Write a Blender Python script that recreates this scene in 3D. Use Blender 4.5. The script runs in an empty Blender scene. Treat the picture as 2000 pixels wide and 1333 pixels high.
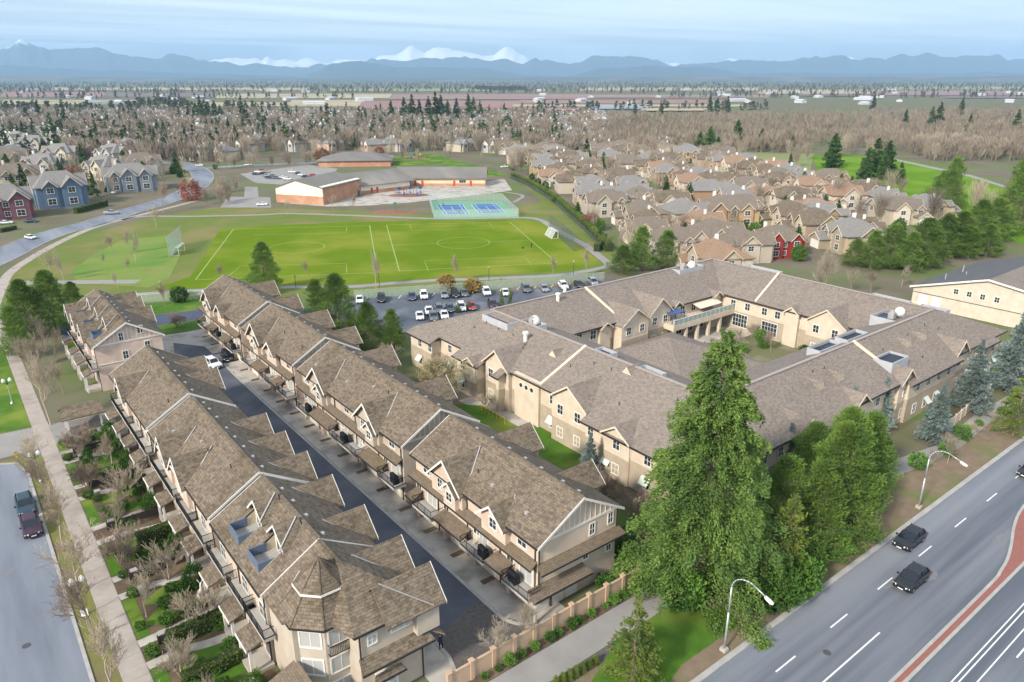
import bpy, bmesh, math, random
import numpy as np
from mathutils import Vector, Matrix
R = math.radians
SC = bpy.context.scene
COL = SC.collection

# ---------------------------------------------------------------- camera, sky, sun, exposure
# World X runs across the terraces (towards the main road side), Y along the terraces, Z up, metres.
HEAD = R(37.9); FPX = 1430.0; CAMZ = 50.0
PITCH = math.atan(516 / FPX)
cam_d = bpy.data.cameras.new('camera'); cam = bpy.data.objects.new('camera', cam_d); COL.objects.link(cam)
cam_d.sensor_width = 36.0; cam_d.lens = FPX / 2000 * 36
cam_d.clip_start = 1.0; cam_d.clip_end = 90000.0
cam.location = (0, 0, CAMZ); cam.rotation_euler = (R(90) - PITCH, 0, -HEAD)
SC.camera = cam

SUN_EL, SUN_AZ = R(33), R(-140)        # azimuth measured from the view heading, negative = to the left / behind
world = bpy.data.worlds.new('World'); SC.world = world; world.use_nodes = True
def build_world():
    nt = world.node_tree; nt.nodes.clear(); N = nt.nodes.new; L = nt.links.new
    out = N('ShaderNodeOutputWorld'); bg = N('ShaderNodeBackground'); L(bg.outputs[0], out.inputs[0])
    sky = N('ShaderNodeTexSky'); sky.sky_type = 'NISHITA'; sky.sun_disc = False
    sky.sun_elevation = SUN_EL; sky.sun_rotation = SUN_ROT; sky.altitude = 50
    sky.air_density = 1.0; sky.dust_density = 1.6; sky.ozone_density = 1.5
    # high thin streaky cloud over the whole sky
    tc = N('ShaderNodeTexCoord'); sep = N('ShaderNodeSeparateXYZ'); L(tc.outputs['Generated'], sep.inputs[0])
    zz = N('ShaderNodeMath'); zz.operation = 'MAXIMUM'; zz.inputs[1].default_value = 0.035; L(sep.outputs[2], zz.inputs[0])
    dx = N('ShaderNodeMath'); dx.operation = 'DIVIDE'; L(sep.outputs[0], dx.inputs[0]); L(zz.outputs[0], dx.inputs[1])
    dy = N('ShaderNodeMath'); dy.operation = 'DIVIDE'; L(sep.outputs[1], dy.inputs[0]); L(zz.outputs[0], dy.inputs[1])
    cmb = N('ShaderNodeCombineXYZ'); L(dx.outputs[0], cmb.inputs[0]); L(dy.outputs[0], cmb.inputs[1])
    mp = N('ShaderNodeMapping'); mp.inputs['Rotation'].default_value = (0, 0, R(20)); mp.inputs['Scale'].default_value = (0.10, 0.32, 1)
    L(cmb.outputs[0], mp.inputs[0])
    nz = N('ShaderNodeTexNoise'); nz.inputs['Scale'].default_value = 1.0; nz.inputs['Detail'].default_value = 5; nz.inputs['Roughness'].default_value = .5
    nz.inputs['Distortion'].default_value = .4
    L(mp.outputs[0], nz.inputs[0])
    rp = N('ShaderNodeMapRange'); rp.inputs[1].default_value = .36; rp.inputs[2].default_value = .66; rp.inputs[3].default_value = .34; rp.inputs[4].default_value = .95
    L(nz.outputs[0], rp.inputs[0])
    mix = N('ShaderNodeMix'); mix.data_type = 'RGBA'; L(rp.outputs[0], mix.inputs[0]); L(sky.outputs[0], mix.inputs[6])
    mix.inputs[7].default_value = CLOUD_COL
    L(mix.outputs[2], bg.inputs[0]); bg.inputs[1].default_value = SKY_STRENGTH
SUN_ROT = HEAD + SUN_AZ
SKY_STRENGTH = 0.115
CLOUD_COL = (8.0, 8.8, 9.8, 1)
build_world()
sd = bpy.data.lights.new('sun', 'SUN'); sun = bpy.data.objects.new('sun', sd); COL.objects.link(sun)
sd.energy = 4.0; sd.angle = R(7); sd.color = (1.0, .93, .82)
_az = HEAD + SUN_AZ
_sd = Vector((math.sin(_az) * math.cos(SUN_EL), math.cos(_az) * math.cos(SUN_EL), math.sin(SUN_EL)))
sun.rotation_euler = _sd.to_track_quat('Z', 'Y').to_euler(); sun.location = (0, 0, 200)
SC.view_settings.view_transform = 'Standard'; SC.view_settings.look = 'None'
SC.view_settings.exposure = 0.52; SC.view_settings.gamma = 1.0
SC.cycles.use_denoising = True; SC.cycles.use_adaptive_sampling = True; SC.cycles.adaptive_threshold = .03; SC.cycles.use_light_tree = False
SC.cycles.max_bounces = 5; SC.cycles.diffuse_bounces = 2; SC.cycles.glossy_bounces = 2; SC.cycles.transparent_max_bounces = 6
SC.cycles.volume_bounces = 0; SC.cycles.caustics_reflective = False; SC.cycles.caustics_refractive = False

# ---------------------------------------------------------------- survey: a point seen at photo pixel (px,py), standing at height z
CA, SA = math.cos(HEAD), math.sin(HEAD)
def g(px, py, z=0.0):
    a = (px - 1000) / FPX; b = -(py - 666.5) / FPX
    dy = math.cos(PITCH) + b * math.sin(PITCH); dz = -math.sin(PITCH) + b * math.cos(PITCH)
    t = (z - CAMZ) / dz; X = a * t; Y = dy * t
    return (X * CA + Y * SA, -X * SA + Y * CA)
def height_at(u, v, py):
    """height of a thing standing at (u,v) whose top is seen on photo row py"""
    Y = u * SA + v * CA; b = -(py - 666.5) / FPX
    dy = math.cos(PITCH) + b * math.sin(PITCH); dz = -math.sin(PITCH) + b * math.cos(PITCH)
    return CAMZ + Y / dy * dz
def vw(x, y): return Vector((x * CA + y * SA, -x * SA + y * CA))    # (right, ahead) of the camera -> world

# ---------------------------------------------------------------- materials
MATS = {}
def principled(name):
    m = bpy.data.materials.new(name); m.use_nodes = True
    nt = m.node_tree; b = nt.nodes['Principled BSDF']
    return m, nt, b
def coords(nt, kind):
    if kind == 'uv':
        n = nt.nodes.new('ShaderNodeTexCoord'); return n.outputs['UV']
    if kind == 'obj':
        n = nt.nodes.new('ShaderNodeTexCoord'); return n.outputs['Object']
    n = nt.nodes.new('ShaderNodeNewGeometry'); return n.outputs['Position']
def mat(name, c1, c2=None, scale=1.0, rough=.85, bump=0.0, bscale=None, space='pos', detail=4, metal=0, contrast=.5, c3=None, s3=.1, spec=.3, stretch=None, rnd=0.0):
    """two (or three) colours mixed by noise, optional bump; colours are linear"""
    if name in MATS: return MATS[name]
    m, nt, b = principled(name); N = nt.nodes.new; L = nt.links.new
    b.inputs['Roughness'].default_value = rough; b.inputs['Metallic'].default_value = metal
    b.inputs['Specular IOR Level'].default_value = spec
    b.inputs['Base Color'].default_value = (*c1, 1)
    co = coords(nt, space)
    if stretch:
        mp = N('ShaderNodeMapping'); mp.inputs['Scale'].default_value = stretch; L(co, mp.inputs[0]); co = mp.outputs[0]
    col = None
    if c2:
        nz = N('ShaderNodeTexNoise'); nz.inputs['Scale'].default_value = scale; nz.inputs['Detail'].default_value = detail; nz.inputs['Roughness'].default_value = .6
        L(co, nz.inputs[0])
        mr = N('ShaderNodeMapRange'); mr.inputs[1].default_value = .5 - contrast * .5; mr.inputs[2].default_value = .5 + contrast * .5; L(nz.outputs[0], mr.inputs[0])
        mx = N('ShaderNodeMix'); mx.data_type = 'RGBA'; L(mr.outputs[0], mx.inputs[0]); mx.inputs[6].default_value = (*c1, 1); mx.inputs[7].default_value = (*c2, 1)
        col = mx.outputs[2]
        if c3:
            n3 = N('ShaderNodeTexNoise'); n3.inputs['Scale'].default_value = s3; n3.inputs['Detail'].default_value = 3; L(co, n3.inputs[0])
            r3 = N('ShaderNodeMapRange'); r3.inputs[1].default_value = .48; r3.inputs[2].default_value = .66; L(n3.outputs[0], r3.inputs[0])
            m3 = N('ShaderNodeMix'); m3.data_type = 'RGBA'; L(r3.outputs[0], m3.inputs[0]); L(col, m3.inputs[6]); m3.inputs[7].default_value = (*c3, 1)
            col = m3.outputs[2]
    if rnd:
        oi = N('ShaderNodeObjectInfo'); hs = N('ShaderNodeHueSaturation')
        mr = N('ShaderNodeMapRange'); mr.inputs[3].default_value = 1 - rnd; mr.inputs[4].default_value = 1 + rnd; L(oi.outputs['Random'], mr.inputs[0]); L(mr.outputs[0], hs.inputs['Value'])
        mh = N('ShaderNodeMapRange'); mh.inputs[3].default_value = .5 - rnd * .06; mh.inputs[4].default_value = .5 + rnd * .06
        ml = N('ShaderNodeMath'); ml.operation = 'MULTIPLY'; ml.inputs[1].default_value = 7.31; L(oi.outputs['Random'], ml.inputs[0])
        fr = N('ShaderNodeMath'); fr.operation = 'FRACT'; L(ml.outputs[0], fr.inputs[0]); L(fr.outputs[0], mh.inputs[0]); L(mh.outputs[0], hs.inputs['Hue'])
        if col: L(col, hs.inputs['Color'])
        else: hs.inputs['Color'].default_value = (*c1, 1)
        col = hs.outputs[0]
    if col: L(col, b.inputs['Base Color'])
    if bump:
        n2 = N('ShaderNodeTexNoise'); n2.inputs['Scale'].default_value = bscale or scale * 6; n2.inputs['Detail'].default_value = 4; L(co, n2.inputs[0])
        bp = N('ShaderNodeBump'); bp.inputs['Strength'].default_value = bump; bp.inputs['Distance'].default_value = .05; L(n2.outputs[0], bp.inputs['Height']); L(bp.outputs[0], b.inputs['Normal'])
    MATS[name] = m; return m

def shingle(name, c1, c2, c3, w=.42, h=.22, moss=(.10, .085, .03), moss_amt=.35, mortar=.35):
    """coursed shingles in metres on the face's own (along eave, up slope) coordinates"""
    if name in MATS: return MATS[name]
    m, nt, b = principled(name); N = nt.nodes.new; L = nt.links.new
    co = coords(nt, 'uv')
    br = N('ShaderNodeTexBrick'); L(co, br.inputs[0]); br.inputs['Scale'].default_value = 1
    br.inputs['Brick Width'].default_value = w; br.inputs['Row Height'].default_value = h; br.inputs['Mortar Size'].default_value = .018
    br.inputs['Mortar Smooth'].default_value = .3; br.inputs['Bias'].default_value = 0
    br.inputs['Color1'].default_value = (*c1, 1); br.inputs['Color2'].default_value = (*c2, 1); br.inputs['Mortar'].default_value = (*[x * mortar for x in c1], 1)
    br.offset = .5
    nz = N('ShaderNodeTexNoise'); nz.inputs['Scale'].default_value = 2.2; nz.inputs['Detail'].default_value = 6; nz.inputs['Roughness'].default_value = .75; L(co, nz.inputs[0])
    mr = N('ShaderNodeMapRange'); mr.inputs[1].default_value = .38; mr.inputs[2].default_value = .66; L(nz.outputs[0], mr.inputs[0])
    mx = N('ShaderNodeMix'); mx.data_type = 'RGBA'; mx.inputs[0].default_value = .5; L(mr.outputs[0], mx.inputs[0]); L(br.outputs[0], mx.inputs[6]); mx.inputs[7].default_value = (*c3, 1)
    m2 = N('ShaderNodeMix'); m2.data_type = 'RGBA'; m2.inputs[0].default_value = .55; L(br.outputs[0], m2.inputs[6]); L(mx.outputs[2], m2.inputs[7])
    # weathering / moss in big soft patches
    n3 = N('ShaderNodeTexNoise'); n3.inputs['Scale'].default_value = .22; n3.inputs['Detail'].default_value = 5; n3.inputs['Roughness'].default_value = .65; L(coords(nt, 'pos'), n3.inputs[0])
    r3 = N('ShaderNodeMapRange'); r3.inputs[1].default_value = .52; r3.inputs[2].default_value = .78; r3.inputs[4].default_value = moss_amt; L(n3.outputs[0], r3.inputs[0])
    m3 = N('ShaderNodeMix'); m3.data_type = 'RGBA'; L(r3.outputs[0], m3.inputs[0]); L(m2.outputs[2], m3.inputs[6]); m3.inputs[7].default_value = (*moss, 1)
    L(m3.outputs[2], b.inputs['Base Color']); b.inputs['Roughness'].default_value = .9; b.inputs['Specular IOR Level'].default_value = .2
    bp = N('ShaderNodeBump'); bp.inputs['Strength'].default_value = .7; bp.inputs['Distance'].default_value = .04; L(br.outputs['Fac'], bp.inputs['Height']); bp.invert = True
    L(bp.outputs[0], b.inputs['Normal'])
    MATS[name] = m; return m
def siding(name, c, pitch=.18, vertical=False, dirt=.12):
    """lap siding: horizontal board shadow lines as bump"""
    if name in MATS: return MATS[name]
    m, nt, b = principled(name); N = nt.nodes.new; L = nt.links.new
    co = coords(nt, 'uv'); sp = N('ShaderNodeSeparateXYZ'); L(co, sp.inputs[0])
    dv = N('ShaderNodeMath'); dv.operation = 'DIVIDE'; dv.inputs[1].default_value = pitch; L(sp.outputs[0 if vertical else 1], dv.inputs[0])
    fr = N('ShaderNodeMath'); fr.operation = 'FRACT'; L(dv.outputs[0], fr.inputs[0])
    bp = N('ShaderNodeBump'); bp.inputs['Strength'].default_value = .55; bp.inputs['Distance'].default_value = .03; bp.invert = True; L(fr.outputs[0], bp.inputs['Height']); L(bp.outputs[0], b.inputs['Normal'])
    nz = N('ShaderNodeTexNoise'); nz.inputs['Scale'].default_value = .7; nz.inputs['Detail'].default_value = 5; L(coords(nt, 'pos'), nz.inputs[0])
    mr = N('ShaderNodeMapRange'); mr.inputs[1].default_value = .35; mr.inputs[2].default_value = .7; mr.inputs[3].default_value = 1.05; mr.inputs[4].default_value = 1 - dirt; L(nz.outputs[0], mr.inputs[0])
    mx = N('ShaderNodeMix'); mx.data_type = 'RGBA'; mx.blend_type = 'MULTIPLY'; mx.inputs[0].default_value = 1; mx.inputs[6].default_value = (*c, 1); L(mr.outputs[0], mx.inputs[7]); L(mx.outputs[2], b.inputs['Base Color'])
    b.inputs['Roughness'].default_value = .75; b.inputs['Specular IOR Level'].default_value = .25
    MATS[name] = m; return m
def glass_mat(name, c=(.03, .04, .05), rough=.06):
    if name in MATS: return MATS[name]
    m, nt, b = principled(name)
    b.inputs['Base Color'].default_value = (*c, 1); b.inputs['Roughness'].default_value = rough; b.inputs['Specular IOR Level'].default_value = .6
    MATS[name] = m; return m
def paint(name, c, rough=.35, coat=.3, metal=0.0):
    if name in MATS: return MATS[name]
    m, nt, b = principled(name)
    b.inputs['Base Color'].default_value = (*c, 1); b.inputs['Roughness'].default_value = rough; b.inputs['Coat Weight'].default_value = coat; b.inputs['Coat Roughness'].default_value = .08; b.inputs['Metallic'].default_value = metal
    MATS[name] = m; return m

# ---------------------------------------------------------------- mesh building
class MB:
    def __init__(s): s.v = []; s.f = []; s.mi = []; s.cur = 0
    def mat(s, i): s.cur = i; return s
    def face(s, pts):
        n = len(s.v); s.v += [tuple(p) for p in pts]; s.f.append(tuple(range(n, n + len(pts)))); s.mi.append(s.cur)
    def poly_idx(s, idx): s.f.append(tuple(idx)); s.mi.append(s.cur)
    def box(s, x0, x1, y0, y1, z0, z1):
        n = len(s.v)
        s.v += [(x0, y0, z0), (x1, y0, z0), (x1, y1, z0), (x0, y1, z0), (x0, y0, z1), (x1, y0, z1), (x1, y1, z1), (x0, y1, z1)]
        for q in ((3, 2, 1, 0), (4, 5, 6, 7), (0, 1, 5, 4), (1, 2, 6, 5), (2, 3, 7, 6), (3, 0, 4, 7)): s.poly_idx([n + i for i in q])
        return s
    def extr(s, pts, vec):
        """solid from a planar polygon pushed along vec"""
        vec = Vector(vec); a = [Vector(p) for p in pts]; k = len(a); n = len(s.v)
        nr = Vector((0, 0, 0))
        for i in range(k): nr += a[i].cross(a[(i + 1) % k])
        if nr.dot(vec) > 0: a.reverse()
        s.v += [tuple(p) for p in a] + [tuple(p + vec) for p in a]
        s.poly_idx(range(n, n + k)); s.poly_idx([n + k + i for i in range(k - 1, -1, -1)])
        for i in range(k):
            j = (i + 1) % k; s.poly_idx([n + j, n + i, n + k + i, n + k + j])
        return s
    def slab(s, pts, t=.18): return s.extr(pts, (0, 0, -t))
    def bar(s, p, q, w, h, up=(0, 0, 1)):
        """rectangular bar from p to q"""
        p = Vector(p); q = Vector(q); d = (q - p)
        x = d.cross(Vector(up))
        if x.length < 1e-6: x = Vector((1, 0, 0))
        x.normalize(); y = x.cross(d).normalized()
        c = [x * (w / 2) + y * (h / 2), x * (-w / 2) + y * (h / 2), x * (-w / 2) - y * (h / 2), x * (w / 2) - y * (h / 2)]
        return s.extr([p + k for k in c], d)
    def tube(s, p, q, r0, r1=None, n=6, cap=True):
        r1 = r0 if r1 is None else r1
        p = Vector(p); q = Vector(q); d = (q - p).normalized(); x = d.orthogonal().normalized(); y = d.cross(x); b = len(s.v)
        for c, r in ((p, r0), (q, r1)):
            for i in range(n):
                a = 2 * math.pi * i / n; s.v.append(tuple(c + x * (r * math.cos(a)) + y * (r * math.sin(a))))
        for i in range(n):
            j = (i + 1) % n; s.poly_idx([b + i, b + j, b + n + j, b + n + i])
        if cap: s.poly_idx([b + n + i for i in range(n)]); s.poly_idx([b + i for i in range(n - 1, -1, -1)])
        return s
    def path_tube(s, pts, r, n=6):
        for i in range(len(pts) - 1):
            rr = r if not isinstance(r, (list, tuple)) else r[i]; r2 = r if not isinstance(r, (list, tuple)) else r[i + 1]
            s.tube(pts[i], pts[i + 1], rr, r2, n)
        return s
    def lathe(s, prof, n=12, c=(0, 0, 0)):
        b = len(s.v); k = len(prof)
        for r, z in prof:
            for i in range(n):
                a = 2 * math.pi * i / n; s.v.append((c[0] + r * math.cos(a), c[1] + r * math.sin(a), c[2] + z))
        for j in range(k - 1):
            for i in range(n):
                i2 = (i + 1) % n; s.poly_idx([b + j * n + i, b + j * n + i2, b + (j + 1) * n + i2, b + (j + 1) * n + i])
        s.poly_idx([b + (k - 1) * n + i for i in range(n)]); s.poly_idx([b + i for i in range(n - 1, -1, -1)])
        return s
    def mesh(s, name, mats, smooth=False, uv=True):
        me = bpy.data.meshes.new(name); me.from_pydata(s.v, [], s.f)
        for m in (mats if isinstance(mats, (list, tuple)) else [mats]): me.materials.append(m)
        if any(s.mi): me.polygons.foreach_set('material_index', s.mi)
        if smooth: me.polygons.foreach_set('use_smooth', [True] * len(s.f))
        if uv:
            ul = me.uv_layers.new(name='UVMap'); dat = []
            for f in s.f:
                a, b2, c = Vector(s.v[f[0]]), Vector(s.v[f[1]]), Vector(s.v[f[2]])
                n = (b2 - a).cross(c - a)
                if len(f) > 3 and n.length < 1e-9: n = (c - a).cross(Vector(s.v[f[3]]) - a)
                if n.length < 1e-9: n = Vector((0, 0, 1))
                n.normalize()
                t = Vector((0, 0, 1)).cross(n)
                if t.length < .05: t = Vector((1, 0, 0)); bt = Vector((0, 1, 0))
                else: t.normalize(); bt = n.cross(t)
                for i in f:
                    p = Vector(s.v[i]); dat += [p.dot(t), p.dot(bt)]
            ul.data.foreach_set('uv', dat)
        me.update(); return me
    def build(s, name, mats, parent=None, loc=(0, 0, 0), rz=0, smooth=False, uv=True):
        return obj(name, s.mesh(name, mats, smooth, uv), parent, loc, rz)
def obj(name, me, parent=None, loc=(0, 0, 0), rz=0):
    o = bpy.data.objects.new(name, me); COL.objects.link(o); o.location = loc; o.rotation_euler = (0, 0, rz)
    if parent is not None: o.parent = parent; KIDS.setdefault(parent.name, []).append(o)
    return o
KIDS = {}
def tag(o, label, cat, group=None, kind=None):
    if label: o['label'] = label
    if cat: o['category'] = cat
    if group: o['group'] = group
    if kind: o['kind'] = kind
    return o
def thing(name, label, cat, loc=(0, 0, 0), rz=0, group=None):
    o = bpy.data.objects.new(name, None); COL.objects.link(o); o.location = loc; o.rotation_euler = (0, 0, rz); o.empty_display_size = .5
    return tag(o, label, cat, group)
def struct(o): o['kind'] = 'structure'; return o
def copy_tree(o, parent=None):
    c = o.copy(); COL.objects.link(c); c.parent = parent
    for ch in KIDS.get(o.name, ()):
        k = copy_tree(ch, c); KIDS.setdefault(c.name, []).append(k)
    return c
def np_mesh(name, verts, faces_quads, mats, smooth=False, mi=None):
    """fast mesh from numpy: verts (n,3), faces (m,k)"""
    me = bpy.data.meshes.new(name); k = faces_quads.shape[1]; m = faces_quads.shape[0]
    me.vertices.add(len(verts)); me.vertices.foreach_set('co', verts.astype(np.float32).ravel())
    me.loops.add(m * k); me.loops.foreach_set('vertex_index', faces_quads.astype(np.int32).ravel())
    me.polygons.add(m); me.polygons.foreach_set('loop_start', np.arange(0, m * k, k, dtype=np.int32)); me.polygons.foreach_set('loop_total', np.full(m, k, dtype=np.int32))
    for x in (mats if isinstance(mats, (list, tuple)) else [mats]): me.materials.append(x)
    if mi is not None: me.polygons.foreach_set('material_index', mi.astype(np.int32))
    if smooth: me.polygons.foreach_set('use_smooth', np.ones(m, dtype=bool))
    me.update(calc_edges=True); return me
def flat(name, pts, z, m, label=None, parent=None):
    """ground sheet polygon"""
    mb = MB(); mb.face([(p[0], p[1], z) for p in pts]); o = mb.build(name, m, parent); 
    n = o.data.polygons[0].normal
    if n.z < 0: o.data.flip_normals()
    return struct(o) if parent is None else o
def ribbon(pts, w0, w1=None):
    """left/right offset polygons of a polyline -> list of quads outline"""
    w1 = w0 if w1 is None else w1
    P = [Vector(p[:2]) for p in pts]; Lp, Rp = [], []
    for i, p in enumerate(P):
        d = (P[min(i + 1, len(P) - 1)] - P[max(i - 1, 0)]).normalized(); n = Vector((-d.y, d.x))
        Lp.append(p + n * w0); Rp.append(p - n * w1)
    return Lp, Rp
def smooth_line(pts, n=6):
    """Catmull-Rom through the points"""
    P = [Vector(p[:2]) for p in pts]; out = []
    for i in range(len(P) - 1):
        p0 = P[max(i - 1, 0)]; p1 = P[i]; p2 = P[i + 1]; p3 = P[min(i + 2, len(P) - 1)]
        for k in range(n):
            t = k / n
            out.append(.5 * ((2 * p1) + (p2 - p0) * t + (2 * p0 - 5 * p1 + 4 * p2 - p3) * t * t + (3 * p1 - p0 - 3 * p2 + p3) * t ** 3))
    out.append(P[-1]); return out
def strip(name, pts, w, z, m, parent=None, w1=None):
    Lp, Rp = ribbon(pts, w, w1); mb = MB()
    for i in range(len(Lp) - 1):
        mb.face([(*Rp[i], z), (*Rp[i + 1], z), (*Lp[i + 1], z), (*Lp[i], z)])
    o = mb.build(name, m, parent); return struct(o) if parent is None else o
def kerb(name, pts, m, w=.15, h=.13, z0=0.0, parent=None):
    Lp, Rp = ribbon(pts, w / 2); mb = MB()
    for i in range(len(Lp) - 1):
        mb.extr([(*Rp[i], z0 + h), (*Rp[i + 1], z0 + h), (*Lp[i + 1], z0 + h), (*Lp[i], z0 + h)], (0, 0, -h - .05))
    o = mb.build(name, m, parent); return struct(o) if parent is None else o
# ---------------------------------------------------------------- palette
ROOF = shingle('roof_brown', (.205, .158, .112), (.085, .065, .046), (.285, .232, .172), w=.5, h=.27, moss=(.07, .054, .030), moss_amt=.85, mortar=.2)
ROOF_C = shingle('roof_care_home', (.255, .208, .172), (.155, .127, .106), (.33, .28, .235), w=.5, h=.3, moss=(.15, .122, .10), moss_amt=.5, mortar=.55)
ROOF_H = shingle('roof_house', (.215, .172, .135), (.145, .118, .095), (.27, .228, .185), w=.6, h=.3, moss=(.16, .13, .08), moss_amt=.5)
ROOF_T = shingle('roof_tan', (.31, .20, .132), (.25, .16, .108), (.35, .245, .175), w=.6, h=.3, moss=(.3, .2, .13), moss_amt=.3)
ROOF_G = shingle('roof_grey', (.24, .225, .21), (.19, .18, .17), (.30, .28, .26), w=.6, h=.3, moss=(.17, .15, .12), moss_amt=.4)
PENT = shingle('pent_roof_mossy', (.20, .155, .115), (.14, .11, .08), (.24, .185, .13), moss=(.15, .115, .04), moss_amt=.6)
CREAM = siding('siding_cream', (.56, .45, .355))
TAUPE = siding('siding_taupe', (.47, .40, .32))
CARE_W = siding('stucco_care_home', (.60, .50, .385), pitch=.6)
CARE_B = siding('brick_band_care_home', (.40, .33, .245), pitch=.3)
WHITE = mat('white_trim', (.78, .75, .69), (.66, .63, .57), .8, rough=.6)
GUTTER = mat('dark_gutter', (.03, .028, .026), rough=.5)
FLASH = mat('lead_flashing', (.40, .39, .37), (.32, .31, .30), .8, rough=.6)
MEMB = mat('flat_roof_membrane', (.016, .020, .032), (.03, .036, .055), .6, rough=.5, c3=(.05, .065, .10), s3=.25)
PANE = glass_mat('window_pane'); PANE_B = glass_mat('window_blind', (.42, .42, .40), .25)
ASPH = mat('asphalt_lane', (.062, .071, .092), (.095, .105, .128), .35, bump=.15, bscale=25, c3=(.125, .133, .152), s3=.12)
ROADM = mat('asphalt_road', (.135, .152, .185), (.20, .218, .255), .35, bump=.12, bscale=20, c3=(.235, .25, .28), s3=.12, stretch=(1, .12, 1), contrast=.3)
HWYM = mat('asphalt_highway', (.10, .112, .135), (.17, .182, .207), .42, bump=.12, bscale=20, c3=(.205, .217, .24), s3=.2, stretch=(.045, 1, 1), contrast=.28)
CONC = mat('concrete', (.47, .43, .375), (.37, .335, .29), .5, bump=.1, bscale=12, c3=(.24, .215, .185), s3=.25)
SIDEW = mat('sidewalk_concrete', (.40, .345, .295), (.33, .285, .245), .9, bump=.1, bscale=12, c3=(.28, .245, .21), s3=.3)
KERB = mat('kerb_concrete', (.42, .40, .37), (.30, .29, .27), .7)
PATHM = mat('path_asphalt', (.30, .285, .265), (.23, .215, .20), .3, bump=.1, bscale=20)
GRASS = mat('lawn_grass', (.085, .175, .020), (.05, .115, .013), .6, rough=.95, bump=.4, bscale=8, c3=(.17, .22, .035), s3=.12, spec=.1)
FIELD = mat('field_grass', (.135, .20, .015), (.098, .158, .011), .09, rough=1, bump=.3, bscale=5, c3=(.20, .225, .034), s3=.035, spec=0, detail=6)
ROUGHG = mat('rough_grass', (.105, .165, .026), (.16, .165, .05), .12, rough=.95, bump=.4, bscale=4, c3=(.20, .175, .07), s3=.05, spec=.1, detail=6)
SOIL = mat('soil_mulch', (.085, .06, .04), (.15, .105, .07), .8, rough=.95, bump=.5, bscale=6, c3=(.19, .14, .09), s3=.2, spec=.1)
BARK = mat('verge_mulch', (.17, .12, .08), (.23, .18, .125), .7, rough=.95, bump=.5, bscale=6, c3=(.13, .155, .05), s3=.16, spec=.1)
GROUND = mat('ground', (.125, .112, .072), (.175, .15, .108), .05, rough=.95, c3=(.11, .155, .045), s3=.02, spec=.1, detail=8, contrast=.3)
BRICKR = mat('red_brick_paving', (.30, .12, .095), (.23, .095, .078), 3, bump=.2, bscale=14)
PAVER = shingle('paver_setts', (.14, .125, .115), (.10, .09, .085), (.18, .16, .145), w=.3, h=.18, moss=(.11, .11, .06), moss_amt=.2)
LINE = mat('road_paint_white', (.74, .74, .72), (.62, .62, .60), 2)

# ---------------------------------------------------------------- ground, streets, park
E_ = 48000
flat('ground', [(-E_, -9000), (E_, -9000), (E_, E_ + 9000), (-E_, E_ + 9000)], 0, GROUND)
# left street, kerb, verge, sidewalk (slabs)
flat('street', [(-14, 20), (1.75, 20), (1.75, 108), (.6, 112), (-3, 114.3), (-14, 114.6)], .012, ROADM)
kerb('street_kerb', [(1.85, 20), (1.85, 108), (.9, 112), (-2.8, 114.3), (-14, 114.6)], KERB, w=.32)
flat('verge_lawn', [(2.0, 20), (4, 20), (4, 113), (-2.5, 114.6), (1.2, 111.8), (2, 108)], .02, mat('verge_grass', (.19, .17, .05), (.12, .15, .03), .5, rough=.95, bump=.5, bscale=6, c3=(.16, .115, .07), s3=.25))
flat('entry_drive', [(-14, 114.7), (14.5, 115.3), (14.5, 122.2), (7, 123.2), (-1, 124), (-14, 127)], .014, PATHM)
flat('corner_lawn', [(-14, 127.4), (-1, 124.4), (3.9, 123.9), (3.9, 166), (-14, 166)], .016, GRASS)
flat('street_far_side', [(-14, 128), (-.8, 131), (-1.5, 138), (-4, 146), (-14, 150)], .022, ROADM)
sw = struct(flat('sidewalk', [(3.95, 20), (6.1, 20), (6.1, 166), (3.95, 166)], .024, SIDEW))
for k in range(81):
    v0 = 38 + k * 1.6
    if 114 < v0 + .8 < 124: continue
    mb = MB(); a = .012
    mb.box(4.0, 6.05, v0 + a, v0 + 1.6 - a, .024, .05 + .004 * (k * 37 % 5 - 2) / 2)
    mb.build('slab', SIDEW, sw)
swl = smooth_line([(5.0, 166), g(-2, 650), g(-14, 610), g(0, 568), g(18, 535), g(60, 505), g(120, 472), g(180, 446), g(240, 429), g(300, 414), g(390, 391)], 6)
strip('park_sidewalk', swl, 1.3, .03, SIDEW)
# park
flat('park_rough', [g(*p) for p in [(-60, 590), (20, 525), (140, 468), (300, 424), (420, 406), (700, 412), (840, 420), (1060, 395), (1010, 350), (1040, 345), (1130, 420), (1205, 500), (1190, 530), (1100, 545), (700, 575), (560, 580), (270, 592), (150, 600)]], .012, ROUGHG)
flat('playing_field', [g(*p) for p in [(430, 447), (520, 441), (700, 434), (850, 431), (1020, 429), (1060, 437), (1120, 478), (1165, 505), (1168, 518), (1100, 530), (950, 537), (800, 547), (680, 555), (560, 556), (420, 563), (300, 566), (372, 540), (400, 500)]], .02, FIELD)
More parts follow.
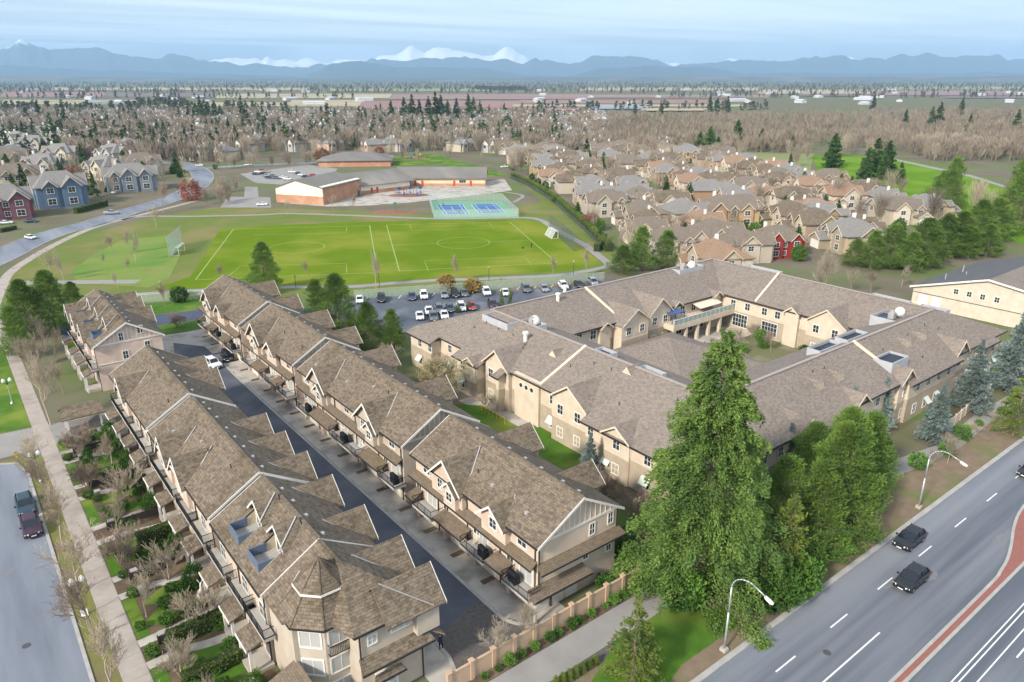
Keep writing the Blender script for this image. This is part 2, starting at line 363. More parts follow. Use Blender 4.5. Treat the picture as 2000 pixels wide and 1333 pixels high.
# mown slope edge, darker fresh grass strips along the field
flat('slope_grass', [g(*p) for p in [(180, 500), (235, 470), (330, 460), (360, 480), (330, 545), (290, 562), (150, 552), (140, 530)]], .016, mat('slope_grass', (.12, .22, .025), (.20, .21, .05), .08, rough=.95, bump=.4, bscale=4, c3=(.085, .19, .018), s3=.05))
def pl(name, pts, w, z, m, n=5): return strip(name, smooth_line([g(*p) for p in pts], n), w, z, m)
pl('park_path', [(264, 575.5), (396, 567), (555, 561.6), (611, 561), (692, 560), (770, 553.5), (860, 547.5), (950, 545), (1089, 538), (1144, 530), (1180, 523), (1189, 517), (1172, 502), (1144, 480), (1116, 465), (1075, 442), (1055, 430), (1019, 425.5), (920, 427.5), (830, 427), (680, 421), (560, 417.5), (510, 420), (375, 423), (282, 423), (240, 430)], 1.3, .03, PATHM)
pl('park_spur_path', [(20, 553), (138, 552), (200, 551), (270, 550.5)], 1.9, .026, PATHM)
pl('school_footpath', [(1002, 396), (1013, 390), (1018, 381), (960, 372)], .8, .026, PATHM)
# pitch markings
LN = mat('pitch_line', (.33, .41, .17), (.21, .29, .07), .3)
mk = struct(flat('pitch_markings', [g(905, 474.5), g(905.6, 474.5), g(905.6, 474.9), g(905, 474.9)], .032, LN))
def mark(pts, w=.13):
    P = [g(*p) for p in pts]; mb = MB(); Lp, Rp = ribbon(P, w)
    for i in range(len(P) - 1): mb.face([(*Rp[i], .034), (*Rp[i + 1], .034), (*Lp[i + 1], .034), (*Lp[i], .034)])
    mb.build('line', LN, mk)
mark([(755, 440), (995, 434)]); mark([(995, 434), (1088, 514)]); mark([(1088, 514), (780, 530)]); mark([(780, 530), (755, 440)], .15)
mark([(456, 448), (722, 441.5)]); mark([(722, 441.5), (738, 533)], .15); mark([(738, 533), (382, 547)]); mark([(382, 547), (456, 448)], .15)
mark([(800, 440), (805, 451), (965, 446), (955, 436)], .1); mark([(836, 529), (829, 510), (1024, 502), (1038, 518)], .1)
mark([(501, 457), (497, 460), (677, 455), (677, 445)], .1); mark([(440, 545), (470, 520), (677, 515), (677, 533)], .1)
mark([(766, 479), (1033, 470)], .09)
for cpx, cpy, rad in ((905, 474.6, 8.4), (580, 484, 8.4)):
    c = Vector(g(cpx, cpy)); mb = MB()
    for i in range(40):
        a0, a1 = 2 * math.pi * i / 40, 2 * math.pi * (i + 1) / 40
        q = lambda a, r: (c.x + r * math.cos(a), c.y + r * math.sin(a), .034)
        mb.face([q(a0, rad - .1), q(a0, rad + .1), q(a1, rad + .1), q(a1, rad - .1)])
    o = mb.build('centre_circle', LN, mk)
    if o.data.polygons[0].normal.z < 0: o.data.flip_normals()
# upper left road
rl = smooth_line([g(*p) for p in [(-60, 530), (0, 503), (60, 473), (120, 452), (180, 437), (255, 413), (330, 391), (375, 370), (396, 349), (385, 331), (345, 319), (300, 316)]], 6)
strip('upper_road', rl, 5.2, .03, ROADM)
kerb('upper_road_kerb', [p for p in ribbon(rl, 5.3)[1]], KERB, w=.3)
kerb('upper_road_far_kerb', [p for p in ribbon(rl, 5.3)[0]], KERB, w=.3)
pl('side_road', [(300, 316), (255, 304), (210, 283), (192, 265), (180, 245)], 5, .034, ROADM)
pl('school_road', [(385, 331), (440, 326), (520, 322), (620, 318)], 4, .034, ROADM)
# school grounds
flat('school_car_park', [g(*p) for p in [(468, 340), (600, 322), (660, 330), (640, 350), (560, 362), (500, 358)]], .03, PATHM)
flat('lower_car_park', [g(*p) for p in [(430, 406), (530, 406), (528, 386), (505, 385), (503, 365), (478, 365), (477, 385), (444, 385)]], .03, PATHM)
flat('school_yard', [g(*p) for p in [(560, 398), (640, 404), (720, 402), (800, 396), (870, 388), (960, 378), (1000, 372), (985, 350), (950, 355), (780, 362), (700, 385)]], .03, CONC)
flat('school_lawn', [g(*p) for p in [(735, 318), (790, 304), (850, 302), (960, 332), (1000, 345), (940, 345), (860, 322), (770, 326)]], .024, GRASS)
TENG = mat('court_green', (.16, .34, .22), (.13, .29, .19), 1); TENB = mat('court_blue', (.06, .15, .34), (.05, .125, .29), 1)
tc_ = struct(flat('tennis_pad', [g(*p) for p in [(839, 394.5), (980, 393), (1013, 425), (848, 427)]], .034, TENG))
COURTS = []
for q in ([(1175, 435), (1345, 433), (1390, 497), (1225, 499)], [(1400, 432), (1560, 428), (1625, 487), (1455, 492)]):
    P = [Vector(g(500 + x * .3, 270 + y * .3)) for x, y in q]; COURTS.append(P)
    mb = MB(); mb.face([(p.x, p.y, .04) for p in P]); o = mb.build('court_surface', TENB, tc_)
    if o.data.polygons[0].normal.z < 0: o.data.flip_normals()
    lp = lambda a, b: P[0].lerp(P[1], a).lerp(P[3].lerp(P[2], a), b)
    for a0, b0, a1, b1 in ((0, 0, 1, 0), (1, 0, 1, 1), (1, 1, 0, 1), (0, 1, 0, 0), (.13, 0, .13, 1), (.87, 0, .87, 1), (.13, .23, .87, .23), (.13, .77, .87, .77), (.5, .23, .5, .77)):
        p, q2 = lp(a0, b0), lp(a1, b1); n = (q2 - p).normalized(); n = Vector((-n.y, n.x)) * .09
        mb = MB(); mb.face([(*(p - n), .046), (*(q2 - n), .046), (*(q2 + n), .046), (*(p + n), .046)]); o = mb.build('court_line', LINE, tc_)
        if o.data.polygons[0].normal.z < 0: o.data.flip_normals()
# central lane, drives, pavers
flat('lane', [(28.3, 48.4), (35, 50.2), (35, 126), (36, 131), (38.4, 137), (38.4, 154.7), (30.6, 156), (28.3, 150)], .02, ASPH)
flat('far_lane', [(14, 166), (60, 160), (60, 168.5), (40, 169.8), (14, 177)], .022, mat('asphalt_blue', (.05, .065, .10), (.075, .09, .13), .3))
flat('lane_apron', [(28.3, 137), (31, 150), (38.3, 140), (38.4, 154.7), (30.6, 156), (28.3, 156)], .026, CONC)
flat('lane_lawn', [(27, 156.5), (44, 155), (52, 160), (14, 165.8), (14, 160)], .024, GRASS)
flat('field_edge_lawn', [(14, 177.3), (40, 170.2), (60, 169), (60, 172), (14, 190)], .018, GRASS)
flat('paver_lane', [(14, 30), (54, 30.2), (54, 43.8), (36, 43.8), (35, 46), (35, 50.1), (28.3, 48.3), (28.0, 45), (27, 43.2), (14, 42.4)], .008, PAVER)
flat('corner_apron', [(25.2, 42.6), (27, 43.1), (28.1, 45), (28.1, 56), (25.2, 56)], .018, CONC)
kerb('lane_kerb', smooth_line([(40.5, 43.9), (38, 44.0), (36.2, 44.7), (35.2, 46.3), (35.1, 48.5), (35.1, 60), (35.1, 126), (36.1, 131)], 4), KERB, w=.35, h=.07)
kerb('lane_kerb_left', smooth_line([(28.2, 150), (28.2, 60), (28.2, 48), (28.0, 45), (27.0, 43.2), (24, 42.6)], 4), KERB, w=.35, h=.07)
# highway, median, verge
flat('highway', [(-40, -6), (260, -6), (260, 29.55), (-40, 29.55)], .012, HWYM)
kerb('highway_kerb', [(-40, 29.8), (260, 29.8)], KERB, w=.55, h=.12)
md = [(10, 19.1), (72, 19.1), (82, 19.4), (87, 20.3), (92, 21.7), (97, 22.6), (106, 23.2), (260, 23.2)]
mdr = [(10, 18.4), (74, 18.4), (86, 18.6), (106, 18.6), (260, 18.6)]
mb = MB()
L1 = smooth_line(md[:-1], 5) + [Vector(md[-1])]; L2 = [Vector((p.x, 18.62)) for p in L1]
for i in range(len(L1) - 1): mb.face([(*L2[i], .13), (*L2[i + 1], .13), (*L1[i + 1], .13), (*L1[i], .13)])
struct(mb.build('median_paving', BRICKR)); kerb('median_kerb', [p + Vector((0, .15)) for p in L1], KERB, w=.3, h=.14)
kerb('median_kerb_far', [p - Vector((0, .15)) for p in L2], KERB, w=.3, h=.14)
rm = struct(flat('road_markings', [(60, 26.1), (60.02, 26.1), (60.02, 26.12), (60, 26.12)], .018, LINE))
def dash(u0, u1, v, w=.075):
    mb = MB(); mb.face([(u0, v - w, .018), (u1, v - w, .018), (u1, v + w, .018), (u0, v + w, .018)]); mb.build('dash', LINE, rm)
for k in range(-6, 20): dash(59.3 + 9.1 * k, 62.4 + 9.1 * k, 26.15)
dash(30, 62.4, 22.9)
for v in (16.0, 15.6): dash(20, 240, v, .06)
dash(20, 240, 14.6, .06)
for k in range(-4, 16): dash(60 + 9.1 * k, 63 + 9.1 * k, 13.6)
random.seed(9)
for k in range(7):
    u_, v_ = random.choice(((random.uniform(45, 110), random.uniform(20.5, 29)), (random.uniform(-4, 1), random.uniform(55, 105)))); mb = MB(); a_, b_ = random.uniform(.5, 2.2), random.uniform(.25, .6)
    mb.face([(u_ + a_ * math.cos(t_) * random.uniform(.7, 1.2), v_ + b_ * math.sin(t_) * random.uniform(.7, 1.2), .0165) for t_ in [2 * math.pi * i / 11 for i in range(11)]]); struct(mb.build('oil_stain', mat('oil_stain', (.15, .152, .16), (.20, .205, .215), 2)))
for u_, v_ in ((0.2, 92.5), (-2.2, 71), (56, 24.6), (31.5, 112), (31.8, 60)):
    mb = MB(); mb.lathe([(.38, .0), (.38, .026)], 14, (u_, v_, .0)); struct(mb.build('manhole_cover', mat('cast_iron', (.06, .06, .062), (.09, .09, .09), 6, rough=.5)))
flat('verge_mulch', [(-40, 30.1), (260, 30.1), (260, 36.4), (-40, 36.4)], .012, BARK)
flat('corner_grass', [g(*p) for p in [(1150, 1340), (1215, 1235), (1300, 1185), (1420, 1190), (1445, 1220), (1380, 1265), (1330, 1300), (1300, 1345)]], .022, GRASS)
pa = flat('footpath', [(10, 37.6), (70, 37.8), (88, 36.8), (105, 34.2), (120, 35), (140, 35), (140, 37.3), (121, 37.6), (106, 36.8), (90, 39.6), (70, 40.9), (10, 41.0)], .028, PATHM)
flat('wall_planting', [(20, 41.05), (58, 41.05), (58, 42.0), (20, 42.0)], .03, SOIL)
# gardens in front of the left terrace
flat('garden_soil', [(6.15, 40), (15, 40), (15, 114.6), (6.15, 114.6)], .014, SOIL)
flat('care_home_lawn', [(51.5, 62), (65, 62), (65, 88), (51.5, 95)], .02, GRASS)
flat('care_home_grounds', [(51, 42.3), (150, 42.3), (150, 62), (51, 62)], .016, mat('care_ground', (.10, .10, .045), (.13, .10, .06), .3, c3=(.09, .15, .03), s3=.1))
flat('care_courtyard', [(85, 62), (126, 62), (126, 90), (85, 90)], .02, mat('court_ground', (.12, .16, .05), (.16, .13, .08), .3, c3=(.3, .27, .23), s3=.1))
flat('terrace_paving', [(104, 82), (127, 82), (127, 97), (104, 97)], .03, CONC)
flat('care_walk', [(62.3, 78), (64.6, 78), (64.6, 92), (60.5, 92), (60.5, 90), (62.3, 88)], .03, CONC)
# care home car park
lot = flat('car_park', [g(*p) for p in [(688, 582), (800, 574), (1000, 568), (1110, 562), (1200, 545), (1230, 552), (1130, 582), (1010, 625), (920, 662), (820, 655), (760, 640), (690, 622), (640, 640), (560, 610), (640, 590)]], .02, mat('asphalt_lot', (.075, .085, .11), (.11, .12, .145), .25, c3=(.19, .20, .215), s3=.1))
for k in range(13):
    a, b = Vector(g(712 + k * 33, 588.5 - k * 2.4)), Vector(g(718 + k * 33, 581 - k * 2.2)); n = (b - a).normalized(); n = Vector((-n.y, n.x)) * .08
    mb = MB(); mb.face([(*(a - n), .03), (*(b - n), .03), (*(b + n), .03), (*(a + n), .03)]); o = mb.build('stall_line', LINE, lot)
    if o.data.polygons[0].normal.z < 0: o.data.flip_normals()
# golf course
flat('golf_fairway', [g(*p) for p in [(1585, 305), (1680, 305), (1770, 312), (1900, 345), (1945, 362), (2040, 400), (2060, 470), (1990, 475), (1880, 445), (1850, 400), (1700, 400), (1610, 370)]], .03, mat('fairway', (.125, .235, .022), (.095, .19, .018), .05, c3=(.165, .255, .034), s3=.03, spec=0))
flat('golf_path', [g(*p) for p in [(1750, 311), (1900, 343), (1990, 372), (1990, 376), (1898, 347), (1748, 314)]], .04, PATHM)
flat('golf_rough', [g(*p) for p in [(1330, 296), (1590, 300), (1580, 345), (1420, 318)]], .024, mat('golf_rough', (.15, .22, .05), (.23, .21, .10), .04))
# far farmland: fields laid out as real plots on the plain
PLZ = [.3]
def plot(nm, x0, x1, y0, y1, m, sk=0):
    PLZ[0] += .06; flat(nm, [g(x0 + sk, y0), g(x1 + sk, y0), g(x1, y1), g(x0, y1)], PLZ[0], m)
FR = mat('berry_field', (.25, .13, .125), (.30, .18, .16), .006, c3=(.24, .19, .14), s3=.003, stretch=(1, .15, 1))
FT = mat('stubble_field', (.36, .29, .17), (.42, .35, .23), .004, c3=(.29, .25, .15), s3=.003)
FG = mat('meadow_field', (.20, .23, .10), (.28, .27, .14), .004); FP = mat('ploughed_field', (.15, .11, .10), (.20, .15, .13), .005)
FW = mat('flooded_field', (.22, .25, .30), (.09, .10, .13), .01, rough=.3)
for a in ((690, 1010, 198, 212, FR), (1010, 1420, 196, 203, FR), (1000, 1450, 205, 209, FT), (560, 700, 196, 209, FT), (280, 560, 201, 209, FT), (0, 280, 196, 205, FT), (0, 200, 181, 190, FR), (200, 420, 183, 190, FP), (420, 760, 184, 193, FT), (760, 1150, 185, 195, FR), (1150, 1500, 186, 192, FR), (1480, 1720, 176, 184, FT), (1700, 2050, 178, 187, FR), (1720, 2000, 170, 176, FG), (1130, 1480, 172, 178, FT), (1850, 2050, 188, 193, FP),
          (100, 600, 172, 177, FT), (640, 960, 174, 179, FG), (1150, 1270, 209, 215, FW), (940, 1090, 219, 226, FW), (1100, 1230, 226, 233, FP), (860, 960, 214, 225, FR), (170, 260, 199, 203, FW), (1000, 1130, 212, 218, FR), (1560, 1700, 185, 189, FP), (1250, 1400, 214, 219, FT)):
    plot('farm_field', a[0], a[1], a[2], a[3], a[4], sk=(a[2] - a[3]) * -.8)
# ---------------------------------------------------------------- windows, doors (meshes shared between alike pieces)
_WM = {}
ROT = {'-u': -R(90), '+u': R(90), '-v': 0.0, '+v': R(180)}
def window(parent, x, y, z, face, w=1.1, h=1.2, nx=2, ny=2, blind=False, name='window', trim=.13, rz=None):
    """white framed window centred at x,y (on the wall plane), sill height z; faces '-u','+u','-v','+v' or angle rz"""
    key = (w, h, nx, ny, trim)
    if key not in _WM:
        f = MB(); t = trim
        f.box(-w / 2 - t, -w / 2, -.07, .02, -t, h + t); f.box(w / 2, w / 2 + t, -.07, .02, -t, h + t)
        f.box(-w / 2, w / 2, -.07, .02, h, h + t); f.box(-w / 2, w / 2, -.09, .02, -t, 0)
        for i in range(1, nx): f.box(-w / 2 + w * i / nx - .03, -w / 2 + w * i / nx + .03, -.05, .02, 0, h)
        for j in range(1, ny): f.box(-w / 2, w / 2, -.045, .02, h * j / ny - .025, h * j / ny + .025)
        p = MB(); p.box(-w / 2, w / 2, -.025, .01, 0, h)
        _WM[key] = (f.mesh('window', WHITE), p.mesh('pane', PANE), p.mesh('pane', PANE_B))
    fr, pa, pb = _WM[key]
    a = ROT[face] if rz is None else rz
    o = obj(name, fr, parent, (x, y, z), a); obj('pane', pb if blind else pa, o)
    return o

def gable_wall(mb, y0, y1, zb, ze, zr, x0, x1, xm):
    """pentagon wall solid between y0 and y1"""
    mb.extr([(x0, y0, zb), (x1, y0, zb), (x1, y0, ze), (xm, y0, zr), (x0, y0, ze)], (0, y1 - y0, 0))
def barge(root, xm, zr, x0, x1, ze, y, dy, name='bargeboard', w=.28, m=None):
    """two sloping white boards on a gable end, proud at y+dy"""
    for xe in (x0, x1):
        mb = MB(); d = .06 if dy < 0 else -.06
        mb.extr([(xm, y, zr + .02), (xe, y, ze + .02), (xe, y, ze - w), (xm, y, zr - w)], (0, dy, 0)); mb.build(name, m or WHITE, root)
def dormer(root, side, v, hw, zr, zf, uf, um_back, wall_m, wz=0, roofm=None, flash=True, truss=False, wb=6.0, winw=1.1, blind=False):
    """gabled dormer: ridge at height zr runs from the front (u=uf) back to u=um_back; feet at zf, half width hw; side -1 faces -u, +1 faces +u"""
    s = side; oh = .55
    sl = (zr - zf) / hw; fw = uf - s * oh * -1 if False else uf            # uf is the outer roof edge
    uw = uf - s * oh                                                        # wall plane
    d = MB(); hw2 = hw - .35; zf2 = zr - sl * hw2 - .12
    d.extr([(uw, v - hw2, wb), (uw, v + hw2, wb), (uw, v + hw2, zf2), (uw, v, zr - .14), (uw, v - hw2, zf2)], (-s * 2.2, 0, 0))
    do = d.build('dormer', wall_m, root)
    r = MB()
    for q in (-1, 1):
        r.slab([(uf, v, zr), (um_back, v, zr), (um_back, v + q * hw, zf), (uf, v + q * hw, zf)], .16)
    r.build('roof', roofm or ROOF, do)
    for q in (-1, 1):
        mb = MB(); mb.extr([(uf, v, zr + .03), (uf, v + q * hw, zf + .03), (uf, v + q * hw, zf - .24), (uf, v, zr - .27)], (s * .06, 0, 0)); mb.build('bargeboard', WHITE, do)
    if truss:
        mb = MB()
        mb.bar((uf - s * .1, v - hw * .55, zr - sl * hw * .55 - .1), (uf - s * .1, v + hw * .55, zr - sl * hw * .55 - .1), .14, .16); mb.bar((uf - s * .1, v, zr - .2), (uf - s * .1, v, zr - sl * hw * .55), .14, .14, up=(1, 0, 0))
        mb.build('gable_truss', WHITE, do)
    return do
def flashing(root, side, v, hw, zr, zf, u_low, u_top, q):
    mb = MB(); mb.bar((u_low, v + q * hw * .98, zf + .14), (u_top, v, zr + .07), .12, .05); mb.build('valley_flashing', FLASH, root)
def vent(root, x, y, z, slope_sgn, kind=0):
    mb = MB()
    if kind == 0: mb.box(x - .16, x + .16, y - .2, y + .2, z - .1, z + .17)
    else: mb.tube((x, y, z - .1), (x, y, z + .5), .06, .06, 6)
    mb.build('roof_vent', FLASH if kind == 0 else GUTTER, root)
BBQ = mat('bbq_cover', (.012, .013, .016), rough=.5)
RAILM = mat('black_rail', (.012, .013, .015), rough=.45)
_BM = {}
def balcony(root, s, uw, v0, v1, z, depth=1.75, rail_only=False):
    """projecting balcony with white edge and black baluster railing; s=-1 to -u"""
    uo = uw + s * depth
    mb = MB(); mb.box(min(uw, uo), max(uw, uo), v0, v1, z - .32, z); b = mb.build('balcony', mat('balcony_grey', (.46, .43, .39), (.38, .36, .33), 1.5), root)
    r = MB()
    for zz in (z + .1, z + 1.02):
        r.bar((uo, v0, zz), (uo, v1, zz), .06, .05); r.bar((uw, v0, zz), (uo, v0, zz), .06, .05); r.bar((uw, v1, zz), (uo, v1, zz), .06, .05)
    n = int((v1 - v0) / .16)
    for i in range(n + 1):
        y = v0 + (v1 - v0) * i / n; t = .05 if i % 9 == 0 else .022
        r.box(uo - t / 2, uo + t / 2, y - t / 2, y + t / 2, z, z + 1.02)
    for i in range(1, 10):
        x = uw + s * depth * i / 10
        for y in (v0, v1): r.box(x - .011, x + .011, y - .011, y + .011, z + .1, z + 1.02)
    r.build('railing', RAILM, b); return b
def pent(root, s, uw, v0, v1, zlow, zhigh, depth, hip0=True, hip1=True, m=None):
    """lean-to roof along a wall facing s*u"""
    uo = uw + s * depth; mb = MB(); e = .25
    mb.slab([(uw, v0, zhigh), (uw, v1, zhigh), (uo, v1 + e, zlow), (uo, v0 - e, zlow)], .16)
    o = mb.build('pent_roof', m or PENT, root)
    g_ = MB(); g_.box(min(uo, uo + s * .1), max(uo, uo + s * .1), v0 - e, v1 + e, zlow - .17, zlow - .03); g_.build('gutter', GUTTER, o)
    return o
def pipe(root, x, y, z0, z1):
    mb = MB(); mb.box(x - .05, x + .05, y - .05, y + .05, z0, z1); mb.build('downpipe', GUTTER, root)
GDOOR = siding('garage_door', (.70, .66, .58), pitch=.55)
ZE, ZR = 8.0, 11.4
def terrace(name, label, uL, uR, v0, v1, wall_m, front, near_gable=True, far_gable=True, rows_front=(), lane_side=-1, battens=True, zr=ZR, holes=()):
    """one terrace block: walls, ridge roof along v, gable trim; origin at its footprint corner"""
    um = (uL + uR) / 2
    root = thing(name, label, 'townhouse', (um, v0, 0), group='blocks of terraced townhouses along the lane')
    X = lambda u: u - um; Y = lambda v: v - v0
    w = MB(); hw = (uR - uL) / 2; sl = (zr - ZE) / (hw + .5)
    w.box(-hw, hw, .8, v1 - v0 - .8, 0, ZE + .1); gable_wall(w, .5, .8, 0, ZE + .12, zr - .2, -hw, hw, 0); gable_wall(w, v1 - v0 - .8, v1 - v0 - .5, 0, ZE + .12, zr - .2, -hw, hw, 0); w.build('wall', wall_m, root)
    r = MB(); zx = lambda x: zr - abs(x) * sl; Lv = v1 - v0; cuts = sorted(holes)
    r.slab([(0, 0, zr), (0, Lv, zr), (hw + .5, Lv, ZE), (hw + .5, 0, ZE)], .2)
    y = 0.0
    for ya, yb, xa, xb in cuts + [(Lv, Lv, 0, 0)]:
        if ya > y: r.slab([(0, y, zr), (0, ya, zr), (-hw - .5, ya, ZE), (-hw - .5, y, ZE)], .2)
        if yb > ya:
            r.slab([(-hw - .5, ya, ZE), (-hw - .5, yb, ZE), (xa, yb, zx(xa)), (xa, ya, zx(xa))], .2); r.slab([(xb, ya, zx(xb)), (xb, yb, zx(xb)), (0, yb, zr), (0, ya, zr)], .2)
        y = yb
    r.build('roof', ROOF, root)
    c = MB(); c.bar((0, 0.02, zr + .02), (0, v1 - v0 - .02, zr + .02), .34, .08); c.build('ridge_cap', ROOF, root)
    for s in (-1, 1):
        gt = MB(); x = s * (hw + .5); gt.box(min(x, x + s * .12), max(x, x + s * .12), .05, v1 - v0 - .05, ZE - .22, ZE - .06); gt.build('gutter', GUTTER, root)
    barge(root, 0, zr, -hw - .5, hw + .5, ZE, -.0, -.07); barge(root, 0, zr, -hw - .5, hw + .5, ZE, v1 - v0, .07)
    if near_gable:
        mb = MB(); mb.box(-hw, hw, .43, .52, ZE - .1, ZE + .14); mb.build('band_board', WHITE, root)
        if battens:
            n = 15
            for i in range(n):
                x = -hw + (2 * hw) * (i + .5) / n; zt = zr - .2 - abs(x) * (zr - ZE - .3) / hw
                if zt - ZE < .45: continue
                mb = MB(); mb.box(x - .045, x + .045, .45, .52, ZE + .14, zt); mb.build('batten', WHITE, root)
    random.seed(int(v0 * 7))
    for k in range(int((v1 - v0) / 3)):
        y = 1.5 + k * 3 + random.uniform(-.5, .5)
        vent(root, .8, y, zr - .8 * sl, 1, 0)
        if random.random() < .45: x = -random.uniform(1.5, 4); vent(root, x, y, zr + x * sl, -1, random.choice((0, 1, 1)))
    return root, X, Y, sl

def right_block(name, label, v0, v1, big, small, balcs, wall_m, rear):
    root, X, Y, sl = terrace(name, label, 38.3, 49.0, v0, v1, wall_m, -1)
    uw = X(38.3)
    for v in big:
        y = Y(v); dormer(root, -1, y, 3.4, 10.8, 7.75, X(37.2), X(43.2), wall_m, wb=5.6)
        flashing(root, -1, y, 3.4, 10.8, 7.75, X(37.9), X(42.4), -1)
        window(root, X(37.75), y + 1.3, 6.6, '-u', .9, 1.1)
        # smaller nested gable over the bay
        d = MB(); d.extr([(X(37.2), y - 2.5, 5.6), (X(37.2), y - .2, 5.6), (X(37.2), y - .2, 7.6), (X(37.2), y - 1.35, 8.5), (X(37.2), y - 2.5, 7.6)], (1.2, 0, 0)); b = d.build('bay', wall_m, root)
        r = MB()
        for q in (-1, 1): r.slab([(X(36.9), y - 1.35, 8.75), (X(39), y - 1.35, 8.75), (X(39), y - 1.35 + q * 1.6, 7.4), (X(36.9), y - 1.35 + q * 1.6, 7.4)], .12)
        r.build('roof', ROOF, b)
        for q in (-1, 1):
            mb = MB(); mb.extr([(X(36.9), y - 1.35, 8.78), (X(36.9), y - 1.35 + q * 1.6, 7.43), (X(36.9), y - 1.35 + q * 1.6, 7.2), (X(36.9), y - 1.35, 8.52)], (-.06, 0, 0)); mb.build('bargeboard', WHITE, b)
        window(root, X(37.2), y - 1.35, 6.4, '-u', 1.0, 1.0)
    for v in small:
        y = Y(v); dormer(root, -1, y, 2.4, 9.5, 7.6, X(37.1), X(40.9), wall_m, wb=5.6)
        flashing(root, -1, y, 2.4, 9.5, 7.6, X(37.9), X(40.5), -1)
        window(root, X(37.65), y, 6.7, '-u', 1.1, 1.1)
    for v, hw, zr_ in rear:
        y = Y(v); dormer(root, 1, y, hw, zr_, 7.7, X(51.6), X(44.5), wall_m, wb=0)
        flashing(root, 1, y, hw, zr_, 7.7, X(49.4), X(44.9), -1)
    pent(root, -1, uw, .6, v1 - v0 - .6, 5.55, 6.0, 1.05)
    n = max(2, round((v1 - v0) / 5.85)); L = v1 - v0
    for k in range(n):
        y = L * (k + .5) / n
        near = [v for v in big if abs(Y(v) - y) < 3.6] + [v for v in small if abs(Y(v) - y) < 2.6]
        if not near: window(root, uw, y, 6.5, '-u', 1.3, 1.1)
        window(root, uw, y + 1.9, 3.6, '-u', 1.0, 1.1)
        mb = MB(); mb.box(uw - .05, uw + .02, y - 1.6, y + 1.1, 0, 2.2); mb.build('garage_door', GDOOR, root)
        mb = MB(); mb.box(uw - .55, uw, y + 1.5, y + 1.9, 0, 3.0); mb.build('wall_fin', wall_m, root)
        pipe(root, uw - .1, L * k / n + .55 + (.3 if k == 0 else 0), 0, 7.8)
    prev = None
    for i, v in enumerate(sorted(balcs)):
        y = Y(v); balcony(root, -1, uw, y - 2.1, y + 2.1, 2.65)
        window(root, uw, y + .3, 2.7, '-u', 1.9, 2.0, 2, 1, True, name='balcony_door')
    edges = [.4] + [e for v in sorted(balcs) for e in (Y(v) - 2.2, Y(v) + 2.2)] + [L - .4]
    for a, b in zip(edges[::2], edges[1::2]):
        if b - a > .9: pent(root, -1, uw, a + .2, b - .2, 3.0, 3.7, 1.6)
    return root, X, Y
r1 = right_block('townhouse_block', 'beige townhouse block with battened gable end beside the tan garden wall', 44.6, 68.3, [60.3], [51.5], [64.0, 54.0, 46.6], CREAM, [(62.6, 2.6, 10.2), (51.8, 2.3, 9.8)])
r2 = right_block('townhouse_block', 'long taupe townhouse block, second from the tan wall on the right of the lane', 70.4, 102.0, [94.4, 79.0], [], [98.6, 87.0, 82.6, 72.6], TAUPE, [(97.3, 2.8, 10.2), (81.6, 2.8, 10.2)])
r3 = right_block('townhouse_block', 'beige townhouse block, third from the tan wall on the right of the lane', 104.1, 126.9, [120.1], [112.6], [123.6, 114.0, 106.6], CREAM, [(110, 2.6, 10.0), (121, 2.8, 10.2)])
r4 = right_block('townhouse_block', 'farthest townhouse block on the right side of the lane, next to the playing field', 129.0, 153.4, [146.3], [138.6], [149.5, 141.0, 132.4], CREAM, [(147, 2.8, 10.2), (135, 2.6, 10)])
# near gable end of the first block: windows, skirt roofs, garage
root, X, Y = r1
for u, z, h in ((45.4, 6.2, 1.25), (48.0, 6.5, 1.25), (44.6, 3.6, 1.2), (47.9, 3.2, 1.4)): window(root, X(u), .5, z, '-v', .62, h, 2, 2)
def pent_v(root, x0, x1, yw, zl, zh, depth, m=None):
    mb = MB(); mb.slab([(x0, yw, zh), (x1, yw, zh), (x1 + .3, yw - depth, zl), (x0 - .3, yw - depth, zl)], .16); o = mb.build('pent_roof', m or PENT, root)
    g_ = MB(); g_.box(x0 - .3, x1 + .3, yw - depth - .1, yw - depth, zl - .17, zl - .03); g_.build('gutter', GUTTER, o)
pent_v(root, X(38.2), X(49.2), .5, 5.2, 5.75, 1.0); pent_v(root, X(37.0), X(44.2), .5, 2.75, 3.35, 1.3)
for u in (38.9, 40.9, 42.7):
    mb = MB(); mb.box(X(u) - .8, X(u) + .8, .44, .5, .05, 2.3); mb.build('garage_door', GDOOR, root)
mb = MB(); mb.box(X(37.0), X(37.25), -.7, -.45, 0, 2.7); mb.build('porch_post', WHITE, root)
pipe(root, X(38.35), .42, 3.4, 7.9); pipe(root, X(48.9), .42, 0, 7.9); pipe(root, X(40), .42, 0, 2.8)
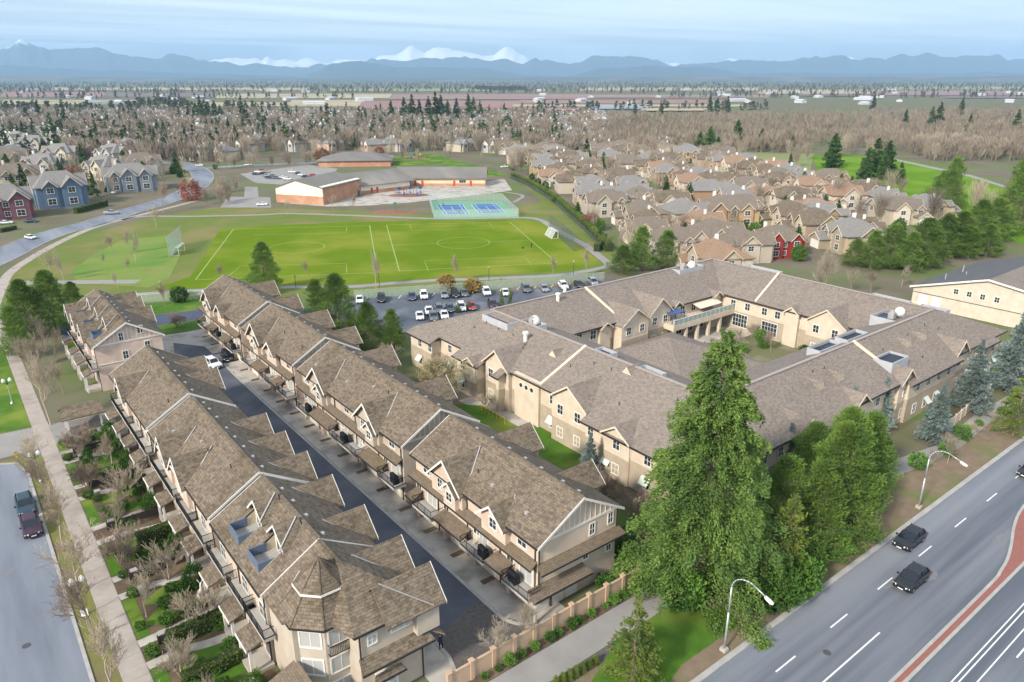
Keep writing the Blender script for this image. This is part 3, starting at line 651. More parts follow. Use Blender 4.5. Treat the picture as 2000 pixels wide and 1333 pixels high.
# barbecues and planters on balconies
def bbq(u, v, z, label):
    t = thing('barbecue', label, 'barbecue', (u, v, z), group='covered barbecues on the balconies')
    mb = MB(); mb.extr([(-.32, -.55, .75), (.32, -.55, .75), (.3, -.5, 1.1), (.12, -.45, 1.25), (-.2, -.45, 1.25), (-.32, -.5, 1.05)], (0, 1.1, 0)); mb.build('hood', BBQ, t)
    mb = MB(); mb.box(-.33, .33, -.6, .6, .08, .78); mb.build('cart', BBQ, t)
    for sx in (-1, 1): mb = MB(); mb.tube((sx * .34, -.5, .1), (sx * .34, -.38, .1), .1, .1, 8); mb.build('wheel', BBQ, t)
for i, (v, lb) in enumerate(((52.8, 'black covered barbecue on the balcony above the second driveway from the garden wall'), (47.6, 'grey covered barbecue on the balcony nearest the garden wall'), (71.6, 'dark blue covered barbecue on the balcony at the near end of the taupe block'), (85.6, 'black barbecue with pale lid on the paired balconies of the taupe block'), (131.6, 'black covered barbecue on the far block balcony nearest the lane cars'), (140.2, 'black covered barbecue on the far block middle balcony'), (97.6, 'black covered barbecue on the taupe block balcony farthest away'))):
    bbq(37.3, v, 2.65, lb)
# concrete driveways with slabs between planting strips
dv = struct(flat('driveways', [(35.3, 46.5), (38.25, 44.2), (38.25, 152), (36.5, 131), (35.3, 126)], .024, CONC))
for k in range(19):
    v0 = 46.8 + k * 5.75
    for j in range(2):
        mb = MB(); a = v0 + j * 2.5; mb.box(35.32, 38.2, a + .02, a + 2.48, .02, .05); mb.build('slab', CONC, dv)
    mb = MB(); mb.box(36.6, 38.2, v0 + 5.02, v0 + 5.73, .02, .06); mb.build('planting_strip', SOIL, dv)
mb = MB(); mb.face([(36, 43.9, .026), (41, 43.9, .026), (41, 45.0, .026), (36, 46.4, .026)]); struct(mb.build('driveway_corner', CONC))

def left_block(name, label, v0, v1, gdorm, lane, recess, porch, wall_m, zr=ZR, wins=True):
    root, X, Y, sl = terrace(name, label, 15.2, 25.6, v0, v1, wall_m, -1, zr=zr, holes=[(v - v0 - 1.4, v - v0 + 1.4, 15.55 - 20.4, 18.2 - 20.4) for v in recess])
    uw = X(15.2); L = v1 - v0
    for v, hw in lane:
        y = Y(v); dormer(root, 1, y, hw, 10.1, 7.6, X(27.0), X(21.8), wall_m, wb=4)
        flashing(root, 1, y, hw, 10.1, 7.6, X(26.0), X(22.6), -1)
    for v, hw in gdorm:
        y = Y(v); dormer(root, -1, y, hw, 10.5, 7.7, X(14.2), X(19.2), wall_m, truss=True, wb=5)
        flashing(root, -1, y, hw, 10.5, 7.7, X(14.9), X(18.7), -1)
        window(root, X(14.75), y, 6.0, '-u', 1.6, 1.5, 2, 2)
    for v in recess:
        # roof terrace cut into the slope: sunken deck, parapet, side cheeks, gabled back wall
        y = Y(v); u0, u1 = X(15.55), X(18.2); zs = lambda x: zr + x * sl; zd = zs(u0) - .05; PBL = mat('parapet_blue', (.13, .17, .24), (.10, .13, .19), 2, rough=.4)
        mb = MB(); mb.box(u0, u0 + .12, y - 1.4, y + 1.4, zd - .2, zd + .95); mb.box(u0 + .12, u1 - .9, y - 1.4, y - 1.3, zs(u0), zd + .95); mb.box(u0 + .12, u1 - .9, y + 1.3, y + 1.4, zs(u0), zd + .95)
        t = mb.build('roof_terrace', PBL, root)
        mb = MB(); mb.box(u0 + .12, u1 + .2, y - 1.4, y + 1.4, zd - .12, zd); mb.build('deck', mat('deck_grey', (.42, .40, .37), (.34, .33, .31), 2), t)
        for q in (-1, 1): mb = MB(); mb.extr([(u0, y + q * 1.4, zd), (u1, y + q * 1.4, zd), (u1, y + q * 1.4, zs(u1)), (u0, y + q * 1.4, zs(u0))], (0, q * .1, 0)); mb.build('cheek', mat('deck_beige', (.60, .52, .38), (.5, .44, .33), 2), t)
        zt = zs(u1) + 1.75; ub = (zt - zr) / sl
        d = MB(); d.extr([(u1, y - 1.5, zd), (u1, y + 1.5, zd), (u1, y + 1.5, zs(u1) + .35), (u1, y, zt - .2), (u1, y - 1.5, zs(u1) + .35)], (.3, 0, 0)); do = d.build('dormer', mat('deck_beige', (0, 0, 0)), root)
        window(root, u1, y, zd + .1, '-u', 1.7, 2.0, 2, 1, name='terrace_door')
        r = MB()
        for q in (-1, 1): r.slab([(u1 - .5, y, zt), (min(-.3, ub), y, zt), (min(-.3, ub), y + q * 2.0, zs(u1) + .05), (u1 - .5, y + q * 2.0, zs(u1) + .05)], .14)
        r.build('roof', ROOF, do)
        for q in (-1, 1):
            mb = MB(); mb.extr([(u1 - .5, y, zt + .03), (u1 - .5, y + q * 2, zs(u1) + .08), (u1 - .5, y + q * 2, zs(u1) - .15), (u1 - .5, y, zt - .22)], (-.06, 0, 0)); mb.build('bargeboard', WHITE, do)
        flashing(root, -1, y, 2.0, zt, zs(u1), X(17.3), min(-.5, ub), -1)
    for v in porch:
        y = Y(v); px0 = X(13.2)
        p = MB(); p.slab([(px0 - .3, y - 1.5, 3.0), (uw, y - 1.5, 3.75), (uw, y + 1.5, 3.75), (px0 - .3, y + 1.5, 3.0)], .16); po = p.build('porch_roof', ROOF, root)
        for q in (-1.3, 1.3):
            mb = MB(); mb.box(px0 - .12, px0 + .12, y + q - .14, y + q + .14, 0, 2.95); mb.build('post', WHITE, po)
        mb = MB(); mb.box(px0 - .35, px0 - .28, y - 1.5, y + 1.5, 2.78, 3.02); mb.build('fascia', WHITE, po)
        mb = MB(); mb.box(px0 - .2, uw, y - 1.4, y + 1.4, 0, .35); mb.build('step', CONC, po)
        window(root, uw, y, .4, '-u', 1.1, 2.05, 1, 1, False, name='front_door')
        window(root, uw, y, 4.6, '-u', 1.5, 1.4, 2, 2)
        balcony(root, -1, uw, y - 2.6, y + 2.6, 4.35, depth=1.0)
    n = max(2, round(L / 5.85))
    for k in range(n):
        y = L * (k + .5) / n
        if wins: window(root, X(25.6), y, 6.3, '+u', 1.2, 1.1)
        pipe(root, uw - .08, L * k / n + .6, 0, 7.8)
    return root, X, Y
l2 = left_block('townhouse_block', 'left townhouse block with two roof terraces, behind the octagonal turret house', 54.2, 68.2, [], [(58.6, 2.6), (66.0, 2.6)], [63.2, 58.0], [66.5, 60.2, 55.6], CREAM)
l3 = left_block('townhouse_block', 'left townhouse block with two white trussed gables above the gardens', 69.0, 93.6, [(79.6, 2.9), (85.8, 2.4)], [(79.0, 2.6), (85.3, 2.6), (72.6, 2.4)], [], [73.0, 78.0, 84.5, 90.0], CREAM)
l4 = left_block('townhouse_block', 'left townhouse block beside the entry drive, its long slope without roof terraces', 94.6, 117.3, [(108.5, 2.6)], [(104.8, 2.6), (111, 2.6)], [], [97.5, 103.0, 108.5, 113.5], CREAM)
l5 = left_block('townhouse_block', 'farthest left townhouse block with pinkish battened gable end, by the dark pines', 131.4, 157.5, [(138.6, 2.4), (146, 2.4), (153, 2.4)], [(144, 2.6), (151.5, 2.6), (156, 1.6)], [135.4, 142.4, 149.6], [134.0, 141.0, 147.5, 154.0], siding('siding_pink', (.60, .46, .38)))
root, X, Y = l5
for u, z, h in ((19.4, 8.3, 1.3), (22.4, 9.0, 1.2), (23.2, 6.0, 1.3), (19.6, 5.0, 1.3)): window(root, X(u), .5, z, '-v', .75, h, 2, 2)
mb = MB(); mb.box(X(15.2), X(25.6), .43, .52, 4.6, 4.75); mb.build('band_board', WHITE, root)

# ---------------------------------------------------------------- turret house at the near end of the left terrace
def turret_house():
    root = thing('townhouse_block', 'taupe corner townhouse with two-tier octagonal turret and hipped roof nearest the camera', 'townhouse', (20.4, 44.6, 0), group='blocks of terraced townhouses along the lane')
    X = lambda u: u - 20.4; Y = lambda v: v - 44.6
    w = MB(); w.box(X(19.4), X(25.4), Y(45.2), Y(54.4), 0, 8.05); w.box(X(15.4), X(19.4), Y(49), Y(54.4), 0, 8.05); w.build('wall', TAUPE, root)
    r = MB()                                    # hipped main roof
    A, B, C_, D = (X(26.0), Y(44.6), 8), (X(26.0), Y(54.2), 8), (X(14.9), Y(54.2), 8), (X(14.9), Y(49.8), 8)
    P, Q = (X(20.4), Y(50.2), 11.3), (X(20.4), Y(54.2), 11.3)
    for q in ([A, B, Q, P], [Q, C_, D, P], [(X(18.8), Y(44.6), 8), A, P]): r.slab(q, .2)
    r.slab([(X(18.8), Y(44.6), 8), P, D, (X(17.5), Y(48.6), 8.05)], .2)
    r.build('roof', ROOF, root)
    for a, b in ((A, P), (P, Q)):
        mb = MB(); mb.bar(Vector(a) + Vector((0, 0, .03)), Vector(b) + Vector((0, 0, .03)), .3, .08); mb.build('ridge_cap', ROOF, root)
    for a, b in (((X(18.8), Y(44.6)), (X(26), Y(44.6))), ((X(26), Y(44.6)), (X(26), Y(54.2))), ((X(18.8), Y(44.6)), (X(18.8), Y(47.5)))):
        mb = MB(); mb.bar((*a, 7.86), (*b, 7.86), .12, .18); mb.build('gutter', GUTTER, root)
    barge(root, 0, 11.3, X(14.9), X(26), 8, Y(54.25), .06)
    # turret
    cx, cy = X(18.7), Y(50.4)
    octv = lambda rr, z, k: (cx + rr * math.cos(R(22.5 + 45 * k)), cy + rr * math.sin(R(22.5 + 45 * k)), z)
    t = MB(); rw = 3.25
    t.extr([octv(rw, 0, k) for k in range(8)], (0, 0, 8.0)); tw = t.build('turret', TAUPE, root)
    r = MB()
    for k in range(8):
        r.slab([octv(3.75, 7.95, k), octv(3.75, 7.95, k + 1), octv(2.0, 10.05, k + 1), octv(2.0, 10.05, k)], .16)
        r.slab([octv(2.25, 10.2, k), octv(2.25, 10.2, k + 1), (cx, cy, 12.35)], .12)
    r.build('roof', ROOF, tw)
    mb = MB()
    for k in range(8): mb.extr([octv(2.3, 10.0, k), octv(2.3, 10.0, k + 1), octv(2.3, 10.2, k + 1), octv(2.3, 10.2, k)], Vector((cx, cy, 0)) * 0 + (Vector((cx, cy, 10)) - Vector(octv(2.3, 10, k + .5))).normalized() * .25)
    mb.build('white_band', WHITE, tw)
    mb = MB()
    for k in range(8): mb.bar(octv(3.78, 7.82, k), octv(3.78, 7.82, k + 1), .1, .16)
    mb.build('gutter', GUTTER, tw)
    mb = MB()
    for k in range(8): mb.bar(octv(2.2, 10.26, k), (cx, cy, 12.4), .16, .07)
    for k in range(8): mb.bar(octv(3.75, 8.0, k), octv(2.0, 10.1, k), .16, .07)
    mb.build('hip_cap', ROOF, tw)
    ap = rw * math.cos(R(22.5))
    for k in (4, 5, 6):                          # faces looking left, near-left, near ... face k spans vertices k,k+1
        a = R(22.5 + 45 * k + 22.5); nx, ny = math.cos(a), math.sin(a)
        x, y = cx + nx * ap, cy + ny * ap; rz = a + R(90)
        bl = True
        window(root, x, y, 5.75, None, 1.75, 1.5, 2, 1, bl, rz=rz); window(root, x, y, 2.9, None, 1.75, 1.5, 2, 1, bl, rz=rz)
        window(root, x, y, .4, None, 1.6, 1.5, 2, 1, bl, rz=rz)
        if k == 5:
            mb = MB(); tx, ty = -ny, nx; q = lambda d, s_, z: (x + nx * d + tx * s_, y + ny * d + ty * s_, z)
            for z in (5.0, 5.95): mb.bar(q(.4, -1.05, z), q(.4, 1.05, z), .06, .05); mb.bar(q(0, -1.05, z), q(.4, -1.05, z), .05, .05); mb.bar(q(0, 1.05, z), q(.4, 1.05, z), .05, .05)
            for i in range(15): s_ = -1.05 + 2.1 * i / 14; mb.bar(q(.4, s_, 5.0), q(.4, s_, 5.95), .03 if i % 7 else .07, .03, up=(1, 0, 0))
            mb.build('balconet', RAILM, root)
    # near wall windows
    window(root, X(20.6), Y(45.2), 6.1, '-v', .7, .8, 2, 2, True); window(root, X(23.6), Y(45.2), 6.3, '-v', 2.4, .75, 4, 2, True)
    b = MB(); b.box(X(20.6), X(22.4), Y(44.5), Y(45.2), 1.0, 3.0); b.build('bay', WHITE, root); window(root, X(21.5), Y(44.5), 1.2, '-v', 1.4, 1.5, 2, 2, True)
    pent_v(root, X(19.3), X(25.6), Y(45.2), 4.45, 5.1, 1.2, ROOF); pent_v(root, X(20.3), X(22.7), Y(44.5), 3.0, 3.4, .5, ROOF)
    mb = MB(); mb.slab([(X(25.4), Y(45.2), 5.1), (X(26.9), Y(44), 4.45), (X(26.9), Y(54), 4.45), (X(25.4), Y(54), 5.1)], .16); mb.build('pent_roof', PENT, root)
    pipe(root, X(25.2), Y(45.1), 0, 7.8); pipe(root, X(19.45), Y(45.1), 4.6, 7.8)
    for v in (46.6, 51.6):
        y = Y(v); dormer(root, 1, y, 2.5, 10.3, 7.7, X(27.2), X(21.5), TAUPE, wb=5.2); flashing(root, 1, y, 2.5, 10.3, 7.7, X(26), X(22.2), -1)
    # entrance wing on the garden side
    mb = MB(); mb.slab([(X(12.2), Y(44.0), 2.9), (X(15.6), Y(44.0), 4.3), (X(15.6), Y(49.4), 4.3), (X(12.2), Y(49.4), 2.9)], .18); mb.build('porch_roof', PENT, root)
    mb = MB(); mb.box(X(12.8), X(15.6), Y(44.5), Y(49), 0, 2.9); mb.build('porch_wall', TAUPE, root)
    return root
turret_house()
# gatehouse shelter by the entry drive
t = thing('gatehouse', 'small brown roofed shelter beside the entry drive', 'shelter', (10.3, 118.8, 0))
mb = MB()
for s in (-1, 1): mb.slab([(-2.6, 0, 4.0), (2.6, 0, 4.0), (2.9, s * 2.2, 2.7), (-2.9, s * 2.2, 2.7)], .18)
mb.build('roof', ROOF, t)
for x in (-2.2, 2.2):
    for y in (-1.6, 1.6): mb = MB(); mb.box(x - .14, x + .14, y - .14, y + .14, 0, 2.75); mb.build('post', WHITE, t)
mb = MB(); mb.box(-2.2, 2.2, -1.2, 1.2, 0, 1.0); mb.build('brick_base', mat('gate_stone', (.28, .25, .23), (.2, .18, .165), 3), t)
# ---------------------------------------------------------------- care home: four wings round a courtyard
def dormer_at(root, x, y, rz, hw, zr, zf, depth, wall_m, roofm, wb=0, winm=None, oh=.5, wall_d=None):
    """gable built facing local -x at the origin, ridge running back +x for depth; placed and turned"""
    d = MB(); sl = (zr - zf) / hw; h2 = hw - .35
    d.extr([(0, -h2, wb), (0, h2, wb), (0, h2, zf + .35 * sl - .1), (0, 0, zr - .14), (0, -h2, zf + .35 * sl - .1)], (wall_d or depth * .8, 0, 0))
    do = d.build('gable_bay', wall_m, root, (x, y, 0), rz); r = MB()
    for q in (-1, 1): r.slab([(-oh, 0, zr), (depth, 0, zr), (depth, q * hw, zf), (-oh, q * hw, zf)], .16)
    r.build('roof', roofm, do)
    for q in (-1, 1):
        mb = MB(); mb.extr([(-oh, 0, zr + .03), (-oh, q * hw, zf + .03), (-oh, q * hw, zf - .22), (-oh, 0, zr - .25)], (-.06, 0, 0)); mb.build('bargeboard', mat('cream_trim', (.70, .60, .45), (.62, .53, .40), 1), do)
    return do
def care_home():
    OU, OV = 105.0, 77.0
    root = thing('care_home', 'sprawling beige care home with shingled roofs round a courtyard', 'care home', (OU, OV, 0))
    X = lambda u: u - OU; Y = lambda v: v - OV
    u0, u1, v0, v1 = 64.9, 146.4, 44.2, 111.0; iu0, iu1, iv0, iv1 = 83.4, 126.9, 60.4, 90.8
    zb, ze, zr = 3.9, 7.0, 11.0
    def ring(mb, a, b, c, d, i0, i1, j0, j1, z0, z1):
        mb.box(X(a), X(i0), Y(c), Y(d), z0, z1); mb.box(X(i1), X(b), Y(c), Y(d), z0, z1); mb.box(X(i0), X(i1), Y(c), Y(j0), z0, z1); mb.box(X(i0), X(i1), Y(j1), Y(d), z0, z1)
    mb = MB(); ring(mb, u0, u1, v0, v1, iu0, iu1, iv0, iv1, 0, zb); mb.build('lower_wall', CARE_B, root)
    e = .04; mb = MB(); ring(mb, u0 + e, u1 - e, v0 + e, v1 - e, iu0 - e, iu1 + e, iv0 - e, iv1 + e, zb, ze + .05); mb.build('upper_wall', CARE_W, root)
    # ring roof with hips outside and valleys inside
    o = .6; E0 = [(u0 - o, v0 - o), (u1 + o, v0 - o), (u1 + o, v1 + o), (u0 - o, v1 + o)]
    RD = [(73.7, 52.2), (136.2, 52.2), (136.2, 100.6), (73.7, 100.6)]; I0 = [(iu0 + o, iv0 + o), (iu1 - o, iv0 + o), (iu1 - o, iv1 - o), (iu0 + o, iv1 - o)]
    P = lambda q, z: (X(q[0]), Y(q[1]), z)
    for k in range(4):
        j = (k + 1) % 4; mb = MB()
        mb.slab([P(E0[k], ze), P(E0[j], ze), P(RD[j], zr), P(RD[k], zr)], .25); mb.build('outer_roof_slope', ROOF_C, root)
        mb = MB(); mb.slab([P(RD[k], zr), P(RD[j], zr), P(I0[j], ze), P(I0[k], ze)], .25); mb.build('inner_roof_slope', ROOF_C, root)
        mb = MB(); mb.bar(P(RD[k], zr + .06), P(RD[j], zr + .06), .5, .12); mb.build('ridge_cap', mat('ridge_grey', (.36, .31, .28), (.3, .26, .24), 1), root)
        mb = MB(); mb.bar(P(E0[k], ze - .15), P(E0[j], ze - .15), .16, .22); mb.build('gutter', GUTTER, root)
        mb = MB(); mb.bar(P(I0[k], ze - .15), P(I0[j], ze - .15), .16, .22); mb.build('gutter', GUTTER, root)
    # roof divider parapets (light strips running down the slopes)
    CT = mat('cream_trim', (.70, .60, .45), (.62, .53, .40), 1)
    for a, b in (((73.7, 76.2, zr + .2), (64.4, 76.0, ze + .2)), ((108.2, 52.2, zr + .2), (108.2, 47.5, 9.1)), ((126.4, 82.0, ze + .2), (136.2, 83.6, zr + .2)), ((96.5, 100.6, zr + .2), (96.5, 91, ze + .3))):
        mb = MB(); mb.bar((X(a[0]), Y(a[1]), a[2]), (X(b[0]), Y(b[1]), b[2]), .45, .3); mb.build('fire_wall', CT, root)
    # gabled bays: (u, v, facing, halfwidth, ridge z, foot z, depth, base)
    A = {'-u': 0.0, '-v': R(90), '+u': R(180), '+v': R(-90)}
    for u, v, fc, hw, z1, z0, dp, wb in ((63.9, 69.0, '-u', 4.0, 9.6, 6.9, 8, 0), (64.2, 86.4, '-u', 3.4, 9.7, 6.9, 8, 0), (62.6, 58.4, '-u', 2.6, 8.0, 6.3, 5, 0), (62.6, 91.5, '-u', 1.6, 7.4, 6.4, 4, 3),
            (82.4, 43.6, '-v', 2.4, 8.9, 6.8, 6, 0), (109.4, 43.7, '-v', 2.4, 9.0, 6.8, 6, 0), (128.5, 43.9, '-v', 2.6, 9.2, 6.8, 6, 0), (96.0, 43.7, '-v', 2.2, 8.6, 6.8, 6, 0),
            (92.2, 90.3, '-v', 1.7, 7.6, 6.4, 4, 0), (98.4, 88.6, '-v', 4.0, 9.4, 6.6, 9, 0), (106.4, 89.6, '-v', 3.4, 9.8, 6.8, 9, 0), (112.6, 90.6, '-v', 1.5, 7.8, 6.7, 4, 3.5), (124.6, 90.0, '-v', 1.5, 7.9, 6.8, 4, 0),
            (126.3, 73.6, '-u', 1.8, 8.1, 6.7, 4, 0), (125.5, 66.0, '-u', 4.2, 9.6, 6.6, 8, 0)):
        b = dormer_at(root, X(u), Y(v), A[fc], hw, z1, z0, dp, CARE_W, ROOF_C, wb)
        if hw > 2.2:
            mb = MB(); mb.box(-.05, .02, -hw + .4, hw - .4, wb, zb - .2); mb.build('brick_skirt', CARE_B, b)
            for s in ((-1, 1) if hw > 3 else (0,)):
                for zz in (1.0, 4.6):
                    window(b, -.02, s * hw * .45, zz, '-u', 1.1, 1.4, 2, 2)
    # projecting hipped bays on the long sides (roof carries on down)
    for a, b in ((44.2, 64.6), (84.2, 84.9), (89.8, 96.0), (104, 111)):
        mb = MB(); mb.box(X(62.9), X(u0), Y(a), Y(b), 0, zb); mb.build('lower_wall', CARE_B, root)
        mb = MB(); mb.box(X(62.94), X(u0), Y(a + .04), Y(b - .04), zb, 6.1); mb.build('upper_wall', CARE_W, root)
        sl = (zr - ze) / (73.7 - 64.3); mb = MB(); mb.slab([(X(64.3), Y(a - .5), ze + .02), (X(64.3), Y(b + .5), ze + .02), (X(62.3), Y(b + .5), ze - 2 * sl), (X(62.3), Y(a - .5), ze - 2 * sl)], .2); mb.build('bay_roof', ROOF_C, root)
        mb = MB(); mb.bar((X(62.25), Y(a - .5), ze - 2 * sl - .1), (X(62.25), Y(b + .5), ze - 2 * sl - .1), .14, .22); mb.build('gutter', GUTTER, root)
    for a, b in ((82.6, 92.5), (109.6, 126.0), (135.5, 141.0)):
        mb = MB(); mb.box(X(a), X(b), Y(43.2), Y(v0), 0, zb); mb.build('lower_wall', CARE_B, root)
        mb = MB(); mb.box(X(a + .04), X(b - .04), Y(43.24), Y(v0), zb, 6.6); mb.build('upper_wall', CARE_W, root)
        mb = MB(); mb.slab([(X(a - .5), Y(43.6), 7.0), (X(b + .5), Y(43.6), 7.0), (X(b + .5), Y(42.6), 6.55), (X(a - .5), Y(42.6), 6.55)], .2); mb.build('bay_roof', ROOF_C, root)
        mb = MB(); mb.bar((X(a - .5), Y(42.55), 6.45), (X(b + .5), Y(42.55), 6.45), .14, .22); mb.build('gutter', GUTTER, root)
    # stair tower with three round windows
    mb = MB(); mb.box(X(64.5), X(66), Y(76.4), Y(82.2), 0, 7.3); mb.build('stair_tower', CARE_W, root)
    for i, v in enumerate((78.0, 79.3, 80.6)):
        mb = MB(); mb.tube((X(64.46), Y(v), 5.6), (X(64.52), Y(v), 5.6), .48, .48, 16); w = mb.build('round_window', WHITE, root)
        mb = MB(); mb.tube((X(64.43), Y(v), 5.6), (X(64.48), Y(v), 5.6), .36, .36, 16); mb.build('pane', PANE, w)
    AW = mat('awning_canvas', (.62, .66, .58), (.55, .6, .52), 2)
    def awn(x, y, z, face):
        mb = MB(); mb.extr([(-.75, 0, .1), (-.75, -.75, -.75), (.75, -.75, -.75), (.75, 0, .1)], (0, .04, .05)); mb.build('awning', AW, root, (x, y, z), ROT[face])
    k = 0
    for v in np.arange(46.5, 108, 3.4):
        if 64.5 < v < 73.2 or 75.6 < v < 90: continue
        u = 62.9 if (v < 64.6 or 89.8 < v < 96 or v > 104) else u0
        window(root, X(u), Y(v), 4.4 if u < 64 else 4.8, '-u', 1.0, 1.3, 2, 2)
        if u > 64 or k % 2 == 0: window(root, X(u), Y(v), 1.0, '-u', 1.0, 1.4, 2, 2); awn(X(u) - .1, Y(v), 2.6, '-u')
        k += 1
    for u in np.arange(67, 145, 3.5):
        near = any(abs(u - q) < 2.6 for q in (82.4, 109.4, 128.5, 96.0))
        if near: continue
        v = 43.2 if any(a < u < b for a, b in ((82.6, 92.5), (109.6, 126.0), (135.5, 141.0))) else v0
        window(root, X(u), Y(v), 4.7, '-v', 1.0, 1.3, 2, 2); window(root, X(u), Y(v), 1.0, '-v', 1.0, 1.4, 2, 2)
        if k % 3: awn(X(u), Y(v) - .1, 2.6, '-v')
        k += 1
    for v in (63.5, 70.0, 77.0, 80.0, 84.0, 87.5): window(root, X(iu1), Y(v), 4.7, '-u', 1.1, 1.4, 2, 2)
    for v in (78.5, 85.5): window(root, X(iu1), Y(v), .8, '-u', 3.4, 2.6, 5, 3)
    for u in (86, 89.5, 114.5, 118, 121.5): window(root, X(u), Y(iv1), 4.7, '-v', 1.3, 1.7, 2, 2)
    for u in (110, 113.5, 117, 120.5, 124): window(root, X(u), Y(iv1), .5, '-v', 2.4, 2.5, 3, 2)
    # terrace over the arcade: deck, posts, glazed balustrade, awning and blue pergola
    mb = MB(); mb.box(X(107.6), X(127.4), Y(87.0), Y(iv1), 3.3, 4.4); tr = mb.build('terrace', CARE_W, root)
    for u in (108.2, 111.8, 115.4, 119.0, 122.6): mb = MB(); mb.box(X(u) - .3, X(u) + .3, Y(87.1), Y(87.7), 0, 3.3); mb.build('column', CARE_W, tr)
    for i in range(14):
        u = 107.7 + i * 1.4; mb = MB(); mb.box(X(u), X(u) + .07, Y(87.05), Y(87.12), 4.4, 5.5); mb.build('rail_post', WHITE, tr)
        mb = MB(); mb.box(X(u) + .1, X(u) + 1.37, Y(87.07), Y(87.1), 4.5, 5.4); mb.build('glass_panel', mat('balustrade_glass', (.30, .38, .36), rough=.12), tr)
    mb = MB(); mb.box(X(107.6), X(127.4), Y(87.03), Y(87.14), 5.42, 5.52); mb.build('handrail', WHITE, tr)
    mb = MB(); mb.slab([(X(117), Y(90.7), 6.6), (X(124), Y(90.7), 6.6), (X(124), Y(88.2), 5.9), (X(117), Y(88.2), 5.9)], .06); mb.build('terrace_awning', mat('awning_beige', (.66, .55, .42)), tr)
    mb = MB(); mb.box(X(108.2), X(112), Y(88), Y(90.4), 6.3, 6.45)
    for x in (108.3, 111.9):
        for y in (88.1, 90.3): mb.box(X(x) - .06, X(x) + .06, Y(y) - .06, Y(y) + .06, 4.4, 6.3)
    mb.build('pergola', mat('pergola_blue', (.05, .09, .22), (.08, .12, .26), 2), tr)
    # low roofs inside the courtyard
    mb = MB(); mb.box(X(84), X(106), Y(64), Y(86), 0, 3.4); lo = mb.build('low_wing_wall', CARE_W, root); mb = MB()
    pk = (X(97.5), Y(80), 6.4)
    for q in ([(83.6, 63), (107, 63)], [(107, 63), (107, 87)], [(107, 87), (83.6, 87)], [(83.6, 87), (83.6, 63)]): mb.slab([P(q[0], 3.4), P(q[1], 3.4), pk], .2)
    mb.build('low_wing_roof', ROOF_C, root)
    mb = MB(); mb.box(X(108), X(127), Y(60.4), Y(65.5), 0, 3.2); mb.build('low_wing_wall', CARE_W, root)
    mb = MB(); mb.slab([P((107.5, 66.2), 3.2), P((127, 66.2), 3.2), P((127, 60.3), 5.8), P((107.5, 60.3), 5.8)], .2); mb.build('low_wing_roof', ROOF_C, root)
    # sunken flat decks with parapet rims, plant on some
    def deck(u, v, du, dv, z, rim=.5, plant=0):
        mb = MB(); x, y = X(u), Y(v); t = .16
        for a in ((x - du, x + du, y - dv, y - dv + t), (x - du, x + du, y + dv - t, y + dv), (x - du, x - du + t, y - dv + t, y + dv - t), (x + du - t, x + du, y - dv + t, y + dv - t)): mb.box(*a, z - 1.4, z + rim)
        d = mb.build('roof_deck', mat('deck_rim', (.45, .45, .46), (.36, .37, .39), 1), root)
        mb = MB(); mb.box(x - du + t, x + du - t, y - dv + t, y + dv - t, z - 1.4, z); mb.build('membrane', MEMB, d)
        if plant:
            mb = MB(); mb.lathe([(.9, 0), (.9, .7), (.75, 1.2), (.4, 1.5), (.02, 1.6)], 12, (x + du * .3, y, z)); mb.build('white_vent_cowl', WHITE, d, smooth=True)
            mb = MB(); mb.box(x - du * .5, x - du * .5 + 1.1, y - .5, y + .5, z, z + 1.1); mb.tube((x - du * .5 + .5, y, z + 1.1), (x - du * .5 + .5, y, z + 1.5), .4, .4, 10); mb.build('air_handler', FLASH, d)
    deck(72.3, 96.0, 1.4, 3.6, 10.45); deck(75.4, 91.0, 1.2, 2.2, 10.3, plant=1); deck(126, 99.4, 4.0, 1.2, 10.5, plant=1)
    deck(131.5, 56.5, 4.2, 2.6, 9.4, plant=1); deck(104, 54.4, 3.2, 1.1, 10.3); deck(112, 54.4, 3.2, 1.1, 10.3); deck(110.4, 47.0, 2.6, 1.5, 9.2, rim=.35)
    deck(139.0, 61.5, 1.2, 3.6, 9.9); deck(139.0, 53.5, 1.2, 2.4, 9.9); deck(75.2, 73.4, .9, 1.6, 10.4); deck(75.4, 64.4, 1.0, 2.0, 10.0); deck(137.4, 88, .9, 4, 10.6)
    # little triangular louvre dormers
    for u, v, fc in ((69.8, 79.5, '-u'), (92.0, 47.6, '-v'), (97.2, 47.6, '-v'), (118.5, 48.0, '-v'), (123.8, 48.0, '-v'), (72, 66, '-u')):
        s_ = .42 if fc == '-u' else .46
        zz = zr - s_ * (abs(u - 73.7) if fc == '-u' else abs(v - 52.2)) - .1
        mb = MB(); mb.v = [(0, -.95, 0), (0, .95, 0), (-.05, 0, 1.15), (2.6, 0, 1.15)]
        mb.poly_idx((0, 2, 1)); mb.mat(1).poly_idx((0, 3, 2)); mb.poly_idx((1, 2, 3))
        mb.build('louvre_dormer', [CARE_W, ROOF_C], root, (X(u), Y(v), zz), A[fc])
    for u, v, z in ((70.5, 87.0, 9.9), (88, 99, 10.6), (92, 101.5, 10.9)):
        mb = MB(); mb.lathe([(.32, -.6), (.32, .9), (.5, .95), (.5, 1.25), (.1, 1.35)], 10, (X(u), Y(v), z)); mb.build('flue', WHITE, root)
    random.seed(5)
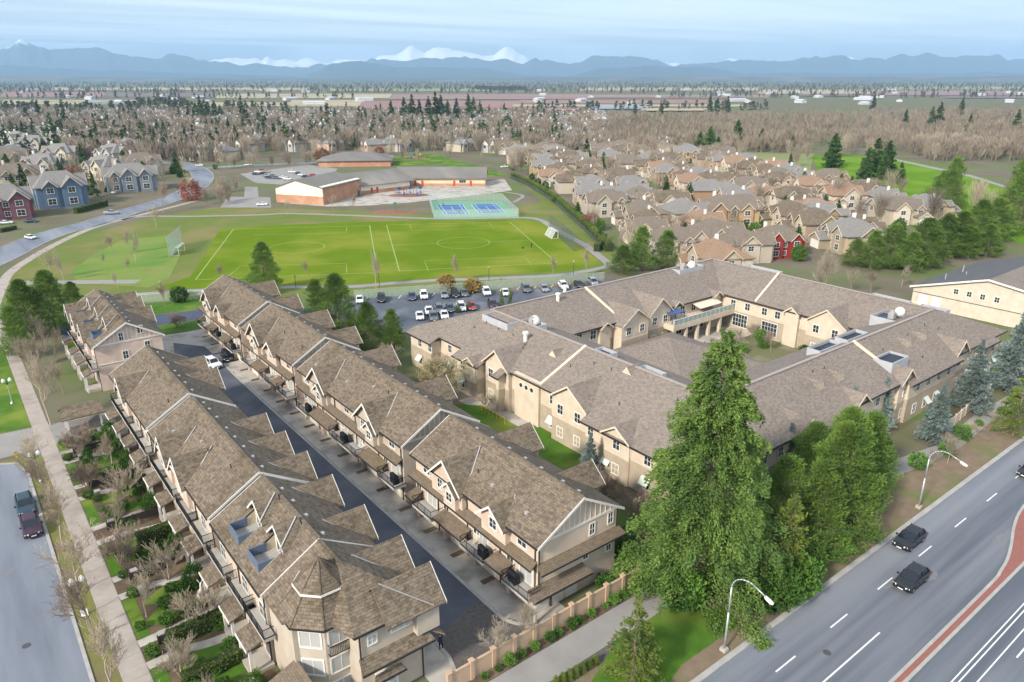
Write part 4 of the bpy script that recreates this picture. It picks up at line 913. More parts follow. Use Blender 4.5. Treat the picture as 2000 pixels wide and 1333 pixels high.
    for i in range(46):
        k = i % 4; t = random.random(); s_ = random.uniform(.2, .8)
        a = Vector(E0[k]).lerp(Vector(E0[(k + 1) % 4]), .1 + .8 * t); b = Vector(RD[k]).lerp(Vector(RD[(k + 1) % 4]), .1 + .8 * t); c = a.lerp(b, s_)
        mb = MB(); mb.tube((X(c.x), Y(c.y), ze + (zr - ze) * s_ - .1), (X(c.x), Y(c.y), ze + (zr - ze) * s_ + .45), .06, .06, 6); mb.build('vent_pipe', GUTTER, root)
    mb = MB(); mb.bar((X(61.2), Y(80.5), 1.0), (X(61.2), Y(86.5), 1.0), .07, .07)
    for v in np.arange(80.5, 86.6, 1): mb.box(X(61.17), X(61.23), Y(v) - .03, Y(v) + .03, 0, 1.0)
    mb.build('yellow_handrail', mat('yellow_paint', (.62, .42, .03)), root)
care_home()
# hall at the right edge
def hall():
    root = thing('hall', 'cream gabled hall with four small square windows at the right edge', 'hall', (176, 60, 0))
    w = MB(); w.extr([(-2, -42, 0), (-2, 12, 0), (-2, 12, 4.6), (-2, -3, 9.0), (-2, -42, 4.0)], (38, 0, 0)); w.build('wall', siding('hall_stucco', (.58, .51, .41), pitch=3.2), root)
    r = MB(); r.slab([(-2.6, 12.7, 4.5), (36, 12.7, 4.5), (36, -3, 9.3), (-2.6, -3, 9.3)], .25); r.build('roof_slope', mat('hall_roof_dark', (.085, .085, .09), (.12, .118, .12), .5), root)
    r = MB(); r.slab([(-2.6, -42, 4.0), (36, -42, 4.0), (36, -3, 9.3), (-2.6, -3, 9.3)], .25); r.build('roof_slope', ROOF_C, root)
    for a, b in (((12.7, 4.5), (-3, 9.3)), ((-3, 9.3), (-42, 4.0))):
        mb = MB(); mb.extr([(-2.62, a[0], a[1] + .05), (-2.62, b[0], b[1] + .05), (-2.62, b[0], b[1] - .35), (-2.62, a[0], a[1] - .35)], (-.08, 0, 0)); mb.build('bargeboard', WHITE, root)
    for v in (3.0, .3, -2.4, -5.2): window(root, -2, v, 4.6, '-u', .9, 1.1, 2, 2)
    for v in (9.5, 6.6): mb = MB(); mb.box(-2.08, -1.98, v - 1.0, v + 1.0, .1, 2.9); mb.build('loading_door', WHITE, root)
    for x, y in ((4, 8), (10, 6), (16, 9)): mb = MB(); mb.tube((x, y, 5), (x, y, 7.2), .12, .12, 8); mb.build('roof_vent', FLASH, root)
    mb = MB(); mb.box(-2.06, -1.98, -42, 12, 3.2, 3.32); mb.build('band_line', GUTTER, root)
hall()
# ---------------------------------------------------------------- vegetation
def leaf_mat(name, c1, c2, c3, rough=.8, trans=.0, rnd=.0, big=.35):
    """foliage: colour varies per leaf and in larger clumps"""
    if name in MATS: return MATS[name]
    m, nt, b = principled(name); N = nt.nodes.new; L = nt.links.new
    ge = N('ShaderNodeNewGeometry'); mx = N('ShaderNodeMix'); mx.data_type = 'RGBA'; L(ge.outputs['Random Per Island'], mx.inputs[0]); mx.inputs[6].default_value = (*c1, 1); mx.inputs[7].default_value = (*c2, 1)
    nz = N('ShaderNodeTexNoise'); nz.inputs['Scale'].default_value = big; nz.inputs['Detail'].default_value = 3; L(ge.outputs['Position'], nz.inputs[0])
    mr = N('ShaderNodeMapRange'); mr.inputs[1].default_value = .42; mr.inputs[2].default_value = .62; mr.inputs[4].default_value = .75; L(nz.outputs[0], mr.inputs[0])
    m2 = N('ShaderNodeMix'); m2.data_type = 'RGBA'; L(mr.outputs[0], m2.inputs[0]); L(mx.outputs[2], m2.inputs[6]); m2.inputs[7].default_value = (*c3, 1); col = m2.outputs[2]
    if rnd:
        oi = N('ShaderNodeObjectInfo'); hs = N('ShaderNodeHueSaturation'); r2 = N('ShaderNodeMapRange'); r2.inputs[3].default_value = 1 - rnd; r2.inputs[4].default_value = 1 + rnd; L(oi.outputs['Random'], r2.inputs[0]); L(r2.outputs[0], hs.inputs['Value']); L(col, hs.inputs['Color']); col = hs.outputs[0]
    L(col, b.inputs['Base Color']); b.inputs['Roughness'].default_value = rough; b.inputs['Specular IOR Level'].default_value = .25
    MATS[name] = m; return m
LF_FIR = leaf_mat('fir_needles', (.10, .178, .034), (.18, .26, .054), (.052, .105, .024))
LF_PINE = leaf_mat('pine_needles', (.095, .175, .03), (.18, .265, .042), (.055, .112, .022), rnd=.2)
LF_SPR = leaf_mat('blue_spruce_needles', (.14, .19, .175), (.25, .30, .28), (.08, .118, .10), rnd=.12)
LF_DARK = leaf_mat('dark_conifer_needles', (.045, .085, .028), (.085, .135, .042), (.03, .06, .022), rnd=.3)
LF_CED = leaf_mat('cedar_foliage', (.12, .17, .025), (.18, .22, .04), (.06, .11, .02), rnd=.25)
LF_SHR = leaf_mat('shrub_leaves', (.055, .14, .020), (.12, .23, .03), (.035, .085, .018), rnd=.35)
LF_HED = leaf_mat('hedge_leaves', (.085, .13, .022), (.13, .17, .03), (.06, .095, .02), rnd=.15)
LF_RED = leaf_mat('russet_leaves', (.26, .09, .06), (.36, .14, .09), (.19, .065, .05), rnd=.2)
LF_TWIG = leaf_mat('twig_haze', (.30, .245, .18), (.40, .33, .25), (.22, .175, .13), rnd=.38, big=.05)
BARKM = mat('bark', (.16, .12, .09), (.24, .19, .145), 2, bump=.4, bscale=9)
BARKL = mat('bare_branch', (.45, .38, .28), (.36, .295, .215), 1.5, rnd=.15)
BARKB = mat('bare_branch_brown', (.33, .255, .195), (.26, .195, .15), 1.5, rnd=.15)

def leaves_np(rng, pos, dirs, ln, wd, jitter=.5):
    """rhombus leaves at pos pointing along dirs"""
    n = len(pos); d = dirs + rng.normal(0, jitter, (n, 3)); d /= np.linalg.norm(d, axis=1, keepdims=True) + 1e-9
    r = rng.normal(0, 1, (n, 3)); s = np.cross(d, r); s /= np.linalg.norm(s, axis=1, keepdims=True) + 1e-9
    l = (ln * rng.uniform(.6, 1.3, n))[:, None]; w = (wd * rng.uniform(.6, 1.3, n))[:, None]
    v = np.stack([pos - d * l * .5, pos + s * w * .5, pos + d * l * .5, pos - s * w * .5], 1).reshape(-1, 3)
    return v, np.arange(4 * n).reshape(n, 4)
def trunk_mb(h, r, seed=0, bend=.0, n=8):
    rng = random.Random(seed); mb = MB(); p = Vector((0, 0, -.2)); k = 6
    for i in range(k):
        q = Vector((rng.uniform(-bend, bend), rng.uniform(-bend, bend), h * (i + 1) / k)); mb.tube(p, q, r * (1 - i / k) + .02, r * (1 - (i + 1) / k) + .02, n, cap=i == 0); p = q
    return mb
def conifer(name, h, rad, nb, per, ln, wd, matl, seed, base=.06, droop=.25, prof=.85, fat=.35, irregular=.2, whorl=0):
    """layered conifer: limbs in all directions, sprays of small leaves along each limb"""
    rng = np.random.default_rng(seed)
    t = np.sort(rng.uniform(0, 1, nb) ** .85)
    if whorl: t = np.clip(np.round(t * whorl) / whorl + rng.normal(0, .012, nb), 0, .995)
    t = t * (1 - base) + base
    az = rng.uniform(0, 2 * np.pi, nb)
    L = rad * np.clip((1 - t), .02, 1) ** prof * (1 + rng.normal(0, irregular, nb)).clip(.45, 1.22); L = np.maximum(L, .25)
    P, D = [], []
    mbt = trunk_mb(h * .97, max(.08, h * .018), seed)
    for i in range(nb):
        z0 = t[i] * h; dx, dy = np.cos(az[i]), np.sin(az[i]); k = max(4, int(per * (L[i] / rad) ** 1.2))
        s = rng.uniform(.12, 1, k) ** .7
        lat = rng.normal(0, 1, k) * fat * L[i] * (1.05 - s) * .7 + rng.normal(0, .06, k) * L[i] * .4
        zz = z0 + L[i] * (.12 * s - droop * s ** 2) + rng.normal(0, .05, k) * L[i] + rng.normal(0, .08, k)
        P.append(np.stack([dx * L[i] * s - dy * lat, dy * L[i] * s + dx * lat, zz], 1))
        D.append(np.stack([np.full(k, dx) - dy * lat / (L[i] + .1), np.full(k, dy) + dx * lat / (L[i] + .1), np.full(k, .1) - droop * s], 1))
        if i % 3 == 0: mbt.tube((0, 0, z0), (dx * L[i] * .75, dy * L[i] * .75, z0 + L[i] * (.09 - droop * .5)), .035 + L[i] * .008, .015, 4, cap=False)
    P = np.concatenate(P); D = np.concatenate(D); P[:, 2] = np.maximum(P[:, 2], .15)
    v, f = leaves_np(rng, P, D, ln, wd, .45)
    return mbt.mesh(name + '_trunk', BARKM, uv=False), np_mesh(name + '_crown', v, f, matl)
def pine(name, h, rad, nc, per, ln, wd, matl, seed, base=.12, crad=.9):
    """pine with rounded tufted clumps at the limb ends"""
    rng = np.random.default_rng(seed); mbt = trunk_mb(h * .95, h * .02, seed, .12); P, D = [], []
    for i in range(nc):
        t = base + (1 - base) * (i + rng.uniform()) / nc; env = rad * 1.12 * (1 - t) ** .62 * min(1, .6 + t * 1.6)
        a = i * 2.39996 + rng.normal(0, .3); rr = env * rng.uniform(.45, 1.0); c = np.array([np.cos(a) * rr, np.sin(a) * rr, t * h])
        mbt.tube((0, 0, max(.3, c[2] - rr * .35)), tuple(c), .05, .02, 4, cap=False)
        cr = crad * rng.uniform(.7, 1.25) * (1.15 - .45 * t); k = int(per * rng.uniform(.8, 1.2))
        d = rng.normal(0, 1, (k, 3)); d /= np.linalg.norm(d, axis=1, keepdims=True); d[:, 2] = d[:, 2] * .8 + .15
        P.append(c + d * cr * rng.uniform(.45, 1.05, (k, 1)) * np.array([1.25, 1.25, .8])); D.append(d + np.array([np.cos(a) * .4, np.sin(a) * .4, .55]))
    P = np.concatenate(P); D = np.concatenate(D); v, f = leaves_np(rng, P, D, ln, wd, .35)
    return mbt.mesh(name + '_trunk', BARKM, uv=False), np_mesh(name + '_crown', v, f, matl)
def blob(name, rx, ry, rz, n, ln, wd, matl, seed, lump=.18, box=False):
    """leafy mass: rounded shrub or clipped box hedge, leaves over its whole surface"""
    rng = np.random.default_rng(seed)
    if box:
        a = rng.uniform(-1, 1, (n, 3)); ax = rng.choice(3, n, p=np.array([ry * rz, rx * rz, rx * ry * 1.0]) / (ry * rz + rx * rz + rx * ry)); s = np.where(rng.uniform(size=n) < .5, -1, 1)
        a[np.arange(n), ax] = s; d = np.zeros((n, 3)); d[np.arange(n), ax] = s; P = a * np.array([rx, ry, rz]) * rng.uniform(.93, 1.03, (n, 1)); P[:, 2] += rz
    else:
        d = rng.normal(0, 1, (n, 3)); d /= np.linalg.norm(d, axis=1, keepdims=True)
        q = 1 + lump * np.sin(d[:, 0] * 5 + seed) * np.cos(d[:, 1] * 4.3 + seed * 2) + lump * .6 * np.sin(d[:, 2] * 7 + d[:, 0] * 6)
        P = d * np.array([rx, ry, rz]) * (q * rng.uniform(.7, 1.04, n))[:, None]; P[:, 2] = P[:, 2] + rz * .92; P[:, 2] = np.maximum(P[:, 2], .03)
    v, f = leaves_np(rng, P, d + np.array([0, 0, .5]), ln, wd, .6)
    return np_mesh(name, v, f, matl)
def core(rx, ry, rz, m, name='core'):
    mb = MB(); mb.lathe([(.3, 0), (.8, rz * .35), (.86, rz), (.7, rz * 1.45), (.3, rz * 1.72), (.02, rz * 1.76)], 8); me = mb.mesh(name, m, True, uv=False)
    for vv in me.vertices: vv.co.x *= rx; vv.co.y *= ry
    return me
def bare(name, h, seed, levels=5, spread=.5, trunk_r=.12, first=.22, kids=(5, 4, 4, 3, 3), matl=None, multi=1, upright=.45, minr=.012, shrink=.66):
    """bare deciduous tree: tapering limbs that fork down to twigs"""
    rng = random.Random(seed); V, F = [], []
    def seg(p, q, r0, r1, n):
        d = (q - p); x = d.orthogonal().normalized(); y = d.normalized().cross(x); b = len(V)
        for c, r in ((p, r0), (q, r1)):
            for i in range(n): a = 2 * math.pi * i / n; V.append(tuple(c + x * (r * math.cos(a)) + y * (r * math.sin(a))))
        for i in range(n): j = (i + 1) % n; F.append((b + i, b + j, b + n + j, b + n + i))
    def grow(p, d, ln, r, lev):
        n = 6 if lev == 0 else 4 if lev < 2 else 3; k = 3 if lev < 3 else 2
        for i in range(k):
            w_ = .035 if lev == 0 else .11; d2 = (d + Vector((rng.gauss(0, w_), rng.gauss(0, w_), rng.gauss(0, .06) + .05 * lev * upright))).normalized(); q = p + d2 * (ln / k); r2 = max(minr, r * (1 - .28 / k * 1.6)); seg(p, q, r, r2, n); p, d, r = q, d2, r2
            if lev + 1 < levels and (i > 0 or lev > 0):
                for _ in range(max(1, kids[lev] // 2)):
                    a = rng.uniform(0, 2 * math.pi); o = d.orthogonal().normalized(); o.rotate(Matrix.Rotation(a, 3, d)); nd = (d * (1 - spread * .5) + o * spread * rng.uniform(.6, 1.3) + Vector((0, 0, upright * .5))).normalized()
                    grow(p, nd, ln * shrink * rng.uniform(.7, 1.1), max(minr, r * .46), lev + 1)
    for m_ in range(multi):
        a = 2 * math.pi * m_ / multi; d0 = Vector((0, 0, 1)) if multi == 1 else Vector((math.cos(a) * .35, math.sin(a) * .35, 1)).normalized()
        grow(Vector((0, 0, -.1)), d0, h * (first + .2), trunk_r / math.sqrt(multi), 0)
    z = max(v[2] for v in V); s = h / z
    me = np_mesh(name, np.array(V) * np.array([s, s, s]), np.array(F), matl or BARKL); return me
def haze_tree(name, h, rad, seed, n=130, matl=None, w=.14, vase=True):
    """far bare tree: a vase of many thin upright twigs, one mesh with its trunk"""
    rng = np.random.default_rng(seed); a = rng.uniform(0, 2 * np.pi, n); t = rng.uniform(.12, .72, n) * h; rr = rad * rng.uniform(0, .75, n) * (t / h + .25)
    p = np.stack([np.cos(a) * rr, np.sin(a) * rr, t], 1); d = np.stack([np.cos(a) * .32, np.sin(a) * .32, np.ones(n)], 1); d += rng.normal(0, .16, (n, 3)); d /= np.linalg.norm(d, axis=1, keepdims=True)
    v, f = leaves_np(rng, p + d * h * .14, d, h * .34, w, .05)
    tv, tf = [], []
    q = np.array([[-.16, 0, 0], [.16, 0, 0], [.05, 0, h * .75], [-.05, 0, h * .75], [0, -.16, 0], [0, .16, 0], [0, .05, h * .75], [0, -.05, h * .75]]); 
    v = np.concatenate([v, q]); f = np.concatenate([f, np.array([[0, 1, 2, 3], [4, 5, 6, 7]]) + 4 * n])
    return np_mesh(name, v, f, matl or LF_TWIG)
PR = {}
ORD = 'first second third fourth fifth sixth seventh eighth ninth tenth eleventh twelfth thirteenth fourteenth fifteenth sixteenth seventeenth eighteenth nineteenth twentieth twenty-first twenty-second twenty-third'.split()
def proto(key, fn):
    if key not in PR: PR[key] = fn()
    return PR[key]
def plant(name, label, cat, u, v, meshes, h=1.0, base_h=1.0, rz=None, group=None, sxy=None, z=0.0):
    """thing with trunk + crown (tuple of meshes) or a single mesh"""
    s = h / base_h; sx = s if sxy is None else sxy; rz = random.uniform(0, 6.28) if rz is None else rz
    if isinstance(meshes, tuple):
        t = thing(name, label, cat, (u, v, z), rz, group); t.scale = (sx, sx, s)
        obj('trunk', meshes[0], t); obj('crown', meshes[1], t); return t
    o = obj(name, meshes, None, (u, v, z), rz); o.scale = (sx, sx, s); return tag(o, label, cat, group)
random.seed(11)
# --- big fir by the main road and its neighbours
BIGFIR = conifer('big_fir', 28.6, 8.4, 360, 860, .30, .13, LF_FIR, 3, base=.03, droop=.32, prof=.66, fat=.32, irregular=.17, whorl=36)
plant('fir_tree', 'very tall bright green fir in the foreground beside the main road', 'tree', 54.0, 37.6, BIGFIR, rz=.4)
PINE_A = pine('pine_a', 13, 4.6, 110, 210, .34, .11, LF_PINE, 21, base=.06, crad=1.15)
PINE_B = pine('pine_b', 12, 3.8, 85, 180, .34, .11, LF_PINE, 22, base=.1, crad=1.05)
SPRUCE = conifer('blue_spruce', 12, 2.9, 300, 150, .27, .14, LF_SPR, 31, base=.02, droop=.10, prof=.9, fat=.45)
SPRUCE2 = conifer('green_spruce', 12, 3.4, 150, 70, .38, .15, LF_CED, 32, base=.05, droop=.2, prof=.85, fat=.45)
CEDAR = conifer('columnar_cedar', 10, 2.2, 240, 45, .3, .14, LF_CED, 33, base=.0, droop=-.25, prof=.55, fat=.5)
def ht(u, v, py): return height_at(u, v, py)
for u, v, top, lab, pr in ((67.5, 33.2, 905, 'lowest of the bushy pines, next to the columnar cedar', PINE_B), (89.0, 36.9, 850, 'pine at the right end of the bushy pines, nearest the far street lamp', PINE_B), (64.5, 35.5, 900, 'pine tucked between the tall fir and the columnar cedar', PINE_B), (76.0, 39.0, 830, 'pine at the back of the bushy pines, against the care home', PINE_A), (73.0, 33.8, 832, 'bushy pine nearest the main road kerb, just right of the columnar cedar', PINE_A), (78.5, 36.3, 802, 'tallest pine of the bushy roadside group beyond the tall fir', PINE_A), (84.2, 36.2, 812, 'bushy roadside pine, second from the right end of its group', PINE_B)):
    plant('pine_tree', lab, 'tree', u, v, pr, ht(u, v, top), 13 if pr is PINE_A else 12, group='bushy pines by the main road')
plant('columnar_cedar', 'yellow green columnar cedar between the tall fir and the roadside pines', 'tree', 61.2, 32.6, CEDAR, ht(61.2, 32.6, 965), 10)
u, v = g(1236, 1330); plant('young_fir', 'young fir standing alone on the grass by the footpath', 'tree', u, v, SPRUCE2, ht(u, v, 1165), 12, sxy=.88)
SHB = [blob('shrub_mass', 1, 1, .9, 900, .26, .16, LF_SHR, s) for s in (1, 2, 3)]
LAUREL = [blob('laurel', 1.6, 1.6, 1.7, 2600, .3, .17, LF_SHR, s) for s in (4, 5)]
for i, (px, py) in enumerate(((1500, 1200), (1465, 1195), (1540, 1195), (1430, 1170), (1390, 1165), (1345, 1195), (1600, 1120), (1640, 1095), (1575, 1170), (1310, 1150))):
    u, v = g(px, py); plant('laurel_bush', 'dense laurel bush at the foot of the roadside trees, %s from the left' % ORD[sorted(range(10), key=lambda q: (1500, 1465, 1540, 1430, 1390, 1345, 1600, 1640, 1575, 1310)[q]).index(i)], 'bush', u, v + 1.2, LAUREL[i % 2], 1.7 + .3 * (i % 3), 1.7, group='laurel bushes under the roadside trees')
for bx, by, top, lab in ((1890, 800, 662, 'tall blue spruce before the right wing of the care home'), (1822, 862, 745, 'blue spruce beside the pale fence near the footpath'), (1716, 838, 735, 'slim blue spruce against the care home roof, left of the pale fence'), (1652, 862, 752, 'greyish spruce against the care home eaves'), (1532, 940, 826, 'blue spruce half hidden behind the tall fir'), (1968, 762, 600, 'broad blue spruce at the right edge of the picture'), (1150, 935, 845, 'small blue spruce between the townhouses and the care home')):
    u, v = g(bx, by); plant('blue_spruce', lab, 'tree', u, v, SPRUCE, ht(u, v, top), 12, sxy=ht(u, v, top) / 12 * 1.1, group='blue spruces round the care home')
u, v = g(1978, 850); plant('green_spruce', 'green spruce at the right edge beside the footpath', 'tree', u, v, SPRUCE2, ht(u, v, 715), 12)
# --- pines at the far ends of the terraces
for bx, by, top, lab, pr in ((60, 660, 548, 'dark pine left of the far left townhouse block, nearest the sidewalk', PINE_A), (110, 650, 530, 'tall dark pine left of the far left townhouse block', PINE_A), (150, 620, 552, 'dark pine touching the roof of the far left townhouse block', PINE_A), (40, 700, 600, 'low dark pine overhanging the sidewalk', PINE_B),
        (663, 660, 537, 'tallest pine between the townhouses and the car park', PINE_A), (622, 640, 548, 'pine left of the tallest one by the car park', PINE_B), (722, 690, 592, 'round pine in front of the car park entrance', PINE_A), (768, 688, 606, 'narrow pine nearest the care home car park aisle', PINE_B), (520, 572, 475, 'lone pine at the edge of the playing field', PINE_A)):
    u, v = g(bx, by); plant('pine_tree', lab, 'tree', u, v, pr, ht(u, v, top), 13 if pr is PINE_A else 12, group='pines round the terraces')
for bx, by, top, lab in ((1250, 530, 445, 'bushy evergreen behind the care home roof'), (1300, 525, 452, 'broad evergreen behind the care home roof, right of the first'), (1215, 535, 480, 'low evergreen at the bend of the park path')):
    u, v = g(bx, by); plant('evergreen_tree', lab, 'tree', u, v, PINE_B, ht(u, v, top), 12, sxy=1.15, group='evergreens behind the care home')
for bx, by, top, lab in ((980, 600, 565, 'slim cypress on the left of the pair in the car park'), (996, 598, 562, 'slim cypress on the right of the pair in the car park'), (895, 612, 590, 'slim cypress among the near row of parked cars'), (917, 606, 588, 'second slim cypress among the near row of parked cars')):
    u, v = g(bx, by); plant('cypress', lab, 'tree', u, v, CEDAR, ht(u, v, top), 10, sxy=.3, group='cypresses in the car park')
# --- belt of pines behind the right housing
for k, (bx, by, top) in enumerate(((1668, 520, 468), (1700, 525, 452), (1738, 522, 440), (1772, 530, 455), (1800, 520, 428), (1838, 505, 420), (1868, 500, 415), (1905, 480, 392), (1938, 470, 388), (1962, 460, 410), (1985, 455, 300), (1850, 420, 310), (1835, 415, 335), (1990, 420, 330), (1925, 500, 440), (1890, 505, 445))):
    u, v = g(bx, by); plant('pine_tree', 'deep green pine between hall and golf course, %s of the belt from the left' % ORD[sorted(range(16), key=lambda q: (1668, 1700, 1738, 1772, 1800, 1838, 1868, 1905, 1938, 1962, 1985, 1850, 1835, 1990, 1925, 1890)[q]).index(k)], 'tree', u, v, (PINE_A, PINE_B)[k % 2], ht(u, v, top), 13 if k % 2 == 0 else 12, sxy=(ht(u, v, top) / 13) * (.9 if ht(u, v, top) > 18 else 1.4), group='belt of pines by the golf course')
# --- far conifers: one mesh each
FARC = [conifer('far_conifer', 14, 3.4, 120, 30, 1.1, .5, LF_DARK, 40 + k, base=.03, droop=.15, prof=.8, fat=.5)[1] for k in range(3)]
LF_GOLF = leaf_mat('cedar_dark', (.055, .115, .028), (.10, .17, .04), (.035, .08, .02), rnd=.25)
FARG = [conifer('far_cedar', 10, 2.9, 170, 40, .8, .42, LF_GOLF, 50 + k, base=0, droop=-.05, prof=.62, fat=.5)[1] for k in range(2)]
for k, (bx, by, top) in enumerate(((1625, 328, 262), (1705, 345, 272), (1730, 340, 276), (1690, 350, 290), (1722, 352, 300), (1755, 360, 318), (1640, 375, 340), (1660, 378, 345), (1485, 291, 252), (1365, 306, 258), (1385, 300, 248), (1400, 310, 268), (1438, 285, 235), (1145, 306, 272), (1345, 410, 356), (1345, 385, 355), (1540, 345, 300), (1545, 300, 262))):
    u, v = g(bx, by); plant('golf_conifer', 'dark green conifer standing on or beside the golf course and right housing', 'tree', u, v, FARG[k % 2] if k < 14 else FARC[k % 3], ht(u, v, top), 10 if k < 14 else 14, group='conifers on the golf course edge')
for k, (bx, by, top) in enumerate(((395, 242, 188), (407, 240, 200), (422, 238, 196), (475, 242, 190), (370, 240, 208), (385, 235, 198), (432, 236, 205), (765, 240, 196), (790, 236, 190), (806, 240, 185), (820, 238, 195), (838, 240, 188), (852, 242, 180), (862, 238, 186), (875, 238, 195), (892, 236, 192), (915, 238, 184), (925, 232, 190), (938, 236, 197), (985, 228, 202), (1062, 236, 210), (1082, 240, 212), (1102, 240, 218), (640, 240, 202), (655, 244, 212), (80, 240, 196), (55, 245, 205), (130, 250, 206), (1705, 215, 185), (1830, 255, 200), (1815, 258, 208), (1765, 255, 214), (1980, 268, 214), (1875, 228, 190), (1890, 260, 222), (1240, 232, 200), (1290, 230, 196), (1385, 222, 186), (1400, 224, 190), (1420, 222, 188))):
    u, v = g(bx, by); plant('far_conifer', 'tall dark conifer rising above the distant rooftops', 'tree', u, v, FARC[k % 3], ht(u, v, top) , 14, sxy=ht(u, v, top) / 14 * 1.05, group='tall dark conifers in the distance')
# --- bare trees near
B1 = (bare('bare_tree', 7, 1, 5, .55, .10, kids=(6, 5, 4, 4), minr=.011), bare('bare_tree', 7, 2, 5, .5, .095, kids=(6, 5, 4, 4), minr=.011), bare('bare_tree', 7, 5, 5, .6, .095, kids=(6, 5, 4, 4), matl=BARKB, minr=.011))
B2 = (bare('bare_shrub', 4, 7, 4, .55, .10, first=.1, kids=(5, 5, 4), multi=5, upright=.5, minr=.011), bare('bare_shrub', 4, 8, 4, .6, .10, first=.1, kids=(5, 5, 4), multi=6, upright=.35, minr=.011, matl=BARKB))
STREET = ((3.0, 50, 8.0), (3.1, 58.5, 8.5), (3.0, 68, 9.0), (3.0, 76.5, 8.5), (2.9, 87, 9), (3.0, 97.5, 8.5), (2.8, 105, 8))
for k, (u, v, h) in enumerate(STREET):
    plant('street_tree', 'bare street tree on the verge, number %s counted from the near end' % ('one', 'two', 'three', 'four', 'five', 'six', 'seven')[k], 'tree', u, v, B1[k % 3], h, 7, group='bare street trees on the verge')
for k, (u, v, h, m_) in enumerate(((9.2, 51.5, 4.6, 1), (8.2, 58, 4.2, 0), (11.5, 63.5, 4.8, 0), (7.6, 68.3, 4.6, 1), (10.8, 73, 5.0, 0), (7.4, 79.0, 4.6, 1), (8.4, 85.5, 5.2, 1), (11.0, 93, 5.0, 0), (7.5, 98, 4.4, 1), (11.2, 103.5, 5.5, 0), (8.3, 109, 4.8, 1), (9.5, 47, 5.0, 1))):
    plant('garden_tree', 'bare garden tree before the left terrace, %s from the near end' % ORD[sorted(range(12), key=lambda q: (51.5, 58, 63.5, 68.3, 73, 79, 85.5, 93, 98, 103.5, 109, 47)[q]).index(k)], 'tree', u, v, B2[m_] if k % 3 else B1[k % 2], h, 4 if k % 3 else 7, group='bare garden trees before the left terrace')
for k, (bx, by, top) in enumerate(((75, 745, 640), (110, 705, 640), (125, 770, 700), (88, 690, 610), (100, 830, 690), (60, 720, 650))):
    u, v = g(bx, by); plant('garden_tree', 'bare tree in the planting beside the far left block', 'tree', u, v, B1[k % 3], ht(u, v, top), 7, group='bare trees beside the far left block')
for k, (bx, by, top) in enumerate(((735, 565, 488), (890, 556, 495), (428, 555, 508), (1080, 545, 495), (1145, 540, 482), (600, 545, 505), (100, 545, 478), (125, 550, 490), (320, 415, 345), (255, 495, 440), (265, 512, 455), (222, 500, 450), (305, 445, 395), (205, 522, 490), (250, 535, 500), (650, 410, 378), (560, 420, 388), (690, 412, 375), (980, 560, 540), (230, 565, 528), (322, 600, 545))):
    u, v = g(bx, by); plant('park_tree', 'slender bare tree beside the park paths', 'tree', u, v, B1[k % 3], ht(u, v, top), 7, sxy=ht(u, v, top) / 7 * .75, group='bare trees in the park')
for k, (bx, by, top, lab) in enumerate(((968, 1295, 1205, 'bare tree with pale stems behind the tan wall at the bottom'), (1018, 1262, 1170, 'slim bare tree just right of the lane end'), (950, 800, 765, 'small bare tree on the lawn between townhouses and care home'), (1850, 905, 845, 'bare shrubby tree beside the curved street lamp'), (1760, 560, 515, 'bare tree left of the hall'), (1700, 575, 525, 'bare tree behind the care home right wing'), (1660, 570, 520, 'bare tree behind the care home, by the drive'), (1600, 600, 470, 'tall pale bare tree beside the red house'), (1505, 690, 640, 'bare tree in the care home courtyard'))):
    u, v = g(bx, by); plant('bare_tree', lab, 'tree', u, v, B1[k % 3] if k != 2 else B2[0], ht(u, v, top), 7 if k != 2 else 4)
# yellowish weeping tree by the care home corner
u, v = 57.0, 92.5; WIL = bare('willow', 8, 12, 5, .75, .16, kids=(7, 6, 5, 5), matl=mat('willow_twig', (.36, .31, .17), (.29, .25, .14), 2), upright=.12, minr=.026)
plant('willow_tree', 'straw coloured weeping bare tree at the corner of the care home', 'tree', u, v, WIL, 9.5, 8, sxy=1.35)
for bx, by, top, lab in ((375, 392, 345, 'small red leaved tree on the corner by the school drive'), (150, 365, 318, 'russet tree between the houses at upper left'), (630, 318, 285, 'red leaved tree behind the school'), (742, 305, 283, 'dark red tree beside the school playground'), (1155, 445, 412, 'orange leaved tree beside the hedge')):
    u, v = g(bx, by); plant('red_tree', lab, 'tree', u, v, (B1[0], proto('redc', lambda: blob('red_crown', 2.6, 2.6, 2.6, 1500, .5, .28, LF_RED, 9, .25))), ht(u, v, top), 6.0)
# --- shrubs
for bx, by, w, lab in ((347, 640, 2.4, 'round brown shrub on the lawn at the lane end'), (352, 590, 2.0, 'rounded green bush by the field fence'), (873, 568, 2.2, 'orange tinged bush by the car park fence'), (923, 572, 2.0, 'second orange tinged bush by the car park fence')):
    u, v = g(bx, by); m_ = LF_RED if 'orange' in lab else LF_SHR
    plant('round_shrub', lab, 'bush', u, v, proto('rs' + m_.name, lambda: blob('round_shrub', 1, 1, .95, 1300, .25, .14, leaf_mat('shrub_orange', (.32, .22, .06), (.38, .26, .08), (.22, .15, .05)) if m_ is LF_RED else LF_SHR, 15)), w, 1.0) if 'brown' not in lab else plant('round_shrub', lab, 'bush', u, v, B2[1], 3.4, 4, sxy=1.2)
